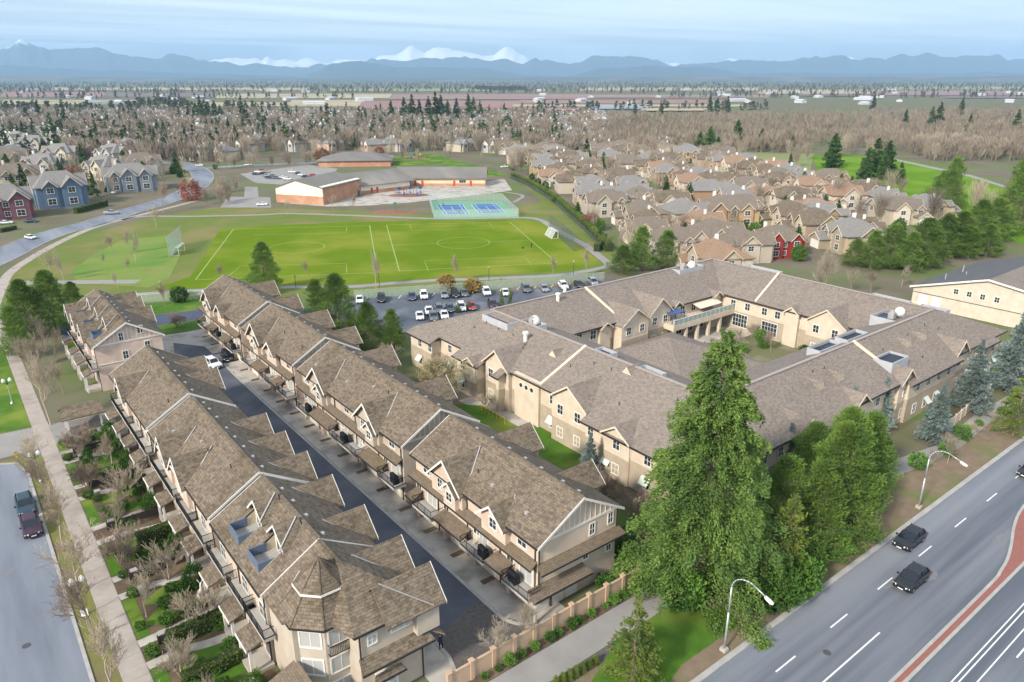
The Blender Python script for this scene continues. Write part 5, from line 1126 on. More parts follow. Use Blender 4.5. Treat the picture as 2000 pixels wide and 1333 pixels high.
# ---------------------------------------------------------------- detached houses
def house_parts(root, w, d, ze, zr, wall_m, roof_m, gables, chim=True, wing=None, win=True, hip=True):
    """gabled/hipped house facing local -x; w along y, d along x; gables = [(y, halfwidth, zr, protrusion)]"""
    mb = MB(); mb.box(0, d, -w / 2, w / 2, 0, ze + .05); mb.build('wall', wall_m, root)
    r = MB(); o = .5; A, B, C_, D = (-o, -w / 2 - o, ze), (-o, w / 2 + o, ze), (d + o, w / 2 + o, ze), (d + o, -w / 2 - o, ze); k = w * .28 if hip else -o
    P, Q = (d / 2, -w / 2 + k, zr), (d / 2, w / 2 - k, zr)
    for q in ([A, B, Q, P], [C_, D, P, Q]): r.slab(q, .2)
    if hip: r.slab([B, C_, Q], .2); r.slab([D, A, P], .2)
    r.build('roof', roof_m, root)
    for gy, hw, gz, pr in gables:
        b = dormer_at(root, -pr, gy, 0, hw, gz, ze - .1, d / 2 + pr, wall_m, roof_m, 0, wall_d=pr + 1)
        if win: window(b, -.02, 0, ze - 1.6, '-u', min(1.6, hw * .9), 1.3, 2, 2); window(b, -.02, 0, 1.0, '-u', min(1.8, hw * .9), 1.5, 2, 2)
    if win:
        for y in (-w * .28, 0, w * .28):
            for z in (1.0, ze - 1.8):
                if all(abs(y - g_[0]) > g_[1] for g_ in gables): window(root, 0, y, z, '-u', 1.2, 1.2, 2, 2)
        for x in (d * .3, d * .7):
            for sd_ in (-1, 1): window(root, x, sd_ * w / 2, ze - 1.8, '-v' if sd_ < 0 else '+v', 1.1, 1.2, 2, 2)
    if wing:
        y0, y1, x1 = wing; mb = MB(); mb.box(-x1, 0, y0, y1, 0, 2.9); wg = mb.build('garage', wall_m, root); r = MB(); ym = (y0 + y1) / 2
        for q in (y0 - .4, y1 + .4): r.slab([(-x1 - .4, ym, 4.6), (d * .3, ym, 4.6), (d * .3, q, 2.8), (-x1 - .4, q, 2.8)], .18)
        r.build('roof', roof_m, wg)
        for q in (y0 - .4, y1 + .4): mb = MB(); mb.extr([(-x1 - .4, ym, 4.63), (-x1 - .4, q, 2.83), (-x1 - .4, q, 2.6), (-x1 - .4, ym, 4.36)], (-.06, 0, 0)); mb.build('bargeboard', WHITE, wg)
        mb = MB(); mb.extr([(-x1, y0, 2.9), (-x1, y1, 2.9), (-x1, ym, 4.4)], (.2, 0, 0)); mb.build('gable', wall_m, wg)
        mb = MB(); mb.box(-x1 - .05, -x1 + .02, y0 + .4, y1 - .4, .05, 2.3); mb.build('garage_door', WHITE, wg)
    for sd_ in (-1, 1):
        b = dormer_at(root, d * .5, sd_ * (w / 2 + .3), R(90) * -sd_, d * .24, zr - 1.0, ze - .1, w * .3, wall_m, roof_m, 0, wall_d=1)
        if win: window(b, -.02, 0, ze - 1.7, '-u', 1.5, 1.3, 2, 2)
    if chim: mb = MB(); mb.box(d * .55, d * .55 + .8, w * .22, w * .22 + .7, ze, zr + .9); mb.build('chimney', WHITE, root)
HW = [mat('house_wall_tan', (.46, .36, .26), (.40, .32, .23), .5, rnd=.25), mat('house_wall_cream', (.54, .47, .37), (.48, .42, .33), .5, rnd=.25), mat('house_wall_ochre', (.42, .29, .17), (.37, .25, .14), .5, rnd=.2)]
hp = []
for k, (wl, rf, gb, wg) in enumerate(((HW[0], ROOF_H, [(-3.2, 2.8, 7.6, .8), (3.2, 2.0, 6.9, .4)], (1.5, 6.5, 3)), (HW[1], ROOF_H, [(2.8, 3.0, 7.8, 1.0), (-3.6, 1.8, 6.8, .5)], (-6.5, -1.8, 3)), (HW[1], ROOF_T, [(0, 3.4, 8.0, .8)], (2.5, 7, 2.5)), (HW[2], ROOF_H, [(-3.5, 2.4, 7.4, .6), (0.6, 1.5, 6.4, .3), (4.2, 1.9, 6.9, .6)], None))):
    t = thing('detached_house', None, 'house'); house_parts(t, 13.5, 12.5, 5.2, 8.7, wl, rf, gb, k in (0, 2), wg); hp.append(t)
used = [False] * 4
def put_house(k, u, v, rz, label, group, s=1.0):
    if not used[k]: o = hp[k]; used[k] = True
    else: o = copy_tree(hp[k])
    o.location = (u, v, 0); o.rotation_euler = (0, 0, rz); o.scale = (s, s, s); tag(o, label, 'house', group)
    rm = random.choice((None, None, ROOF_G, ROOF_H, ROOF))
    if rm and k != 2:
        for c in [c for p in [o] + KIDS.get(o.name, []) for c in KIDS.get(p.name, [])]:
            if c.name.startswith('roof'): c.material_slots[0].link = 'OBJECT'; c.material_slots[0].material = rm
    return o
random.seed(3)
T_, N_, H0 = Vector((.487, .874)), Vector((.874, -.487)), Vector((158, 155))
for ri, (n_off, face) in enumerate(((15, 0), (42, 1), (66, 0), (92, 1), (116, 0), (140, 1))):
    cnt = 0
    for i in range(22):
        s_ = -30 + i * 17.2 + random.uniform(-2.5, 2.5) + (n_off % 7)
        p = H0 + T_ * s_ + N_ * (n_off + random.uniform(-3, 3))
        px_lim = (s_ < 22 - (130 - n_off) * .55) or s_ > 345
        if px_lim or (n_off > 100 and s_ > 335): continue
        rz = R(-29) + (0 if face == 0 else R(180)) + random.choice((0, 0, 0, R(90), R(-90))) + random.uniform(-.1, .1)
        put_house(kk := random.choice((0, 0, 1, 1, 1, 3, 0, 2, 3)), p.x, p.y, rz, '%s house, %s from the near end in the %s row from the park hedge' % (('tan', 'cream', 'orange roofed', 'ochre')[kk], ORD[cnt], ORD[ri]), 'houses of the right estate', random.uniform(.88, 1.12)); cnt += 1
# single houses that stand out
def own_house(px, py, rz, wall, roof, label, w=13, d=11, gb=((-3, 2.6, 7.6, .8), (3, 2.2, 7.2, .5)), s=1.0, wing=None, ze=5.2, zr=8.8, name='detached_house'):
    u, v = g(px, py); t = thing(name, label, 'house', (u, v, 0), rz); house_parts(t, w, d, ze, zr, wall, roof, list(gb), True, wing); t.scale = (s, s, s); return t
RZC = -HEAD + R(90)                 # faces the camera
own_house(1385, 500, RZC + R(10), HW[1], ROOF_H, 'cream house with round attic window behind the care home', gb=((-2.6, 3.0, 8.2, .8), (3.4, 2.6, 7.8, .5)))
own_house(1530, 505, RZC + R(12), mat('house_wall_red', (.30, .035, .03), (.25, .03, .027), 1), ROOF_H, 'red house with white trim behind the care home', gb=((-3.4, 2.2, 7.4, .6), (3.2, 2.6, 8.0, .8)))
own_house(1430, 445, RZC + R(6), HW[2], ROOF_H, 'ochre house with white windows above the cul-de-sac', w=16, s=1.2, gb=((-4, 2.2, 7.2, .6), (0, 1.6, 6.6, .4), (4.5, 2.6, 7.6, .6)))
own_house(1590, 440, RZC + R(-10), HW[0], ROOF_T, 'house with orange-tan roof nearest the golf course', gb=((-3, 2.4, 7.2, .6),))
BLU = siding('house_wall_blue', (.12, .175, .25), pitch=.25); PLUM = siding('house_wall_plum', (.18, .08, .10), pitch=.25); BGR = siding('house_wall_bluegrey', (.21, .245, .275), pitch=.25); GRY = mat('house_wall_grey', (.42, .40, .37), (.36, .34, .31), .5)
own_house(128, 405, RZC + R(38), BLU, ROOF_G, 'blue house with stone chimney at the upper left corner', w=12, s=1.5, gb=((-2.2, 2.6, 8.2, .9), (2.8, 2.0, 7.4, .4)), ze=5.6, zr=9.2)
own_house(262, 375, RZC + R(32), BGR, ROOF_G, 'blue-grey house with white gables on the street corner', s=1.4, w=15, gb=((-4.0, 2.2, 7.4, .8), (1.0, 2.6, 7.8, .9), (5, 1.8, 7, .4)))
own_house(18, 430, RZC + R(38), PLUM, ROOF_G, 'plum coloured house cut by the left edge', w=12, s=1.4)
for k, (px, py) in enumerate(((40, 372), (75, 348), (185, 352), (20, 335), (110, 322), (205, 322), (160, 302), (60, 300), (235, 308), (285, 345), (120, 285), (20, 290), (190, 280), (90, 272))):
    own_house(px, py, RZC + R(35 - 30 * (k % 3)), GRY if k % 2 else HW[1], ROOF_G if k % 3 else ROOF_H, '%s house with %s roof in the upper left estate, %s nearest the road' % (('cream', 'grey')[k % 2], ('brown', 'grey', 'grey')[k % 3], ORD[k]), gb=((-3, 2.4, 7.6, .7), (3, 1.9, 7, .4)), s=1.35)['group'] = 'houses of the upper left estate'
# far houses, one mesh each
def far_house(name, seed):
    rng = random.Random(seed); mb = MB(); w, d, ze, zr = 13, 12, 5, 8.4
    mb.box(0, d, -w / 2, w / 2, 0, ze); o = .5; mb.mat(1)
    A, B, C_, D = (-o, -w / 2 - o, ze), (-o, w / 2 + o, ze), (d + o, w / 2 + o, ze), (d + o, -w / 2 - o, ze); P, Q = (d / 2, -3, zr), (d / 2, 3, zr)
    for q in ([A, B, Q, P], [C_, D, P, Q], [B, C_, Q], [D, A, P]): mb.slab(q, .2)
    for y in (-3.2, 2.8):
        hw = rng.uniform(1.9, 2.8); gz = rng.uniform(7, 7.8); mb.mat(2).extr([(-1, y - hw, ze - .2), (-1, y + hw, ze - .2), (-1, y, gz)], (.1, 0, 0)); mb.mat(0).box(-.9, 0, y - hw, y + hw, 0, ze)
        mb.mat(1)
        for q in (-1, 1): mb.slab([(-1.4, y, gz + .15), (d / 2, y, gz + .15), (d / 2, y + q * hw * 1.15, ze - .1), (-1.4, y + q * hw * 1.15, ze - .1)], .15)
    mb.mat(2).box(d * .6, d * .6 + .9, 2, 2.8, ze, zr + 1.0); mb.mat(3)
    for y in (-5, -3.2, 2.8, 5): mb.box(-1.06 if abs(y) < 4 else -.06, 0, y - .6, y + .6, 2.8, 4.2)
    return mb.mesh(name, [(HW[1], GRY, HW[0])[seed % 3], (ROOF_G, ROOF_H, ROOF_G)[seed % 3], WHITE, PANE])
FH = [far_house('house', k) for k in range(3)]
random.seed(17); placed = []
def try_far(px, py, mind):
    for q in placed:
        if abs(q[0] - px) < mind and abs(q[1] - py) < mind * .42: return False
    placed.append((px, py)); return True
nfh = 0
for q_ in ((128, 405), (262, 375), (18, 430), (40, 372), (75, 348), (185, 352), (20, 335), (110, 322), (205, 322), (160, 302), (60, 300), (235, 308), (285, 345), (120, 285), (20, 290), (190, 280), (90, 272)): placed += [(q_[0] + dx_, q_[1] + dy_) for dx_ in (-14, 0, 14) for dy_ in (-6, 0)]
for _ in range(9000):
    if nfh >= 275: break
    y = random.uniform(226, 316); x = random.uniform(-20, 1180)
    if _ % 6 == 0: x, y = random.uniform(-10, 330), random.uniform(262, 362)
    if x < 330 and y > 262 and min((Vector(g(x, y)) - p).length for p in rl) < 16: continue
    if y > 300 and x > 430: continue
    if x > 960 and y > 285 or (y < 236 and (x < 500 or x > 1000) and random.random() < .6): continue
    if 840 < x < 1010 and y > 300: continue
    if not try_far(x, y, 12 + (y - 226) * .28): continue
    u, v = g(x, y); o = obj('far_house', FH[random.randrange(3)], None, (u, v, 0), RZC + random.choice((-.6, -.5, .5, .9, -1.0)) + random.uniform(-.15, .15)); o.scale = (1.15,) * 3; tag(o, 'small grey roofed house in the estate beyond the school', 'house', 'distant houses beyond the school'); nfh += 1
# ---------------------------------------------------------------- school
BRK = mat('school_brick', (.46, .24, .14), (.40, .20, .12), 2, c3=(.5, .29, .19), s3=.3); SWH = siding('school_white', (.78, .70, .56), pitch=2); SRF = mat('school_roof', (.20, .185, .165), (.15, .14, .13), .15, c3=(.26, .235, .21), s3=.06, stretch=(1, .3, 1))
def school():
    bx, by = g(632, 401); root = thing('school', 'low brick and cream school with grey roofs beyond the playing field', 'school', (bx, by, 0))
    ang = math.atan2(16.1, 25.3)
    def at(px, py): q = g(px, py); return (q[0] - bx, q[1] - by)
    gy = MB(); gy.extr([(0, 0, 0), (0, 23, 0), (0, 23, 6.4), (0, 13, 9.4), (0, 0, 7.2)], (30, 0, 0)); gm = gy.build('gym', SWH, root, (0, 0, 0), ang)
    mb = MB(); mb.box(-.1, 30.1, -.1, 23.1, 0, 3.4); mb.build('brick_base', BRK, gm); mb = MB(); mb.box(.3, 30.12, -.14, .1, 0, 6.7); mb.build('brick_wall', BRK, gm)
    r = MB(); r.slab([(-.5, -.7, 7.0), (30.5, -.7, 7.0), (30.5, 13, 9.8), (-.5, 13, 9.8)], .35); r.slab([(-.5, 13, 9.8), (30.5, 13, 9.8), (30.5, 23.7, 6.2), (-.5, 23.7, 6.2)], .35); r.build('roof', SRF, gm)
    mb = MB(); mb.box(27, 28.6, -.2, 0, 0, 2.3); mb.build('blue_door', mat('door_blue', (.03, .09, .22)), gm)
    # right wing, along the camera's right
    p0 = at(775, 364); wr = -HEAD
    w = MB(); w.box(0, 43, 0, 17, 0, 4.2); wg = w.build('classroom_wing', siding('school_cream', (.72, .56, .38), pitch=2.1), root, (*p0, 0), wr)
    mb = MB(); mb.box(-.05, 43.05, -.08, 0, 0, 1.3); mb.build('brick_base', BRK, wg)
    r = MB(); r.slab([(-.8, -1.2, 4.0), (43.8, -1.2, 4.0), (43.8, 9, 8.2), (-.8, 9, 8.2)], .3); r.slab([(-.8, 9, 8.2), (43.8, 9, 8.2), (43.8, 18, 4.2), (-.8, 18, 4.2)], .3); r.build('roof', SRF, wg)
    for x in (9, 12.5, 28, 36): mb = MB(); mb.box(x - .5, x + .5, -.14, 0, .1, 2.6); mb.build('red_door', mat('door_red', (.50, .06, .03)), wg)
    for x in (4, 6.2, 32.0): window(wg, x, -.02, 1.6, '-v', 1.8 if x < 10 else 3.2, 1.3, 3, 1)
    # link between gym and wing, and rear block
    q0 = at(704, 381); w = MB(); w.box(0, 27, 0, 16, 0, 4.0); lk = w.build('link_block', SWH, root, (*q0, 0), ang * .35 - .12); mb = MB(); mb.box(-.05, 27, -.08, 0, 0, 1.6); mb.build('brick_base', BRK, lk)
    r = MB(); r.slab([(-1, -1, 4.0), (30, -1, 4.0), (30, 16, 8.0), (-1, 16, 8.0)], .3); r.slab([(-1, 16, 8.0), (30, 16, 8.0), (30, 30, 5), (-1, 30, 5)], .3); r.build('roof', SRF, lk)
    for x in (6, 9): mb = MB(); mb.box(x - .5, x + .5, -.14, 0, .1, 2.6); mb.build('red_door', mat('door_red', (.5, .06, .03)), lk)
    z0 = at(622, 327); w = MB(); w.box(0, 42, 0, 26, 0, 3.6); rb = w.build('rear_block', BRK, root, (*z0, 0), -HEAD + .1)
    r = MB(); pk = [(14, 13, 7.4), (30, 13, 7.4)]; c_ = [(-1, -1, 3.6), (43, -1, 3.6), (43, 27, 3.6), (-1, 27, 3.6)]
    for q in ([c_[0], c_[1], pk[1], pk[0]], [c_[1], c_[2], pk[1]], [c_[2], c_[3], pk[0], pk[1]], [c_[3], c_[0], pk[0]]): r.slab(q, .3)
    r.build('roof', SRF, rb)
school()
# ---------------------------------------------------------------- vehicles
TYRE = mat('tyre', (.015, .015, .016), rough=.8); RIM = mat('rim', (.35, .36, .38), rough=.35, metal=.8); CGL = glass_mat('car_glass', (.012, .016, .022), .04); HLT = mat('headlight', (.75, .77, .8), rough=.15); TLT = mat('taillight', (.35, .015, .012), rough=.2); DRK = mat('car_trim', (.02, .02, .022), rough=.5); PLT = mat('number_plate', (.7, .7, .68))
KIN = {'suv': (4.75, .95, 1.74, [(-2.37, .42, .80, .80), (-2.2, .30, .98, .90), (-1.2, .26, 1.06, .95), (0, .26, 1.08, .95), (1.2, .26, 1.08, .95), (2.15, .28, 1.06, .92), (2.37, .42, .95, .84)], [(-1.25, .80, 1.06), (-.45, .78, 1.66), (1.55, .76, 1.70), (2.2, .74, 1.10)]),
       'sedan': (4.6, .9, 1.45, [(-2.3, .40, .66, .74), (-2.1, .26, .80, .86), (-1.1, .22, .90, .90), (0, .22, .93, .90), (1.2, .22, .94, .90), (2.05, .26, .92, .86), (2.3, .40, .80, .76)], [(-1.15, .76, .90), (-.25, .70, 1.40), (.95, .69, 1.42), (1.85, .70, .94)]),
       'pickup': (5.5, .97, 1.8, [(-2.75, .45, .85, .82), (-2.55, .32, 1.05, .93), (-1.4, .28, 1.12, .97), (0, .28, 1.14, .97), (1.2, .28, 1.14, .97), (2.6, .30, 1.12, .95), (2.75, .42, 1.05, .92)], [(-1.3, .82, 1.12), (-.6, .80, 1.74), (.7, .79, 1.76), (1.0, .80, 1.14)])}
_CP = {}
def car_meshes(kind, paintm):
    key = (kind, paintm.name)
    if key in _CP: return _CP[key]
    L_, hw, H, st, cb = KIN[kind]; b = MB()
    def ringpts(x, zl, zt, w): return [(x, -w * .93, zl), (x, w * .93, zl), (x, w, zl + .16), (x, w, zt - .14), (x, w * .9, zt), (x, -w * .9, zt), (x, -w, zt - .14), (x, -w, zl + .16)]
    for s in st: b.v += ringpts(*s)
    for i in range(len(st) - 1):
        for j in range(8): k = (j + 1) % 8; b.poly_idx([i * 8 + j, (i + 1) * 8 + j, (i + 1) * 8 + k, i * 8 + k])
    b.poly_idx([7, 6, 5, 4, 3, 2, 1, 0][::-1]); n = (len(st) - 1) * 8; b.poly_idx([n + i for i in range(8)][::-1])
    body = b.mesh('body', paintm, uv=False)
    c = MB(); (x0, w0, z0), (x1, w1, z1), (x2, w2, z2), (x3, w3, z3) = cb; zb = z0 - .08
    c.v += [(x0, -w0, zb), (x0, w0, zb), (x3, w3, zb), (x3, -w3, zb), (x1, -w1 * .88, z1 - .05), (x1, w1 * .88, z1 - .05), (x2, w2 * .88, z2 - .05), (x2, -w2 * .88, z2 - .05)]
    for q in ((0, 1, 5, 4), (1, 2, 6, 5), (2, 3, 7, 6), (3, 0, 4, 7), (4, 5, 6, 7)): c.poly_idx(q)
    glass = c.mesh('cabin_glass', CGL, uv=False)
    r = MB(); r.v += [(x1 + .02, -w1 * .86, z1 - .05), (x1 + .02, w1 * .86, z1 - .05), (x2 - .02, w2 * .86, z2 - .05), (x2 - .02, -w2 * .86, z2 - .05), (x1 + .18, -w1 * .74, z1 + .03), (x1 + .18, w1 * .74, z1 + .03), (x2 - .2, w2 * .74, z2 + .03), (x2 - .2, -w2 * .74, z2 + .03)]
    for q in ((0, 1, 5, 4), (1, 2, 6, 5), (2, 3, 7, 6), (3, 0, 4, 7), (4, 5, 6, 7)): r.poly_idx(q)
    mid = (x1 + x2) / 2
    for s in (-1, 1):
        r.bar((x0 + .02, s * w0 * .99, z0 - .05), (x1, s * w1 * .89, z1 - .04), .07, .07); r.bar((x3 - .02, s * w3 * .99, z3 - .05), (x2, s * w2 * .89, z2 - .04), .16, .07); r.bar((mid, s * w1 * 1.0, z0 - .05), (mid, s * w1 * .89, z1 - .03), .09, .05, up=(1, 0, 0))
    roof = r.mesh('roof', paintm, uv=False)
    w = MB(); w.tube((0, -.11, 0), (0, .11, 0), .35 if kind != 'sedan' else .32, None, 14); wheel = w.mesh('wheel', TYRE, uv=False)
    w = MB(); w.tube((0, -.125, 0), (0, .125, 0), .21, None, 10); rim = w.mesh('rim', RIM, uv=False)
    hl = MB(); hl.box(-.06, .06, -.2, .2, -.08, .08); hlm = hl.mesh('headlight', HLT, uv=False); tlm = hl.mesh('taillight', TLT, uv=False)
    tr = MB(); tr.box(st[0][0] - .03, st[0][0] + .1, -.6, .6, .42, .62); tr.box(st[-1][0] - .1, st[-1][0] + .03, -.62, .62, .42, .6)
    for s in (-1, 1): tr.box(x0 + .25, x0 + .45, s * (hw + .02), s * (hw + .2), z0, z0 + .16); tr.box(-1.0, 1.0, s * hw * .9, s * (hw + .015), .24, .36)
    trm = tr.mesh('trim', DRK, uv=False); pl_ = MB(); pl_.box(st[0][0] - .05, st[0][0] - .02, -.26, .26, .45, .58); pl_.box(st[-1][0] + .02, st[-1][0] + .05, -.26, .26, .62, .75); plm = pl_.mesh('number_plate', PLT, uv=False)
    _CP[key] = (body, glass, roof, wheel, rim, hlm, tlm, trm, plm); return _CP[key]
def car(kind, paintm, u, v, rz, label, group=None, name=None):
    """front towards local -x"""
    L_, hw, H, st, cb = KIN[kind]; body, glass, roof, wheel, rim, hlm, tlm, trm, plm = car_meshes(kind, paintm)
    t = thing(name or {'suv': 'parked_suv', 'sedan': 'parked_car', 'pickup': 'pickup_truck'}[kind], label, 'car', (u, v, .03), rz, group)
    obj('body', body, t); obj('cabin_glass', glass, t); obj('roof', roof, t); obj('trim', trm, t); obj('number_plate', plm, t)
    zw = .35 if kind != 'sedan' else .32
    for x in (-L_ * .31, L_ * .29):
        for s in (-1, 1): w = obj('wheel', wheel, t, (x, s * (hw - .1), zw)); obj('rim', rim, w)
    for s in (-1, 1):
        obj('headlight', hlm, t, (st[0][0] + .08, s * hw * .68, st[0][2] - .04), -s * .25); obj('taillight', tlm, t, (st[-1][0] - .05, s * hw * .78, st[-1][2] - .1))
    return t
CB = paint('paint_black', (.008, .009, .011)); CW = paint('paint_white', (.72, .72, .72)); CS = paint('paint_silver', (.38, .40, .42), metal=.6); CN = paint('paint_navy', (.02, .035, .08)); CG = paint('paint_grey', (.10, .11, .12)); CR = paint('paint_red', (.30, .02, .025)); CT = paint('paint_teal', (.018, .045, .065)); CP_ = paint('paint_purple', (.04, .014, .03))
car('suv', CB, *g(1774, 1062), 0, 'black four wheel drive with silver roof rails, the farther of two on the main road', name='suv')
u, v = g(1778, 1140); car('suv', CB, u, v, 0, 'boxy black four wheel drive nearest the brick median on the main road', name='suv')
u, v = g(1998, 935); car('sedan', CB, u + 2.0, v, 0, 'dark car entering at the right edge of the main road', name='car')
u, v = g(52, 995); car('suv', CT, .6, v, R(90), 'dark teal car parked at the kerb, the farther of two', group='cars parked at the left kerb'); car('suv', CP_, .6, v - 5.6, R(90), 'dark maroon car parked at the kerb, the nearer of two', group='cars parked at the left kerb')
u, v = g(416, 716); car('suv', CW, u, v, R(97), 'white car with dark windows standing in the lane', name='car')
u, v = g(441, 702); car('suv', CB, u + .3, v, R(75), 'black car parked on the drive beside the white one')
u, v = g(60, 467); car('sedan', CW, u, v, R(150) - HEAD, 'white hatchback driving on the upper left road', name='car')
u, v = g(218, 419); car('pickup', CS, u, v, R(192) - HEAD, 'silver pickup truck driving on the upper left road')
for px, py, p_, a, lab in ((12, 438, CW, 200, 'white car on the drive of the plum house'), (62, 435, CN, 190, 'dark car on the drive next to the blue house'), (224, 378, CW, 100, 'white car on the drive of the blue-grey house'), (390, 325, CW, 0, 'white car turning by the school road'), (485, 324, CW, 0, 'white car on the school road'), (512, 402, CW, 3, 'white car alone in the lower school car park'), (985, 328, CW, 20, 'white car on the estate street')):
    u, v = g(px, py); car('sedan', p_, u, v, R(a) - HEAD, lab)
PAL = [CW, CB, CS, CN, CG, CW, CR, CT]
for k, (px, py, p_) in enumerate(((703, 590, CW), (745, 588, CB), (805, 584, CN), (828, 582, CW), (868, 580, CS), (889, 579, CB), (907, 577, CG), (950, 575, CW), (987, 576, CW), (1027, 569, CG), (1063, 568, CS), (1100, 563, CW), (1130, 560, CB), (1158, 556, CS))):
    u, v = g(px, py); car('suv' if k % 2 else 'sedan', p_, u, v, R(100) - HEAD, 'car number %s from the left in the car park row by the field fence' % ('one two three four five six seven eight nine ten eleven twelve thirteen fourteen'.split()[k]), group='cars parked by the field fence')
for k, (px, py, p_) in enumerate(((838, 612, CW), (858, 609, CG), (879, 607, CT), (901, 605, CW), (921, 603, CR), (962, 600, CP_), (820, 622, CW), (847, 624, CG), (868, 620, CW))):
    u, v = g(px, py); car('suv' if k % 2 else 'sedan', p_, u, v, R(100) - HEAD, 'car number %s from the left in the car park row by the care home' % ('one two three four five six seven eight nine'.split()[k]), group='cars parked by the care home')
for k, (px, py) in enumerate(((505, 338), (514, 341), (520, 345), (526, 349), (540, 350), (553, 349), (512, 335), (583, 341), (590, 344), (597, 347), (520, 337), (603, 350), (533, 346), (562, 352), (612, 345), (500, 342), (571, 338))):
    u, v = g(px, py); car('sedan', PAL[k % 8], u, v, R(160) - HEAD, 'car in the school car park beside the brick gym', group='cars in the school car park')
# ---------------------------------------------------------------- lamps, signs
STEEL = mat('galvanised_steel', (.55, .57, .59), (.46, .48, .5), 2, rough=.4, metal=.5)
def road_lamp(u, v, top, label):
    h = ht(u, v, top); t = thing('street_lamp', label, 'street lamp', (u, v, 0), group='curved arm street lamps along the main road')
    mb = MB(); mb.box(-.3, .3, -.3, .3, 0, .35); mb.build('base', CONC, t)
    mb = MB(); mb.path_tube([(0, 0, .3), (0, 0, h * .5), (0, 0, h - 1.6)], [.11, .09, .075], 8); mb.build('pole', STEEL, t, smooth=True)
    pts = [(0, -1.7 * (1 - math.cos(a)), h - 1.6 + 1.55 * math.sin(a)) for a in np.linspace(0, R(100), 9)]; pts.append((0, -3.4, h - .55)); mb = MB(); mb.path_tube(pts, .06, 7); mb.build('arm', STEEL, t, smooth=True)
    mb = MB(); mb.extr([(-.14, -3.3, h - .62), (.14, -3.3, h - .62), (.17, -3.8, h - .78), (.1, -4.1, h - .86), (-.1, -4.1, h - .86), (-.17, -3.8, h - .78)], (0, 0, .14)); hd = mb.build('lamp_head', WHITE, t)
    mb = MB(); mb.extr([(-.12, -3.4, h - .66), (.12, -3.4, h - .66), (.12, -3.9, h - .84), (-.12, -3.9, h - .84)], (0, 0, -.05)); mb.build('lens', HLT, hd)
road_lamp(48.7, 30.6, 1118, 'curved arm street lamp in the foreground before the tall fir'); road_lamp(87.4, 30.7, 873, 'curved arm street lamp farther along, by the pale fence')
GRN = mat('lamp_green', (.02, .09, .07), rough=.4); GLB = mat('lamp_globe', (.85, .85, .82), rough=.3)
def globe_lamp(px, py, label):
    u, v = g(px, py, 4.3); u = max(u, 2.5); t = thing('globe_lamp', label, 'street lamp', (u, v, 0), group='twin globe lamps on the verge')
    mb = MB(); mb.lathe([(.22, 0), (.22, .25), (.12, .4), (.07, .7), (.055, 4.0)], 10); mb.build('post', STEEL, t)
    mb = MB(); mb.path_tube([(-.45, 0, 3.85), (-.3, 0, 3.65), (0, 0, 3.6), (.3, 0, 3.65), (.45, 0, 3.85)], .045, 6); mb.lathe([(.1, 3.4), (.12, 3.7), (.05, 4.05)], 8); mb.build('bracket', GRN, t)
    for s in (-1, 1): mb = MB(); mb.lathe([(.12, 3.85), (.24, 4.0), (.27, 4.2), (.2, 4.42), (.06, 4.52), (.01, 4.6)], 12, (s * .45, 0, 0)); mb.build('globe', GLB, t, smooth=True)
for px, py, lb in ((12, 742, 'twin globe lamp beyond the entry drive'), (66, 885, 'twin globe lamp near the striped marker board'), (148, 1132, 'twin globe lamp near the speed sign')): globe_lamp(px, py, lb)
def park_lamp(px, py, top, label):
    u, v = g(px, py); h = ht(u, v, top); t = thing('park_lamp', label, 'lamp', (u, v, 0), group='lamp posts along the park path'); mb = MB(); mb.tube((0, 0, 0), (0, 0, h), .07, .05, 6); mb.build('post', DRK, t); mb = MB(); mb.lathe([(.1, h - .1), (.3, h + .05), (.22, h + .35), (.02, h + .4)], 8); mb.build('lantern', mat('lantern', (.4, .3, .22)), t)
for i, (px, py, tp, nm) in enumerate(((578, 562, 541, 'first'), (741, 560, 533, 'second'), (955, 552, 524, 'third'), (1120, 538, 512, 'fourth'), (318, 585, 552, 'leftmost'))): park_lamp(px, py, tp, '%s slim lamp post along the near park path' % nm)
# speed sign
u, v = g(165, 1197, 2.3); t = thing('speed_sign', 'white speed limit sign reading 50 on the verge', 'sign', (u, v, 0)); mb = MB(); mb.tube((0, .03, 0), (0, .03, 2.7), .035, .035, 6); mb.build('post', STEEL, t); mb = MB(); mb.box(-.3, .3, -.03, 0, 1.95, 2.7); mb.build('plate', mat('sign_white', (.8, .8, .8)), t, rz=-.35)
def text(parent, s, loc, size, m, rx=R(90), rz=0):
    c = bpy.data.curves.new('lettering', 'FONT'); c.body = s; c.size = size; c.align_x = 'CENTER'; c.align_y = 'CENTER'; c.materials.append(m); tmp = bpy.data.objects.new('lettering_curve', c); me = bpy.data.meshes.new_from_object(tmp); bpy.data.objects.remove(tmp); o = bpy.data.objects.new('lettering', me); COL.objects.link(o); o.location = loc; o.rotation_euler = (rx, 0, rz); o.parent = parent; return o
BLKP = mat('sign_black', (.01, .01, .01)); text(t, '50', (-.012, -.037, 2.27), .42, BLKP, rz=-.35); text(t, 'MAXIMUM', (-.012, -.037, 2.56), .1, BLKP, rz=-.35)
u, v = g(31, 888, .9); t = thing('marker_board', 'yellow and black striped marker board on the corner grass', 'sign', (u, v, 0)); mb = MB(); mb.tube((0, .03, 0), (0, .03, 1.1), .03, .03, 6); mb.build('post', STEEL, t); mb = MB(); mb.box(-.17, .17, -.02, .02, .5, 1.3); bo = mb.build('board', mat('sign_yellow', (.75, .38, .02)), t, rz=-.4)
for k in range(4): mb = MB(); mb.extr([(-.17, -.025, .55 + k * .2), (.17, -.025, .69 + k * .2), (.17, -.025, .78 + k * .2), (-.17, -.025, .64 + k * .2)], (0, -.004, 0)); mb.build('stripe', BLKP, bo)
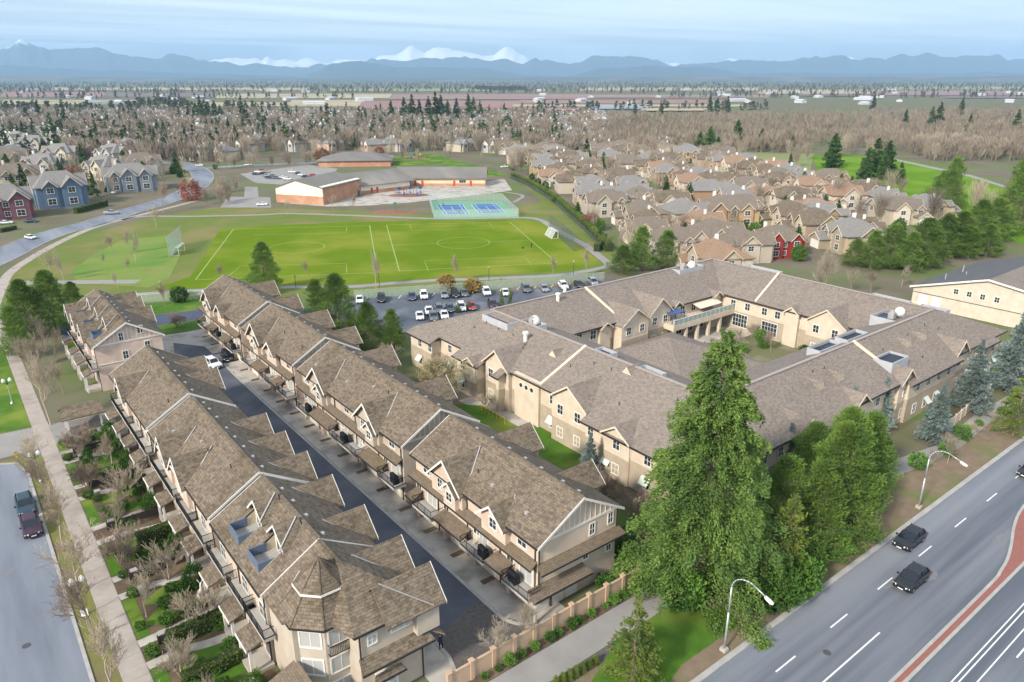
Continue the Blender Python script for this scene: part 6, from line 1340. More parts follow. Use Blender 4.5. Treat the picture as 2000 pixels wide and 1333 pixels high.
# ---------------------------------------------------------------- tan wall, fences, hedges
TANW = mat('tan_wall', (.52, .37, .25), (.46, .32, .215), 1.5, bump=.1, bscale=10)
t = thing('garden_wall', 'tan rendered wall with posts between townhouses and footpath', 'wall', (26, 42.2, 0))
for k in range(13):
    x = k * 2.36; mb = MB(); mb.box(x - .2, x + .2, -.2, .2, 0, 2.0); mb.box(x - .25, x + .25, -.25, .25, 2.0, 2.12); mb.build('post', TANW, t)
    if k < 12: mb = MB(); mb.box(x + .2, x + 2.16, -.08, .08, 0, 1.78); mb.box(x + .2, x + 2.16, -.12, .12, 1.78, 1.86); mb.build('panel', TANW, t)
PALE = mat('pale_fence', (.66, .55, .42), (.58, .48, .37), 1)
t = thing('panel_fence', 'pale panel fence along the footpath behind the spruces', 'fence', (108, 37.4, 0), math.atan2(2.4, 26))
for k in range(11):
    x = k * 2.4; mb = MB(); mb.box(x - .1, x + .1, -.1, .1, 0, 1.9); mb.build('post', PALE, t)
    if k < 10: mb = MB(); mb.box(x + .1, x + 2.3, -.04, .04, .05, 1.75); mb.build('panel', PALE, t)
CHL = MATS.get('chain_link')
def chain_mat(name, c, a):
    m, nt, b = principled(name); b.inputs['Base Color'].default_value = (*c, 1); b.inputs['Alpha'].default_value = a; b.inputs['Roughness'].default_value = .6; return m
CHL = chain_mat('chain_link', (.42, .52, .46), .38); NETM = chain_mat('net', (.62, .65, .68), .45); CHD = chain_mat('dark_mesh', (.10, .13, .12), .5)
def fence(pts, h, label, step=3.0, mesh_m=None, post_m=None, name='chain_link_fence'):
    P = [Vector(p) for p in pts]; t = thing(name, label, 'fence', (*P[0], 0)); o = P[0]
    for a, b in zip(P[:-1], P[1:]):
        n = max(1, round((b - a).length / step))
        for i in range(n):
            p = a.lerp(b, i / n) - o; q = a.lerp(b, (i + 1) / n) - o
            mb = MB(); mb.tube((*p, 0), (*p, h + .05), .04, .04, 5); mb.build('post', post_m or STEEL, t)
            mb = MB(); mb.face([(*p, .05), (*q, .05), (*q, h), (*p, h)]); mb.build('mesh_panel', mesh_m or CHL, t, uv=False)
        mb = MB(); mb.tube((*(a - o), h), (*(b - o), h), .03, .03, 5); mb.build('top_rail', post_m or STEEL, t)
fence([g(*p) for p in ((692, 585), (800, 577), (900, 570), (1000, 563), (1090, 556), (1180, 548))], 2.2, 'green mesh fence between the car park and the park path')
fence([g(*p) for p in ((270, 592), (330, 589), (400, 583))], 2.0, 'mesh fence between the lane end lawn and the park')
fence([g(*p) for p in ((839, 394.5), (980, 393), (1013, 425), (848, 427), (839, 394.5))], 3.2, 'tall mesh fence round the tennis courts', 3.4)
fence([g(*p) for p in ((331, 504), (357, 478))], 6.0, 'tall grey ball stop screen behind the left goal', 2.5, NETM); fence([g(*p) for p in ((1073, 452), (1098, 470), (1122, 492))], 5.5, 'tall dark ball stop screen behind the right goal', 2.5, CHD, DRK)
HEDP = [g(*p) for p in ((1000, 348), (1030, 361), (1060, 378), (1090, 398), (1120, 425), (1150, 452), (1175, 478), (1190, 492))]
fence([(p[0] - 1.6, p[1] + .4) for p in HEDP], 1.8, 'dark fence along the hedge beside the park', 3, CHD, DRK)
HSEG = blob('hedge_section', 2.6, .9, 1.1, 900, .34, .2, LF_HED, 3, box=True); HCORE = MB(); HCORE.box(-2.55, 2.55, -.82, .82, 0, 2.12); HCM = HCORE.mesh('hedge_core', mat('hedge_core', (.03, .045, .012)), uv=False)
def hedge(pts, label, sx=1.0, sz=1.0, sy=1.0):
    P = [Vector(p) for p in pts]; t = thing('hedge', label, 'hedge', (*P[0], 0)); 
    for a, b in zip(P[:-1], P[1:]):
        n = max(1, round((b - a).length / (5.0 * sx))); ang = math.atan2(b.y - a.y, b.x - a.x); l = (b - a).length / n
        for i in range(n):
            c = a.lerp(b, (i + .5) / n) - P[0]; o = obj('hedge_section', HSEG, t, (*c, 0), ang); o.scale = (l / 5.2, sy, sz); k = obj('branch_core', HCM, o)
hedge([(p[0] + .2, p[1] - .2) for p in HEDP], 'long clipped hedge between the park and the right estate', sz=1.2, sy=1.1)
hedge([g(1165, 492), g(1180, 470)], 'short hedge beside the house garden at the path bend'); hedge([g(148, 418), g(208, 402)], 'clipped hedge beside the blue house'); hedge([g(0, 455), g(30, 448)], 'low hedge at the left edge', sz=.6)
# ---------------------------------------------------------------- goals, play equipment, people
def goal(px0, py0, px1, py1, label, back):
    a = Vector(g(px0, py0)); b = Vector(g(px1, py1)); d = (b - a).normalized() * 7.0; b = a + d; n = Vector((-d.y, d.x)).normalized() * back; t = thing('football_goal', label, 'goal', (*a, 0), group='football goals'); mb = MB(); o = Vector((0, 0)); z = 2.4
    for p in (o, d): mb.tube((*p, 0), (*p, z), .08, .08, 6); mb.tube((*p, z), (*(p + n * .4), z), .05, .05, 6); mb.tube((*(p + n * .4), z), (*(p + n), 0), .05, .05, 6); mb.tube((*p, 0.05), (*(p + n), .05), .05, .05, 6)
    mb.tube((*o, z), (*d, z), .08, .08, 6); mb.tube((*(o + n), .05), (*(d + n), .05), .05, .05, 6); m_ = d * .5; mb.tube((*(m_ + n * .4), z), (*(m_ + n), 0), .05, .05, 6); mb.tube((*(n * .4), z), (*(d + n * .4), z), .05, .05, 6); mb.build('frame', WHITE, t)
    mb = MB(); mb.face([(*(n * .4), z), (*(d + n * .4), z), (*(d + n), 0), (*n, 0)]); mb.face([(*o, z), (*d, z), (*(d + n * .4), z), (*(n * .4), z)]); mb.build('net', NETM, t, uv=False)
goal(350, 500, 370, 482, 'white football goal at the left end of the pitches', 2.2); goal(1076, 458, 1105, 475, 'white football goal at the right end of the pitches', -2.2)
def play(px, py, label, cols, n, seed):
    rng = random.Random(seed); u, v = g(px, py); t = thing('play_structure', label, 'playground', (u, v, 0), -HEAD); mb = MB(); mb.lathe([(9, 0), (9, .06)], 18); mb.build('bark_pit', mat('play_bark', (.27, .12, .085), (.2, .1, .07), 1), t); t.children[0].scale = (1, .6, 1)
    for k in range(n):
        x = -6 + 12 * (k + .5) / n; y = rng.uniform(-1.6, 1.6); h = rng.uniform(2.2, 3.6); mb = MB(); mb.tube((x, y, 0), (x, y, h), .09, .09, 6); mb.build('post', cols[k % len(cols)], t)
        if k % 3 == 1: mb = MB(); mb.box(x - .8, x + .8, y - .7, y + .7, 1.3, 1.45); mb.build('platform', cols[(k + 1) % len(cols)], t); mb = MB(); mb.extr([(x - .9, y - .8, 3.0), (x + .9, y - .8, 3.0), (x, y - .8, 3.9)], (0, 1.6, 0)); mb.build('canopy', cols[(k + 2) % len(cols)], t)
        if k % 4 == 2: mb = MB(); mb.extr([(x, y, 1.4), (x + .5, y, 1.4), (x + .5, y - 2.6, .2), (x, y - 2.6, .2)], (0, 0, .1)); mb.build('slide', cols[k % len(cols)], t)
PB, PG, PR_, PY = mat('play_blue', (.02, .06, .25)), mat('play_green', (.03, .2, .09)), mat('play_red', (.4, .05, .04)), mat('play_yellow', (.6, .4, .08))
play(812, 312, 'colourful climbing frames on red bark behind the school', [PR_, PY, PB, PG], 10, 1); play(798, 382, 'dark blue climbing frame beside the school yard', [PB], 8, 2); play(772, 414, 'small green play tower by the park path', [PG], 3, 3)
HAIR = mat('hair_dark', (.03, .022, .018))
def person(u, v, rz, label, top, legs, skin=(.42, .26, .19)):
    """continuous skinned figure, clothes coloured by body height"""
    me = bpy.data.meshes.new('body'); J = [(0, 0, .93), (0, 0, 1.15), (0, .01, 1.42), (0, 0, 1.53), (0, -.02, 1.68), (.11, 0, .90), (.12, -.05, .50), (.12, .02, .06), (.12, -.12, .03), (-.11, 0, .90), (-.12, .06, .50), (-.12, .14, .07), (-.12, .0, .03), (.2, 0, 1.40), (.25, .04, 1.13), (.22, -.14, .93), (.21, -.19, .86), (-.2, 0, 1.40), (-.25, .02, 1.13), (-.2, -.16, 1.0), (-.18, -.22, .95)]
    Ed = [(0, 1), (1, 2), (2, 3), (3, 4), (0, 5), (5, 6), (6, 7), (7, 8), (0, 9), (9, 10), (10, 11), (11, 12), (2, 13), (13, 14), (14, 15), (15, 16), (2, 17), (17, 18), (18, 19), (19, 20)]
    rad = [.15, .145, .16, .055, .105, .095, .07, .05, .045, .095, .07, .05, .045, .075, .052, .042, .04, .075, .052, .042, .04]
    me.from_pydata(J, Ed, []); o = bpy.data.objects.new('person', me); COL.objects.link(o); o.location = (u, v, .03); o.rotation_euler = (0, 0, rz)
    sk = o.modifiers.new('Skin', 'SKIN'); lay = me.skin_vertices[0] if len(me.skin_vertices) else None
    if lay is None:
        bm = bmesh.new(); bm.from_mesh(me); bm.verts.layers.skin.verify(); bm.to_mesh(me); bm.free(); lay = me.skin_vertices[0]
    for i, r_ in enumerate(rad): lay.data[i].radius = (r_, r_ * (.8 if i < 3 else 1))
    lay.data[0].use_root = True; o.modifiers.new('Sub', 'SUBSURF').levels = 1
    m, nt, b = principled('person_' + label[:12]); N = nt.nodes.new; L = nt.links.new; tc = N('ShaderNodeTexCoord'); sp = N('ShaderNodeSeparateXYZ'); L(tc.outputs['Object'], sp.inputs[0]); cr = N('ShaderNodeValToRGB'); mr = N('ShaderNodeMath'); mr.operation = 'DIVIDE'; mr.inputs[1].default_value = 1.8; L(sp.outputs[2], mr.inputs[0]); L(mr.outputs[0], cr.inputs[0]); cr.color_ramp.interpolation = 'CONSTANT'
    e = cr.color_ramp.elements; e[0].color = (.02, .02, .02, 1); e[1].position = .06; e[1].color = (*legs, 1)
    for p_, c_ in ((.53, top), (.83, skin)): x = e.new(p_); x.color = (*c_, 1)
    L(cr.outputs[0], b.inputs['Base Color']); b.inputs['Roughness'].default_value = .8; me.materials.append(m)
    mb = MB(); mb.lathe([(.10, 1.68), (.115, 1.74), (.09, 1.80), (.02, 1.82)], 10, (0, 0, .0)); mb.build('hair', HAIR, o, smooth=True)
    return tag(o, label, 'person')
u, v = g(861, 1268); person(u, v, R(200), 'person in dark clothes walking at the corner of the turret house', (.02, .025, .06), (.015, .018, .03))
u, v = g(1038, 485); person(u, v, R(100), 'person in dark clothes on the pitch with a dog', (.02, .02, .025), (.02, .02, .025))
u, v = g(866, 403); person(u, v, 1, 'player at the far baseline of the tennis court', (.03, .03, .04), (.02, .02, .03)); u, v = g(898, 419); person(u, v, 3, 'player near the net of the tennis court', (.03, .03, .05), (.02, .02, .03))
def dog(u, v, rz):
    me = bpy.data.meshes.new('dog'); J = [(0, .28, .42), (0, -.18, .45), (0, -.34, .6), (0, -.48, .62), (0, -.6, .58), (.08, -.2, .25), (.08, -.18, .02), (-.08, -.2, .25), (-.08, -.24, .02), (.08, .3, .28), (.08, .36, .16), (.08, .3, .02), (-.08, .3, .28), (-.08, .38, .16), (-.08, .34, .02), (0, .5, .5), (0, .64, .6)]
    Ed = [(0, 1), (1, 2), (2, 3), (3, 4), (1, 5), (5, 6), (1, 7), (7, 8), (0, 9), (9, 10), (10, 11), (0, 12), (12, 13), (13, 14), (0, 15), (15, 16)]; rad = [.11, .14, .09, .09, .045, .05, .03, .05, .03, .07, .035, .03, .07, .035, .03, .03, .015]
    bm = bmesh.new(); vs = [bm.verts.new(p) for p in J]; [bm.edges.new((vs[a], vs[b])) for a, b in Ed]; bm.verts.layers.skin.verify(); bm.to_mesh(me); bm.free()
    o = bpy.data.objects.new('dog', me); COL.objects.link(o); o.location = (u, v, .03); o.rotation_euler = (0, 0, rz); o.modifiers.new('Skin', 'SKIN')
    for i, r_ in enumerate(rad): me.skin_vertices[0].data[i].radius = (r_, r_)
    me.skin_vertices[0].data[1].use_root = True; o.modifiers.new('Sub', 'SUBSURF').levels = 1; me.materials.append(mat('dog_coat', (.02, .018, .016))); tag(o, 'black dog walking on the pitch', 'dog')
dog(*g(1021, 487), 1.2)
# ---------------------------------------------------------------- front gardens of the left terrace
random.seed(23)
GSTONE = mat('garden_stone', (.26, .24, .225), (.18, .165, .155), 3, bump=.3, bscale=8); FEN = mat('dark_fence_wood', (.05, .04, .034), (.08, .065, .055), 3)
UN = [46.0 + 5.85 * k for k in range(12)]
for k, v0 in enumerate(UN):
    yw = v0 + (1.2 if k % 2 else 3.6)
    pts = smooth_line([(6.1, yw), (9, yw + .15), (11.2, yw + (.5 if k % 2 else -.4)), (13.4, yw + (.8 if k % 2 else -.6))], 4); strip('garden_walk', pts, .55, .034, CONC)
    c = Vector((10.2 + random.uniform(-.4, .6), v0 + (4.0 if k % 2 else 1.4))); mb = MB(); n = 18
    mb.face([(c.x + (2.6 + .4 * math.sin(3 * a + k)) * math.cos(a), c.y + (1.35 + .2 * math.cos(2 * a + k)) * math.sin(a), .03 + .001 * k) for a in [2 * math.pi * i / n for i in range(n)]]); struct(mb.build('garden_lawn', GRASS))
    mb = MB(); y0 = yw + (.7 if k % 2 else -.7 - 3.4); mb.face([(6.2, y0, .036), (7.3, y0, .036), (7.3, y0 + 3.4, .036), (6.2, y0 + 3.4, .036)]); struct(mb.build('front_lawn', GRASS))
    if k % 2 == 0:
        t = thing('garden_fence', 'low dark wooden fence between two front gardens, pair %s from the near end' % ('one two three four five six'.split()[k // 2]), 'fence', (7.6, v0 + 5.7, 0), group='low fences between front gardens')
        for i in range(5):
            mb = MB(); mb.box(i * 1.4 - .06, i * 1.4 + .06, -.06, .06, 0, 1.15); mb.build('post', FEN, t)
            if i < 4: mb = MB(); mb.box(i * 1.4 + .06, i * 1.4 + 1.34, -.03, .03, .08, 1.0); mb.build('panel', FEN, t)
    for s in (-1,):
        t = thing('gate_pillar', 'grey stone pillar at a garden walk, %s side of walk %s from the near end' % ('near' if s < 0 else 'far', 'one two three four five six seven eight nine ten eleven twelve'.split()[k]), 'pillar', (8.1, yw + s * .95, 0), group='stone pillars at the garden walks'); mb = MB(); mb.box(-.26, .26, -.26, .26, 0, .95); mb.build('shaft', GSTONE, t); mb = MB(); mb.box(-.33, .33, -.33, .33, .95, 1.05); mb.build('cap', mat('stone_cap', (.34, .33, .31)), t)
    for j in range(5):
        u, v = random.uniform(7.6, 13.0), v0 + random.uniform(0, 5.8)
        if abs(v - yw) < .9: v += 1.6
        plant('garden_shrub', 'rounded green shrub in the front gardens', 'shrub', u, v, SHB[j % 3], random.uniform(.35, .8), 1.0, group='green shrubs in the front gardens')
    plant('bare_garden_shrub', 'twiggy bare shrub in front garden %s from the near end' % ORD[k], 'shrub', random.uniform(7.5, 11), v0 + random.uniform(.5, 5), B2[k % 2], random.uniform(1.6, 2.6), 4, group='bare shrubs in the front gardens')
    for j in range(1): plant('garden_shrub', 'rounded green shrub in the front gardens', 'shrub', random.uniform(6.6, 7.8), v0 + random.uniform(.5, 5), SHB[j], random.uniform(.4, .7), 1.0, group='green shrubs in the front gardens')
hedge([(8.2, 62.6), (13.6, 62.8)], 'clipped garden hedge beside the white reindeer', sz=.75, sy=.6); hedge([(9.6, 80.9), (13.4, 81.2)], 'tall clipped hedge between front gardens halfway along', sz=.85, sy=.6); hedge([(8.0, 56.8), (13.2, 57.0)], 'clipped hedge nearest the turret house', sz=.6, sy=.6)
for k, v in enumerate((52, 70, 76, 88, 94, 100, 106, 112)): plant('porch_shrub', 'dark glossy shrub beside a porch of the left terrace, %s from the near end' % ORD[k], 'shrub', 12.6, v, LAUREL[k % 2], 1.3 + .2 * (k % 3), 1.7, sxy=.6, group='glossy shrubs beside the porches')
# white wire reindeer
def deer(px, py, rz, label):
    u, v = g(px, py); t = thing('reindeer_figure', label, 'ornament', (u, v, .03), rz); m_ = mat('white_wire', (.82, .82, .80), rough=.5); mb = MB()
    mb.path_tube([(-.5, 0, .95), (-.2, 0, 1.0), (.3, 0, 1.0), (.5, 0, 1.1)], [.1, .16, .16, .1], 8); mb.path_tube([(.5, 0, 1.1), (.68, 0, 1.45), (.75, 0, 1.55)], [.09, .07, .08], 7); mb.path_tube([(.72, 0, 1.6), (.9, 0, 1.56), (1.02, 0, 1.5)], [.09, .07, .04], 7); mb.path_tube([(-.5, 0, .98), (-.62, 0, 1.05)], [.04, .02], 5); mb.build('body', m_, t)
    for x, s in ((.38, 1), (.38, -1), (-.42, 1), (-.42, -1)): mb = MB(); k = .08 if x < 0 else -.02; mb.path_tube([(x, s * .1, .92), (x + k * -1, s * .11, .5), (x + k * .6, s * .11, 0)], [.07, .04, .025], 6); mb.build('leg', m_, t)
    for s in (1, -1):
        mb = MB(); mb.path_tube([(.74, s * .05, 1.65), (.66, s * .2, 1.9), (.7, s * .3, 2.15)], [.025, .02, .015], 5); mb.tube((.66, s * .2, 1.9), (.82, s * .24, 2.05), .015, .012, 5); mb.tube((.7, s * .14, 1.78), (.86, s * .16, 1.88), .015, .012, 5); mb.build('antler', m_, t)
deer(392, 1175, R(60), 'white reindeer figure on the garden grass, the farther of two'); deer(400, 1222, R(120), 'white reindeer figure on the garden grass, the nearer of two')
# boulder, planting by wall, shrubs near townhouse end, courtyard shrubs
mb = MB(); mb.lathe([(.5, -.1), (.72, .25), (.6, .6), (.3, .8), (.02, .85)], 9); o = mb.build('boulder', GSTONE, None, (12.6, 66.9, 0), smooth=True); o.scale = (1, .7, 1); tag(o, 'grey boulder in a garden beside a porch step', 'boulder')
for k in range(16): plant('wall_shrub', 'low green plant along the foot of the tan wall', 'shrub', 29 + k * 1.5 + random.uniform(-.4, .4), 41.5, SHB[k % 3], random.uniform(.3, .6), 1.0, group='low plants along the tan wall')
for k, (u, v, h) in enumerate(((46.0, 43.6, 1.0), (47.6, 43.7, .6), (50.2, 44.4, 1.4), (51.6, 45.6, 1.5), (52.6, 47.4, 1.5))): plant('clipped_shrub', 'clipped round shrub by the townhouse end wall, number %s from the lane' % ('one two three four five'.split()[k]), 'shrub', u, v, SHB[k % 3], h, 1.0, group='clipped shrubs by the townhouse end wall')
for k in range(14):
    u, v = g(random.uniform(1050, 1180), random.uniform(1290, 1330)) if k < 0 else (random.uniform(109, 126), random.uniform(67, 82)); plant('courtyard_shrub', 'shrub in the care home courtyard', 'shrub', u, v, (SHB[k % 3] if k % 3 else B2[k % 2]), random.uniform(.8, 1.6) if k % 3 else 3.2, 1.0 if k % 3 else 4, group='shrubs in the care home courtyard')
for k in range(22):
    u, v = random.uniform(51.5, 60), random.uniform(44, 60); plant('thicket_shrub', 'twiggy shrub between the end townhouse and the care home', 'shrub', u, v, B2[k % 2], random.uniform(2, 3.5), 4, group='twiggy shrubs behind the end townhouse')
for k in range(26):
    u, v = g(random.uniform(560, 800), random.uniform(640, 720)); 
    if u < 51: u = 52 + random.uniform(0, 3)
    plant('car_park_shrub', 'twiggy shrub between the right terrace and the car park', 'shrub', u, v, B2[k % 2] if k % 3 else SHB[0], random.uniform(2.5, 4.5) if k % 3 else 1.6, 4 if k % 3 else 1.0, group='twiggy shrubs behind the right terrace')
for k in range(26):
    u = 60 + k * 3.4; plant('roadside_shrub', 'low shrub on the mulch behind the main road kerb', 'shrub', u, random.uniform(33.5, 36), SHB[k % 3] if k % 2 else B2[k % 2], random.uniform(.6, 1.4) if k % 2 else 2.0, 1.0 if k % 2 else 4, group='shrubs on the main road verge') if not (85 < u < 96) else None
for k in range(7):
    u, v = g(1085 + k * 13, 1345 - k * 8); plant('cone_cedar', 'small golden cedar in the row beside the footpath', 'shrub', u, v, CEDAR, 1.5 - .08 * k, 10, sxy=.2, group='row of small cedars beside the footpath')
# ---------------------------------------------------------------- distance: woods, tree lines, mountains, haze
random.seed(31)
HT = [haze_tree('bare_tree_far', 10, 3.0, 60 + k) for k in range(4)]
def in_band(x, y):
    """is photo point (x,y) in the leafless woods right of centre?"""
    return (x > 1050 and 232 < y < 300 and not (1575 < x < 1990 and y > 285 + (x - 1575) * .05)) or (x > 1700 and y < 345 and y < 250 + (x - 1580) * .28)
big = []
for _ in range(5200):
    x = random.uniform(1000, 2030); y = 226 + 90 * random.random() ** 1.2
    if in_band(x, y): big.append((x, y))
left = []
for _ in range(3600):
    x = random.uniform(-20, 1050); y = random.uniform(222, 318)
    if (y > 300 and x > 430) or (430 < x < 980 and y > 296) or (y > 270 and x < 130): continue
    left.append((x, y))
big.sort(key=lambda p: -p[1]); nobj = 0; rest = []
def far_bare(x, y, lab, grp):
    u, v = g(x, y); h = random.uniform(8, 13); plant('bare_tree', lab, 'tree', u, v, HT[random.randrange(4)], h, 10, sxy=h / 10 * random.uniform(.8, 1.3), group=grp)
for i, p in enumerate(big):
    if i % 8 == 0 and nobj < 90: far_bare(*p, 'bare tree in the leafless wood behind the right estate', 'leafless wood behind the right estate'); nobj += 1
    elif i % 2: rest.append(p)
for i, p in enumerate(left):
    if i % 3 == 0 and nobj < 150: far_bare(*p, 'bare tree among the distant rooftops', 'bare trees among the distant rooftops'); nobj += 1
    else: rest.append(p)
def mass(name, pts, lab, cat, meshes, hr, br):
    """one object of kind stuff: many low-poly trees joined"""
    V, F, o = [], [], 0
    for x, y in pts:
        me = meshes[random.randrange(len(meshes))]; n = len(me.vertices); co = np.empty(n * 3, dtype=np.float32); me.vertices.foreach_get('co', co); co = co.reshape(-1, 3).copy()
        h = random.uniform(*hr) / br; a = random.uniform(0, 6.28); c, s = math.cos(a), math.sin(a); u, v = g(x, y)
        P = np.stack([(co[:, 0] * c - co[:, 1] * s) * h * 1.1 + u, (co[:, 0] * s + co[:, 1] * c) * h * 1.1 + v, co[:, 2] * h], 1)
        f = np.empty(len(me.polygons) * 4, dtype=np.int32); me.loops.foreach_get('vertex_index', f); V.append(P); F.append(f.reshape(-1, 4) + o); o += n
    me = np_mesh(name, np.concatenate(V), np.concatenate(F), meshes[0].materials[0]); ob = obj(name, me); tag(ob, lab, cat, kind='stuff')
HTS = [haze_tree('ht_small', 10, 3.2, 80 + k, n=46, w=.3) for k in range(3)]
mass('bare_woodland', rest, 'leafless beige woodland filling the gaps between distant houses', 'woodland', HTS, (9, 15), 10)
FCS = [conifer('fc', 14, 3.4, 26, 10, 2.2, 1.1, LF_DARK, 140 + k, base=.02, droop=.1, prof=.8, fat=.5)[1] for k in range(2)]
cp = []
for _ in range(470):
    x = random.uniform(-20, 1100); y = random.uniform(222, 312)
    if (y > 296 and x > 430): continue
    cp.append((x, y))
for _ in range(150): cp.append((random.uniform(1050, 2020), random.uniform(212, 268)))
nn = 0
for x, y in cp[:100]:
    u, v = g(x, y); h = random.uniform(8, 16); plant('estate_conifer', 'dark evergreen among the distant rooftops', 'tree', u, v, (FARC[random.randrange(3)] if random.random() < .6 else FARG[0]), h, 12, group='evergreens among the distant rooftops')
mass('evergreen_scatter', cp[100:420], 'scattered dark evergreens in the distance', 'woodland', FCS, (9, 18), 14)
# trees and hedges between the estate houses
random.seed(41)
for k in range(210):
    s_, n_ = random.uniform(-30, 330), random.choice((28, 54, 79, 104, 128, 5, 29, 53)) + random.uniform(-4, 4); p = H0 + T_ * s_ + N_ * n_
    if s_ < 22 - (130 - n_) * .55: continue
    r_ = random.random()
    if r_ < .5: plant('estate_tree', 'bare tree between houses of the right estate', 'tree', p.x, p.y, HT[k % 4], random.uniform(6, 11), 10, group='bare trees in the right estate')
    elif r_ < .72: plant('estate_evergreen', 'small evergreen between houses of the right estate', 'tree', p.x, p.y, FARG[k % 2], random.uniform(4, 9), 10, group='evergreens in the right estate')
    else: plant('estate_shrub', 'clipped shrub between houses of the right estate', 'shrub', p.x, p.y, LAUREL[k % 2], random.uniform(1.2, 2.4), 1.7, group='shrubs in the right estate')
for k in range(330):
    x, y = random.uniform(-10, 440), random.uniform(255, 412)
    u, v = g(x, y); d_ = min((Vector((u, v)) - p).length for p in rl)
    if d_ < 9 or y > 400 + (x - 100) * -.16: continue
    r_ = random.random(); 
    if r_ < .45: plant('estate_tree', 'bare tree between houses of the upper left estate', 'tree', u, v, HT[k % 4], random.uniform(7, 12), 10, group='bare trees in the upper left estate')
    elif r_ < .75: plant('estate_evergreen', 'evergreen between houses of the upper left estate', 'tree', u, v, (FARG[0], FARC[1], FARG[1])[k % 3], random.uniform(5, 13), 11, group='evergreens in the upper left estate')
    else: plant('estate_shrub', 'rounded shrub between houses of the upper left estate', 'shrub', u, v, LAUREL[k % 2], random.uniform(1.2, 2.8), 1.7, group='shrubs in the upper left estate')
BT = [haze_tree('tall_bare_tree', 13, 4.2, 90 + k, n=420, w=.09) for k in range(3)]
for k, (x0, x1, y0, y1, n, lab) in enumerate(((300, 640, 296, 318, 26, 'tall bare tree along the school road'), (640, 1000, 284, 301, 26, 'tall bare tree behind the school'), (200, 330, 292, 330, 14, 'tall bare tree by the side road at upper left'), (1000, 1060, 318, 346, 6, 'tall bare tree where the hedge begins'), (1240, 1600, 292, 330, 24, 'tall bare tree between the right estate and the golf course'), (1600, 1990, 372, 440, 18, 'tall bare tree on the golf course side of the pine belt'), (1640, 1990, 285, 310, 26, 'tall bare tree at the edge of the leafless wood'))):
    for i in range(n):
        u, v = g(random.uniform(x0, x1), random.uniform(y0, y1)); h = random.uniform(9, 15); plant('bare_tree', lab, 'tree', u, v, BT[i % 3], h, 13, group=lab.replace('tree', 'trees'))
for k in range(34):
    x, y = ((random.uniform(430, 640), random.uniform(318, 330)), (random.uniform(380, 470), random.uniform(360, 402)), (random.uniform(640, 960), random.uniform(300, 316)))[k % 3]; u, v = g(x, y)
    plant('school_tree', 'slender bare tree round the school grounds', 'tree', u, v, BT[k % 3], random.uniform(6, 10), 13, group='slender bare trees round the school grounds')
# hedgerows and tree belts on the plain, fading out to the horizon
belt = []
for y0, x0, x1, n in ((216, -20, 560, 150), (214, 1050, 1500, 60), (192, 0, 700, 90), (190, 1300, 2020, 110), (181, 0, 2020, 420), (175, 0, 2020, 520), (170, 0, 2020, 700), (166, 0, 2020, 800), (163, 0, 2020, 800), (160.5, 0, 2020, 800)):
    for _ in range(n): belt.append((random.uniform(x0, x1), y0 + random.gauss(0, 1.2)))
for _ in range(260): belt.append((random.uniform(925, 1028), random.uniform(174, 176.5)))
for _ in range(60): belt.append((random.uniform(265, 365), random.uniform(203, 209)))
LOWC = [conifer('lc', 14, 4.5, 16, 7, 4.5, 2.4, leaf_mat('far_belt', (.06, .085, .05), (.11, .12, .075), (.12, .115, .085)), 150 + k, base=.0, droop=.05, prof=.7, fat=.5)[1] for k in range(2)]
mass('tree_belts', belt, 'dark tree belts across the distant farmland', 'woodland', LOWC, (8, 15), 14)
# farm buildings on the plain
SHED = mat('shed_white', (.55, .55, .56), (.45, .45, .47), .1); random.seed(77)
for k in range(48):
    x, y = random.uniform(0, 2000), random.choice((183, 187, 192, 196, 200, 205, 178)) + random.uniform(-1.5, 1.5); u, v = g(x, y); L_, w, h = random.uniform(14, 42), random.uniform(9, 15), random.uniform(3, 5)
    mb = MB(); gable_wall(mb, -L_ / 2, L_ / 2, 0, h, h + w * .18, -w / 2, w / 2, 0); mb.mat(1)
    for s in (-1, 1): mb.slab([(0, -L_ / 2 - .5, h + w * .18 + .3), (0, L_ / 2 + .5, h + w * .18 + .3), (s * (w / 2 + .5), L_ / 2 + .5, h + .1), (s * (w / 2 + .5), -L_ / 2 - .5, h + .1)], .3)
    o = mb.build('farm_shed', [SHED, mat('shed_roof', (.5, .52, .54), (.42, .44, .47), .05)], None, (u, v, 0), random.uniform(0, 3)); tag(o, 'pale farm building on the distant plain', 'shed', 'farm buildings on the distant plain')
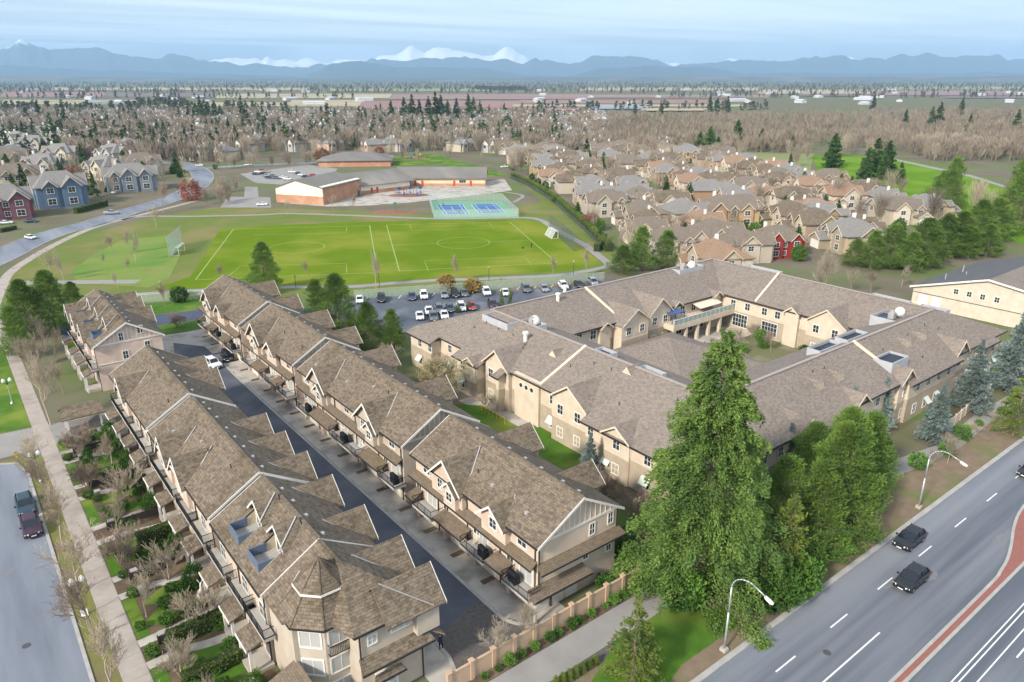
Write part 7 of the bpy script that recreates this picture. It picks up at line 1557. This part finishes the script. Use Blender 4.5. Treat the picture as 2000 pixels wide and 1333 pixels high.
# low wooded rise in front of the mountains
def ridge(name, prof, dist, depth, m, lab, seed, rough=.02, step=5, kind='structure'):
    """mountain range as real terrain: prof = [(photo x, photo y of crest)], standing at dist metres ahead"""
    rng = np.random.default_rng(seed); xs = np.arange(prof[0][0], prof[-1][0] + 1, step); ys = np.interp(xs, [p[0] for p in prof], [p[1] for p in prof])
    nz = sum(np.interp(xs, np.arange(-400, 2600, w), rng.normal(0, 1, len(np.arange(-400, 2600, w)))) * a for w, a in ((60, 1.8), (24, 1.4), (10, .8)))
    rows = 15; V = []
    for j in range(rows):
        t = j / (rows - 1)                                # 0 = foot in front, .5 = crest, 1 = foot behind
        s = 1 - abs(2 * t - 1); d = dist + depth * (t - .5) * 2
        for i, x in enumerate(xs):
            X = (x - 1000) / FPX * dist / math.cos(PITCH) * 1.0; b = (666.5 - (ys[i] - nz[i] * (2.2 if rough > .05 else 1.0) * min(1, (153 - ys[i]) / 30))) / FPX
            top = CAMZ + dist * (b * math.cos(PITCH) - math.sin(PITCH)) / (math.cos(PITCH) + b * math.sin(PITCH)); top = max(top, 5)
            k = s ** .85 * (1 + (rng.normal(0, .05) if .05 < s < .95 else 0)); w = vw(X * (d / dist), d)
            V.append((w.x, w.y, -30 + (top + 30) * min(k, 1.0)))
    n = len(xs); F = [(j * n + i, j * n + i + 1, (j + 1) * n + i + 1, (j + 1) * n + i) for j in range(rows - 1) for i in range(n - 1)]
    me = np_mesh(name, np.array(V), np.array(F), m); o = obj(name, me); o['kind'] = kind; return o
def mountain_mat(name, snow_z, rock, snow=(.80, .82, .85)):
    m, nt, b = principled(name); N = nt.nodes.new; L = nt.links.new; ge = N('ShaderNodeNewGeometry'); sp = N('ShaderNodeSeparateXYZ'); L(ge.outputs['Position'], sp.inputs[0]); nz = N('ShaderNodeTexNoise'); nz.inputs['Scale'].default_value = .0035; nz.inputs['Detail'].default_value = 8; L(ge.outputs['Position'], nz.inputs[0])
    ad = N('ShaderNodeMath'); ad.operation = 'MULTIPLY_ADD'; L(nz.outputs[0], ad.inputs[0]); ad.inputs[1].default_value = 340; L(sp.outputs[2], ad.inputs[2]); mr = N('ShaderNodeMapRange'); mr.inputs[1].default_value = snow_z + 130; mr.inputs[2].default_value = snow_z + 210; L(ad.outputs[0], mr.inputs[0])
    mx = N('ShaderNodeMix'); mx.data_type = 'RGBA'; L(mr.outputs[0], mx.inputs[0]); mx.inputs[6].default_value = (*rock, 1); mx.inputs[7].default_value = (*snow, 1); L(mx.outputs[2], b.inputs['Base Color']); b.inputs['Roughness'].default_value = .95; MATS[name] = m; return m
RK = (.055, .075, .07)
ridge('snow_mountains', [(-200, 112), (0, 104), (20, 96), (60, 92), (110, 94), (150, 92), (240, 103), (330, 106), (420, 120), (520, 117), (600, 116), (700, 114), (760, 113), (800, 106), (828, 93), (850, 101), (868, 94), (884, 97), (905, 107), (960, 112), (985, 98), (1005, 97), (1030, 105), (1060, 112), (1110, 125), (1140, 119), (1180, 125), (1300, 127), (1400, 126), (1560, 122), (1700, 118), (1850, 118), (2000, 116), (2200, 114)], 19500, 2600, mountain_mat('snow_rock', 250, RK), '', 1, rough=.1)
ridge('forested_mountains', [(-250, 112), (0, 104), (60, 93), (100, 97), (140, 92), (165, 82), (195, 93), (250, 97), (300, 93), (330, 103), (360, 110), (390, 112), (420, 104), (450, 112), (500, 122), (560, 128), (640, 130), (690, 122), (730, 118), (765, 114), (800, 117), (850, 118), (900, 118), (950, 120), (1000, 120), (1060, 113), (1090, 126), (1130, 120), (1180, 112), (1220, 109), (1280, 119), (1400, 121), (1440, 118), (1540, 114), (1600, 118), (1660, 113), (1720, 107), (1760, 111), (1800, 109), (1860, 113), (1930, 108), (2000, 111), (2250, 108)], 16500, 2000, mountain_mat('forest_rock', 700, RK), '', 2, rough=.06)
ridge('foothills', [(-250, 135), (0, 128), (200, 133), (420, 142), (640, 150), (690, 126), (740, 120), (800, 132), (960, 134), (1010, 146), (1100, 149), (1150, 136), (1250, 128), (1330, 132), (1400, 144), (1500, 143), (1600, 145), (1800, 142), (2000, 141), (2250, 140)], 12500, 1400, mountain_mat('hill_rock', 2500, (.045, .06, .055)), '', 3)
ridge('wooded_rise', [(-250, 148), (0, 146), (150, 149), (350, 152), (600, 154), (1000, 152), (1300, 150), (1500, 151), (1800, 150), (1900, 146), (2000, 144), (2250, 143)], 8500, 800, mat('rise_wood', (.05, .06, .04), (.10, .09, .06), .004, c3=(.15, .13, .09), s3=.002), '', 4, rough=.01, step=8)
HZ = 4
def haze_box():
    m = bpy.data.materials.new('haze_air'); m.use_nodes = True; nt = m.node_tree; nt.nodes.clear(); o = nt.nodes.new('ShaderNodeOutputMaterial'); p = nt.nodes.new('ShaderNodeVolumePrincipled'); p.inputs['Color'].default_value = (.44, .71, 1.0, 1); p.inputs['Density'].default_value = HAZE_D; p.inputs['Anisotropy'].default_value = 0; nt.links.new(p.outputs[0], o.inputs['Volume'])
    c = Vector((SA, CA)) * 12000; mb = MB(); h = 21000; mb.box(-h, h, -h * .72, h * .72, -60, 950); b = mb.build('haze', m, None, (c.x, c.y, 0), -HEAD, uv=False); b['kind'] = 'stuff'; b['label'] = 'thin blue haze over the whole valley'
HAZE_D = 7.5e-5
haze_box()
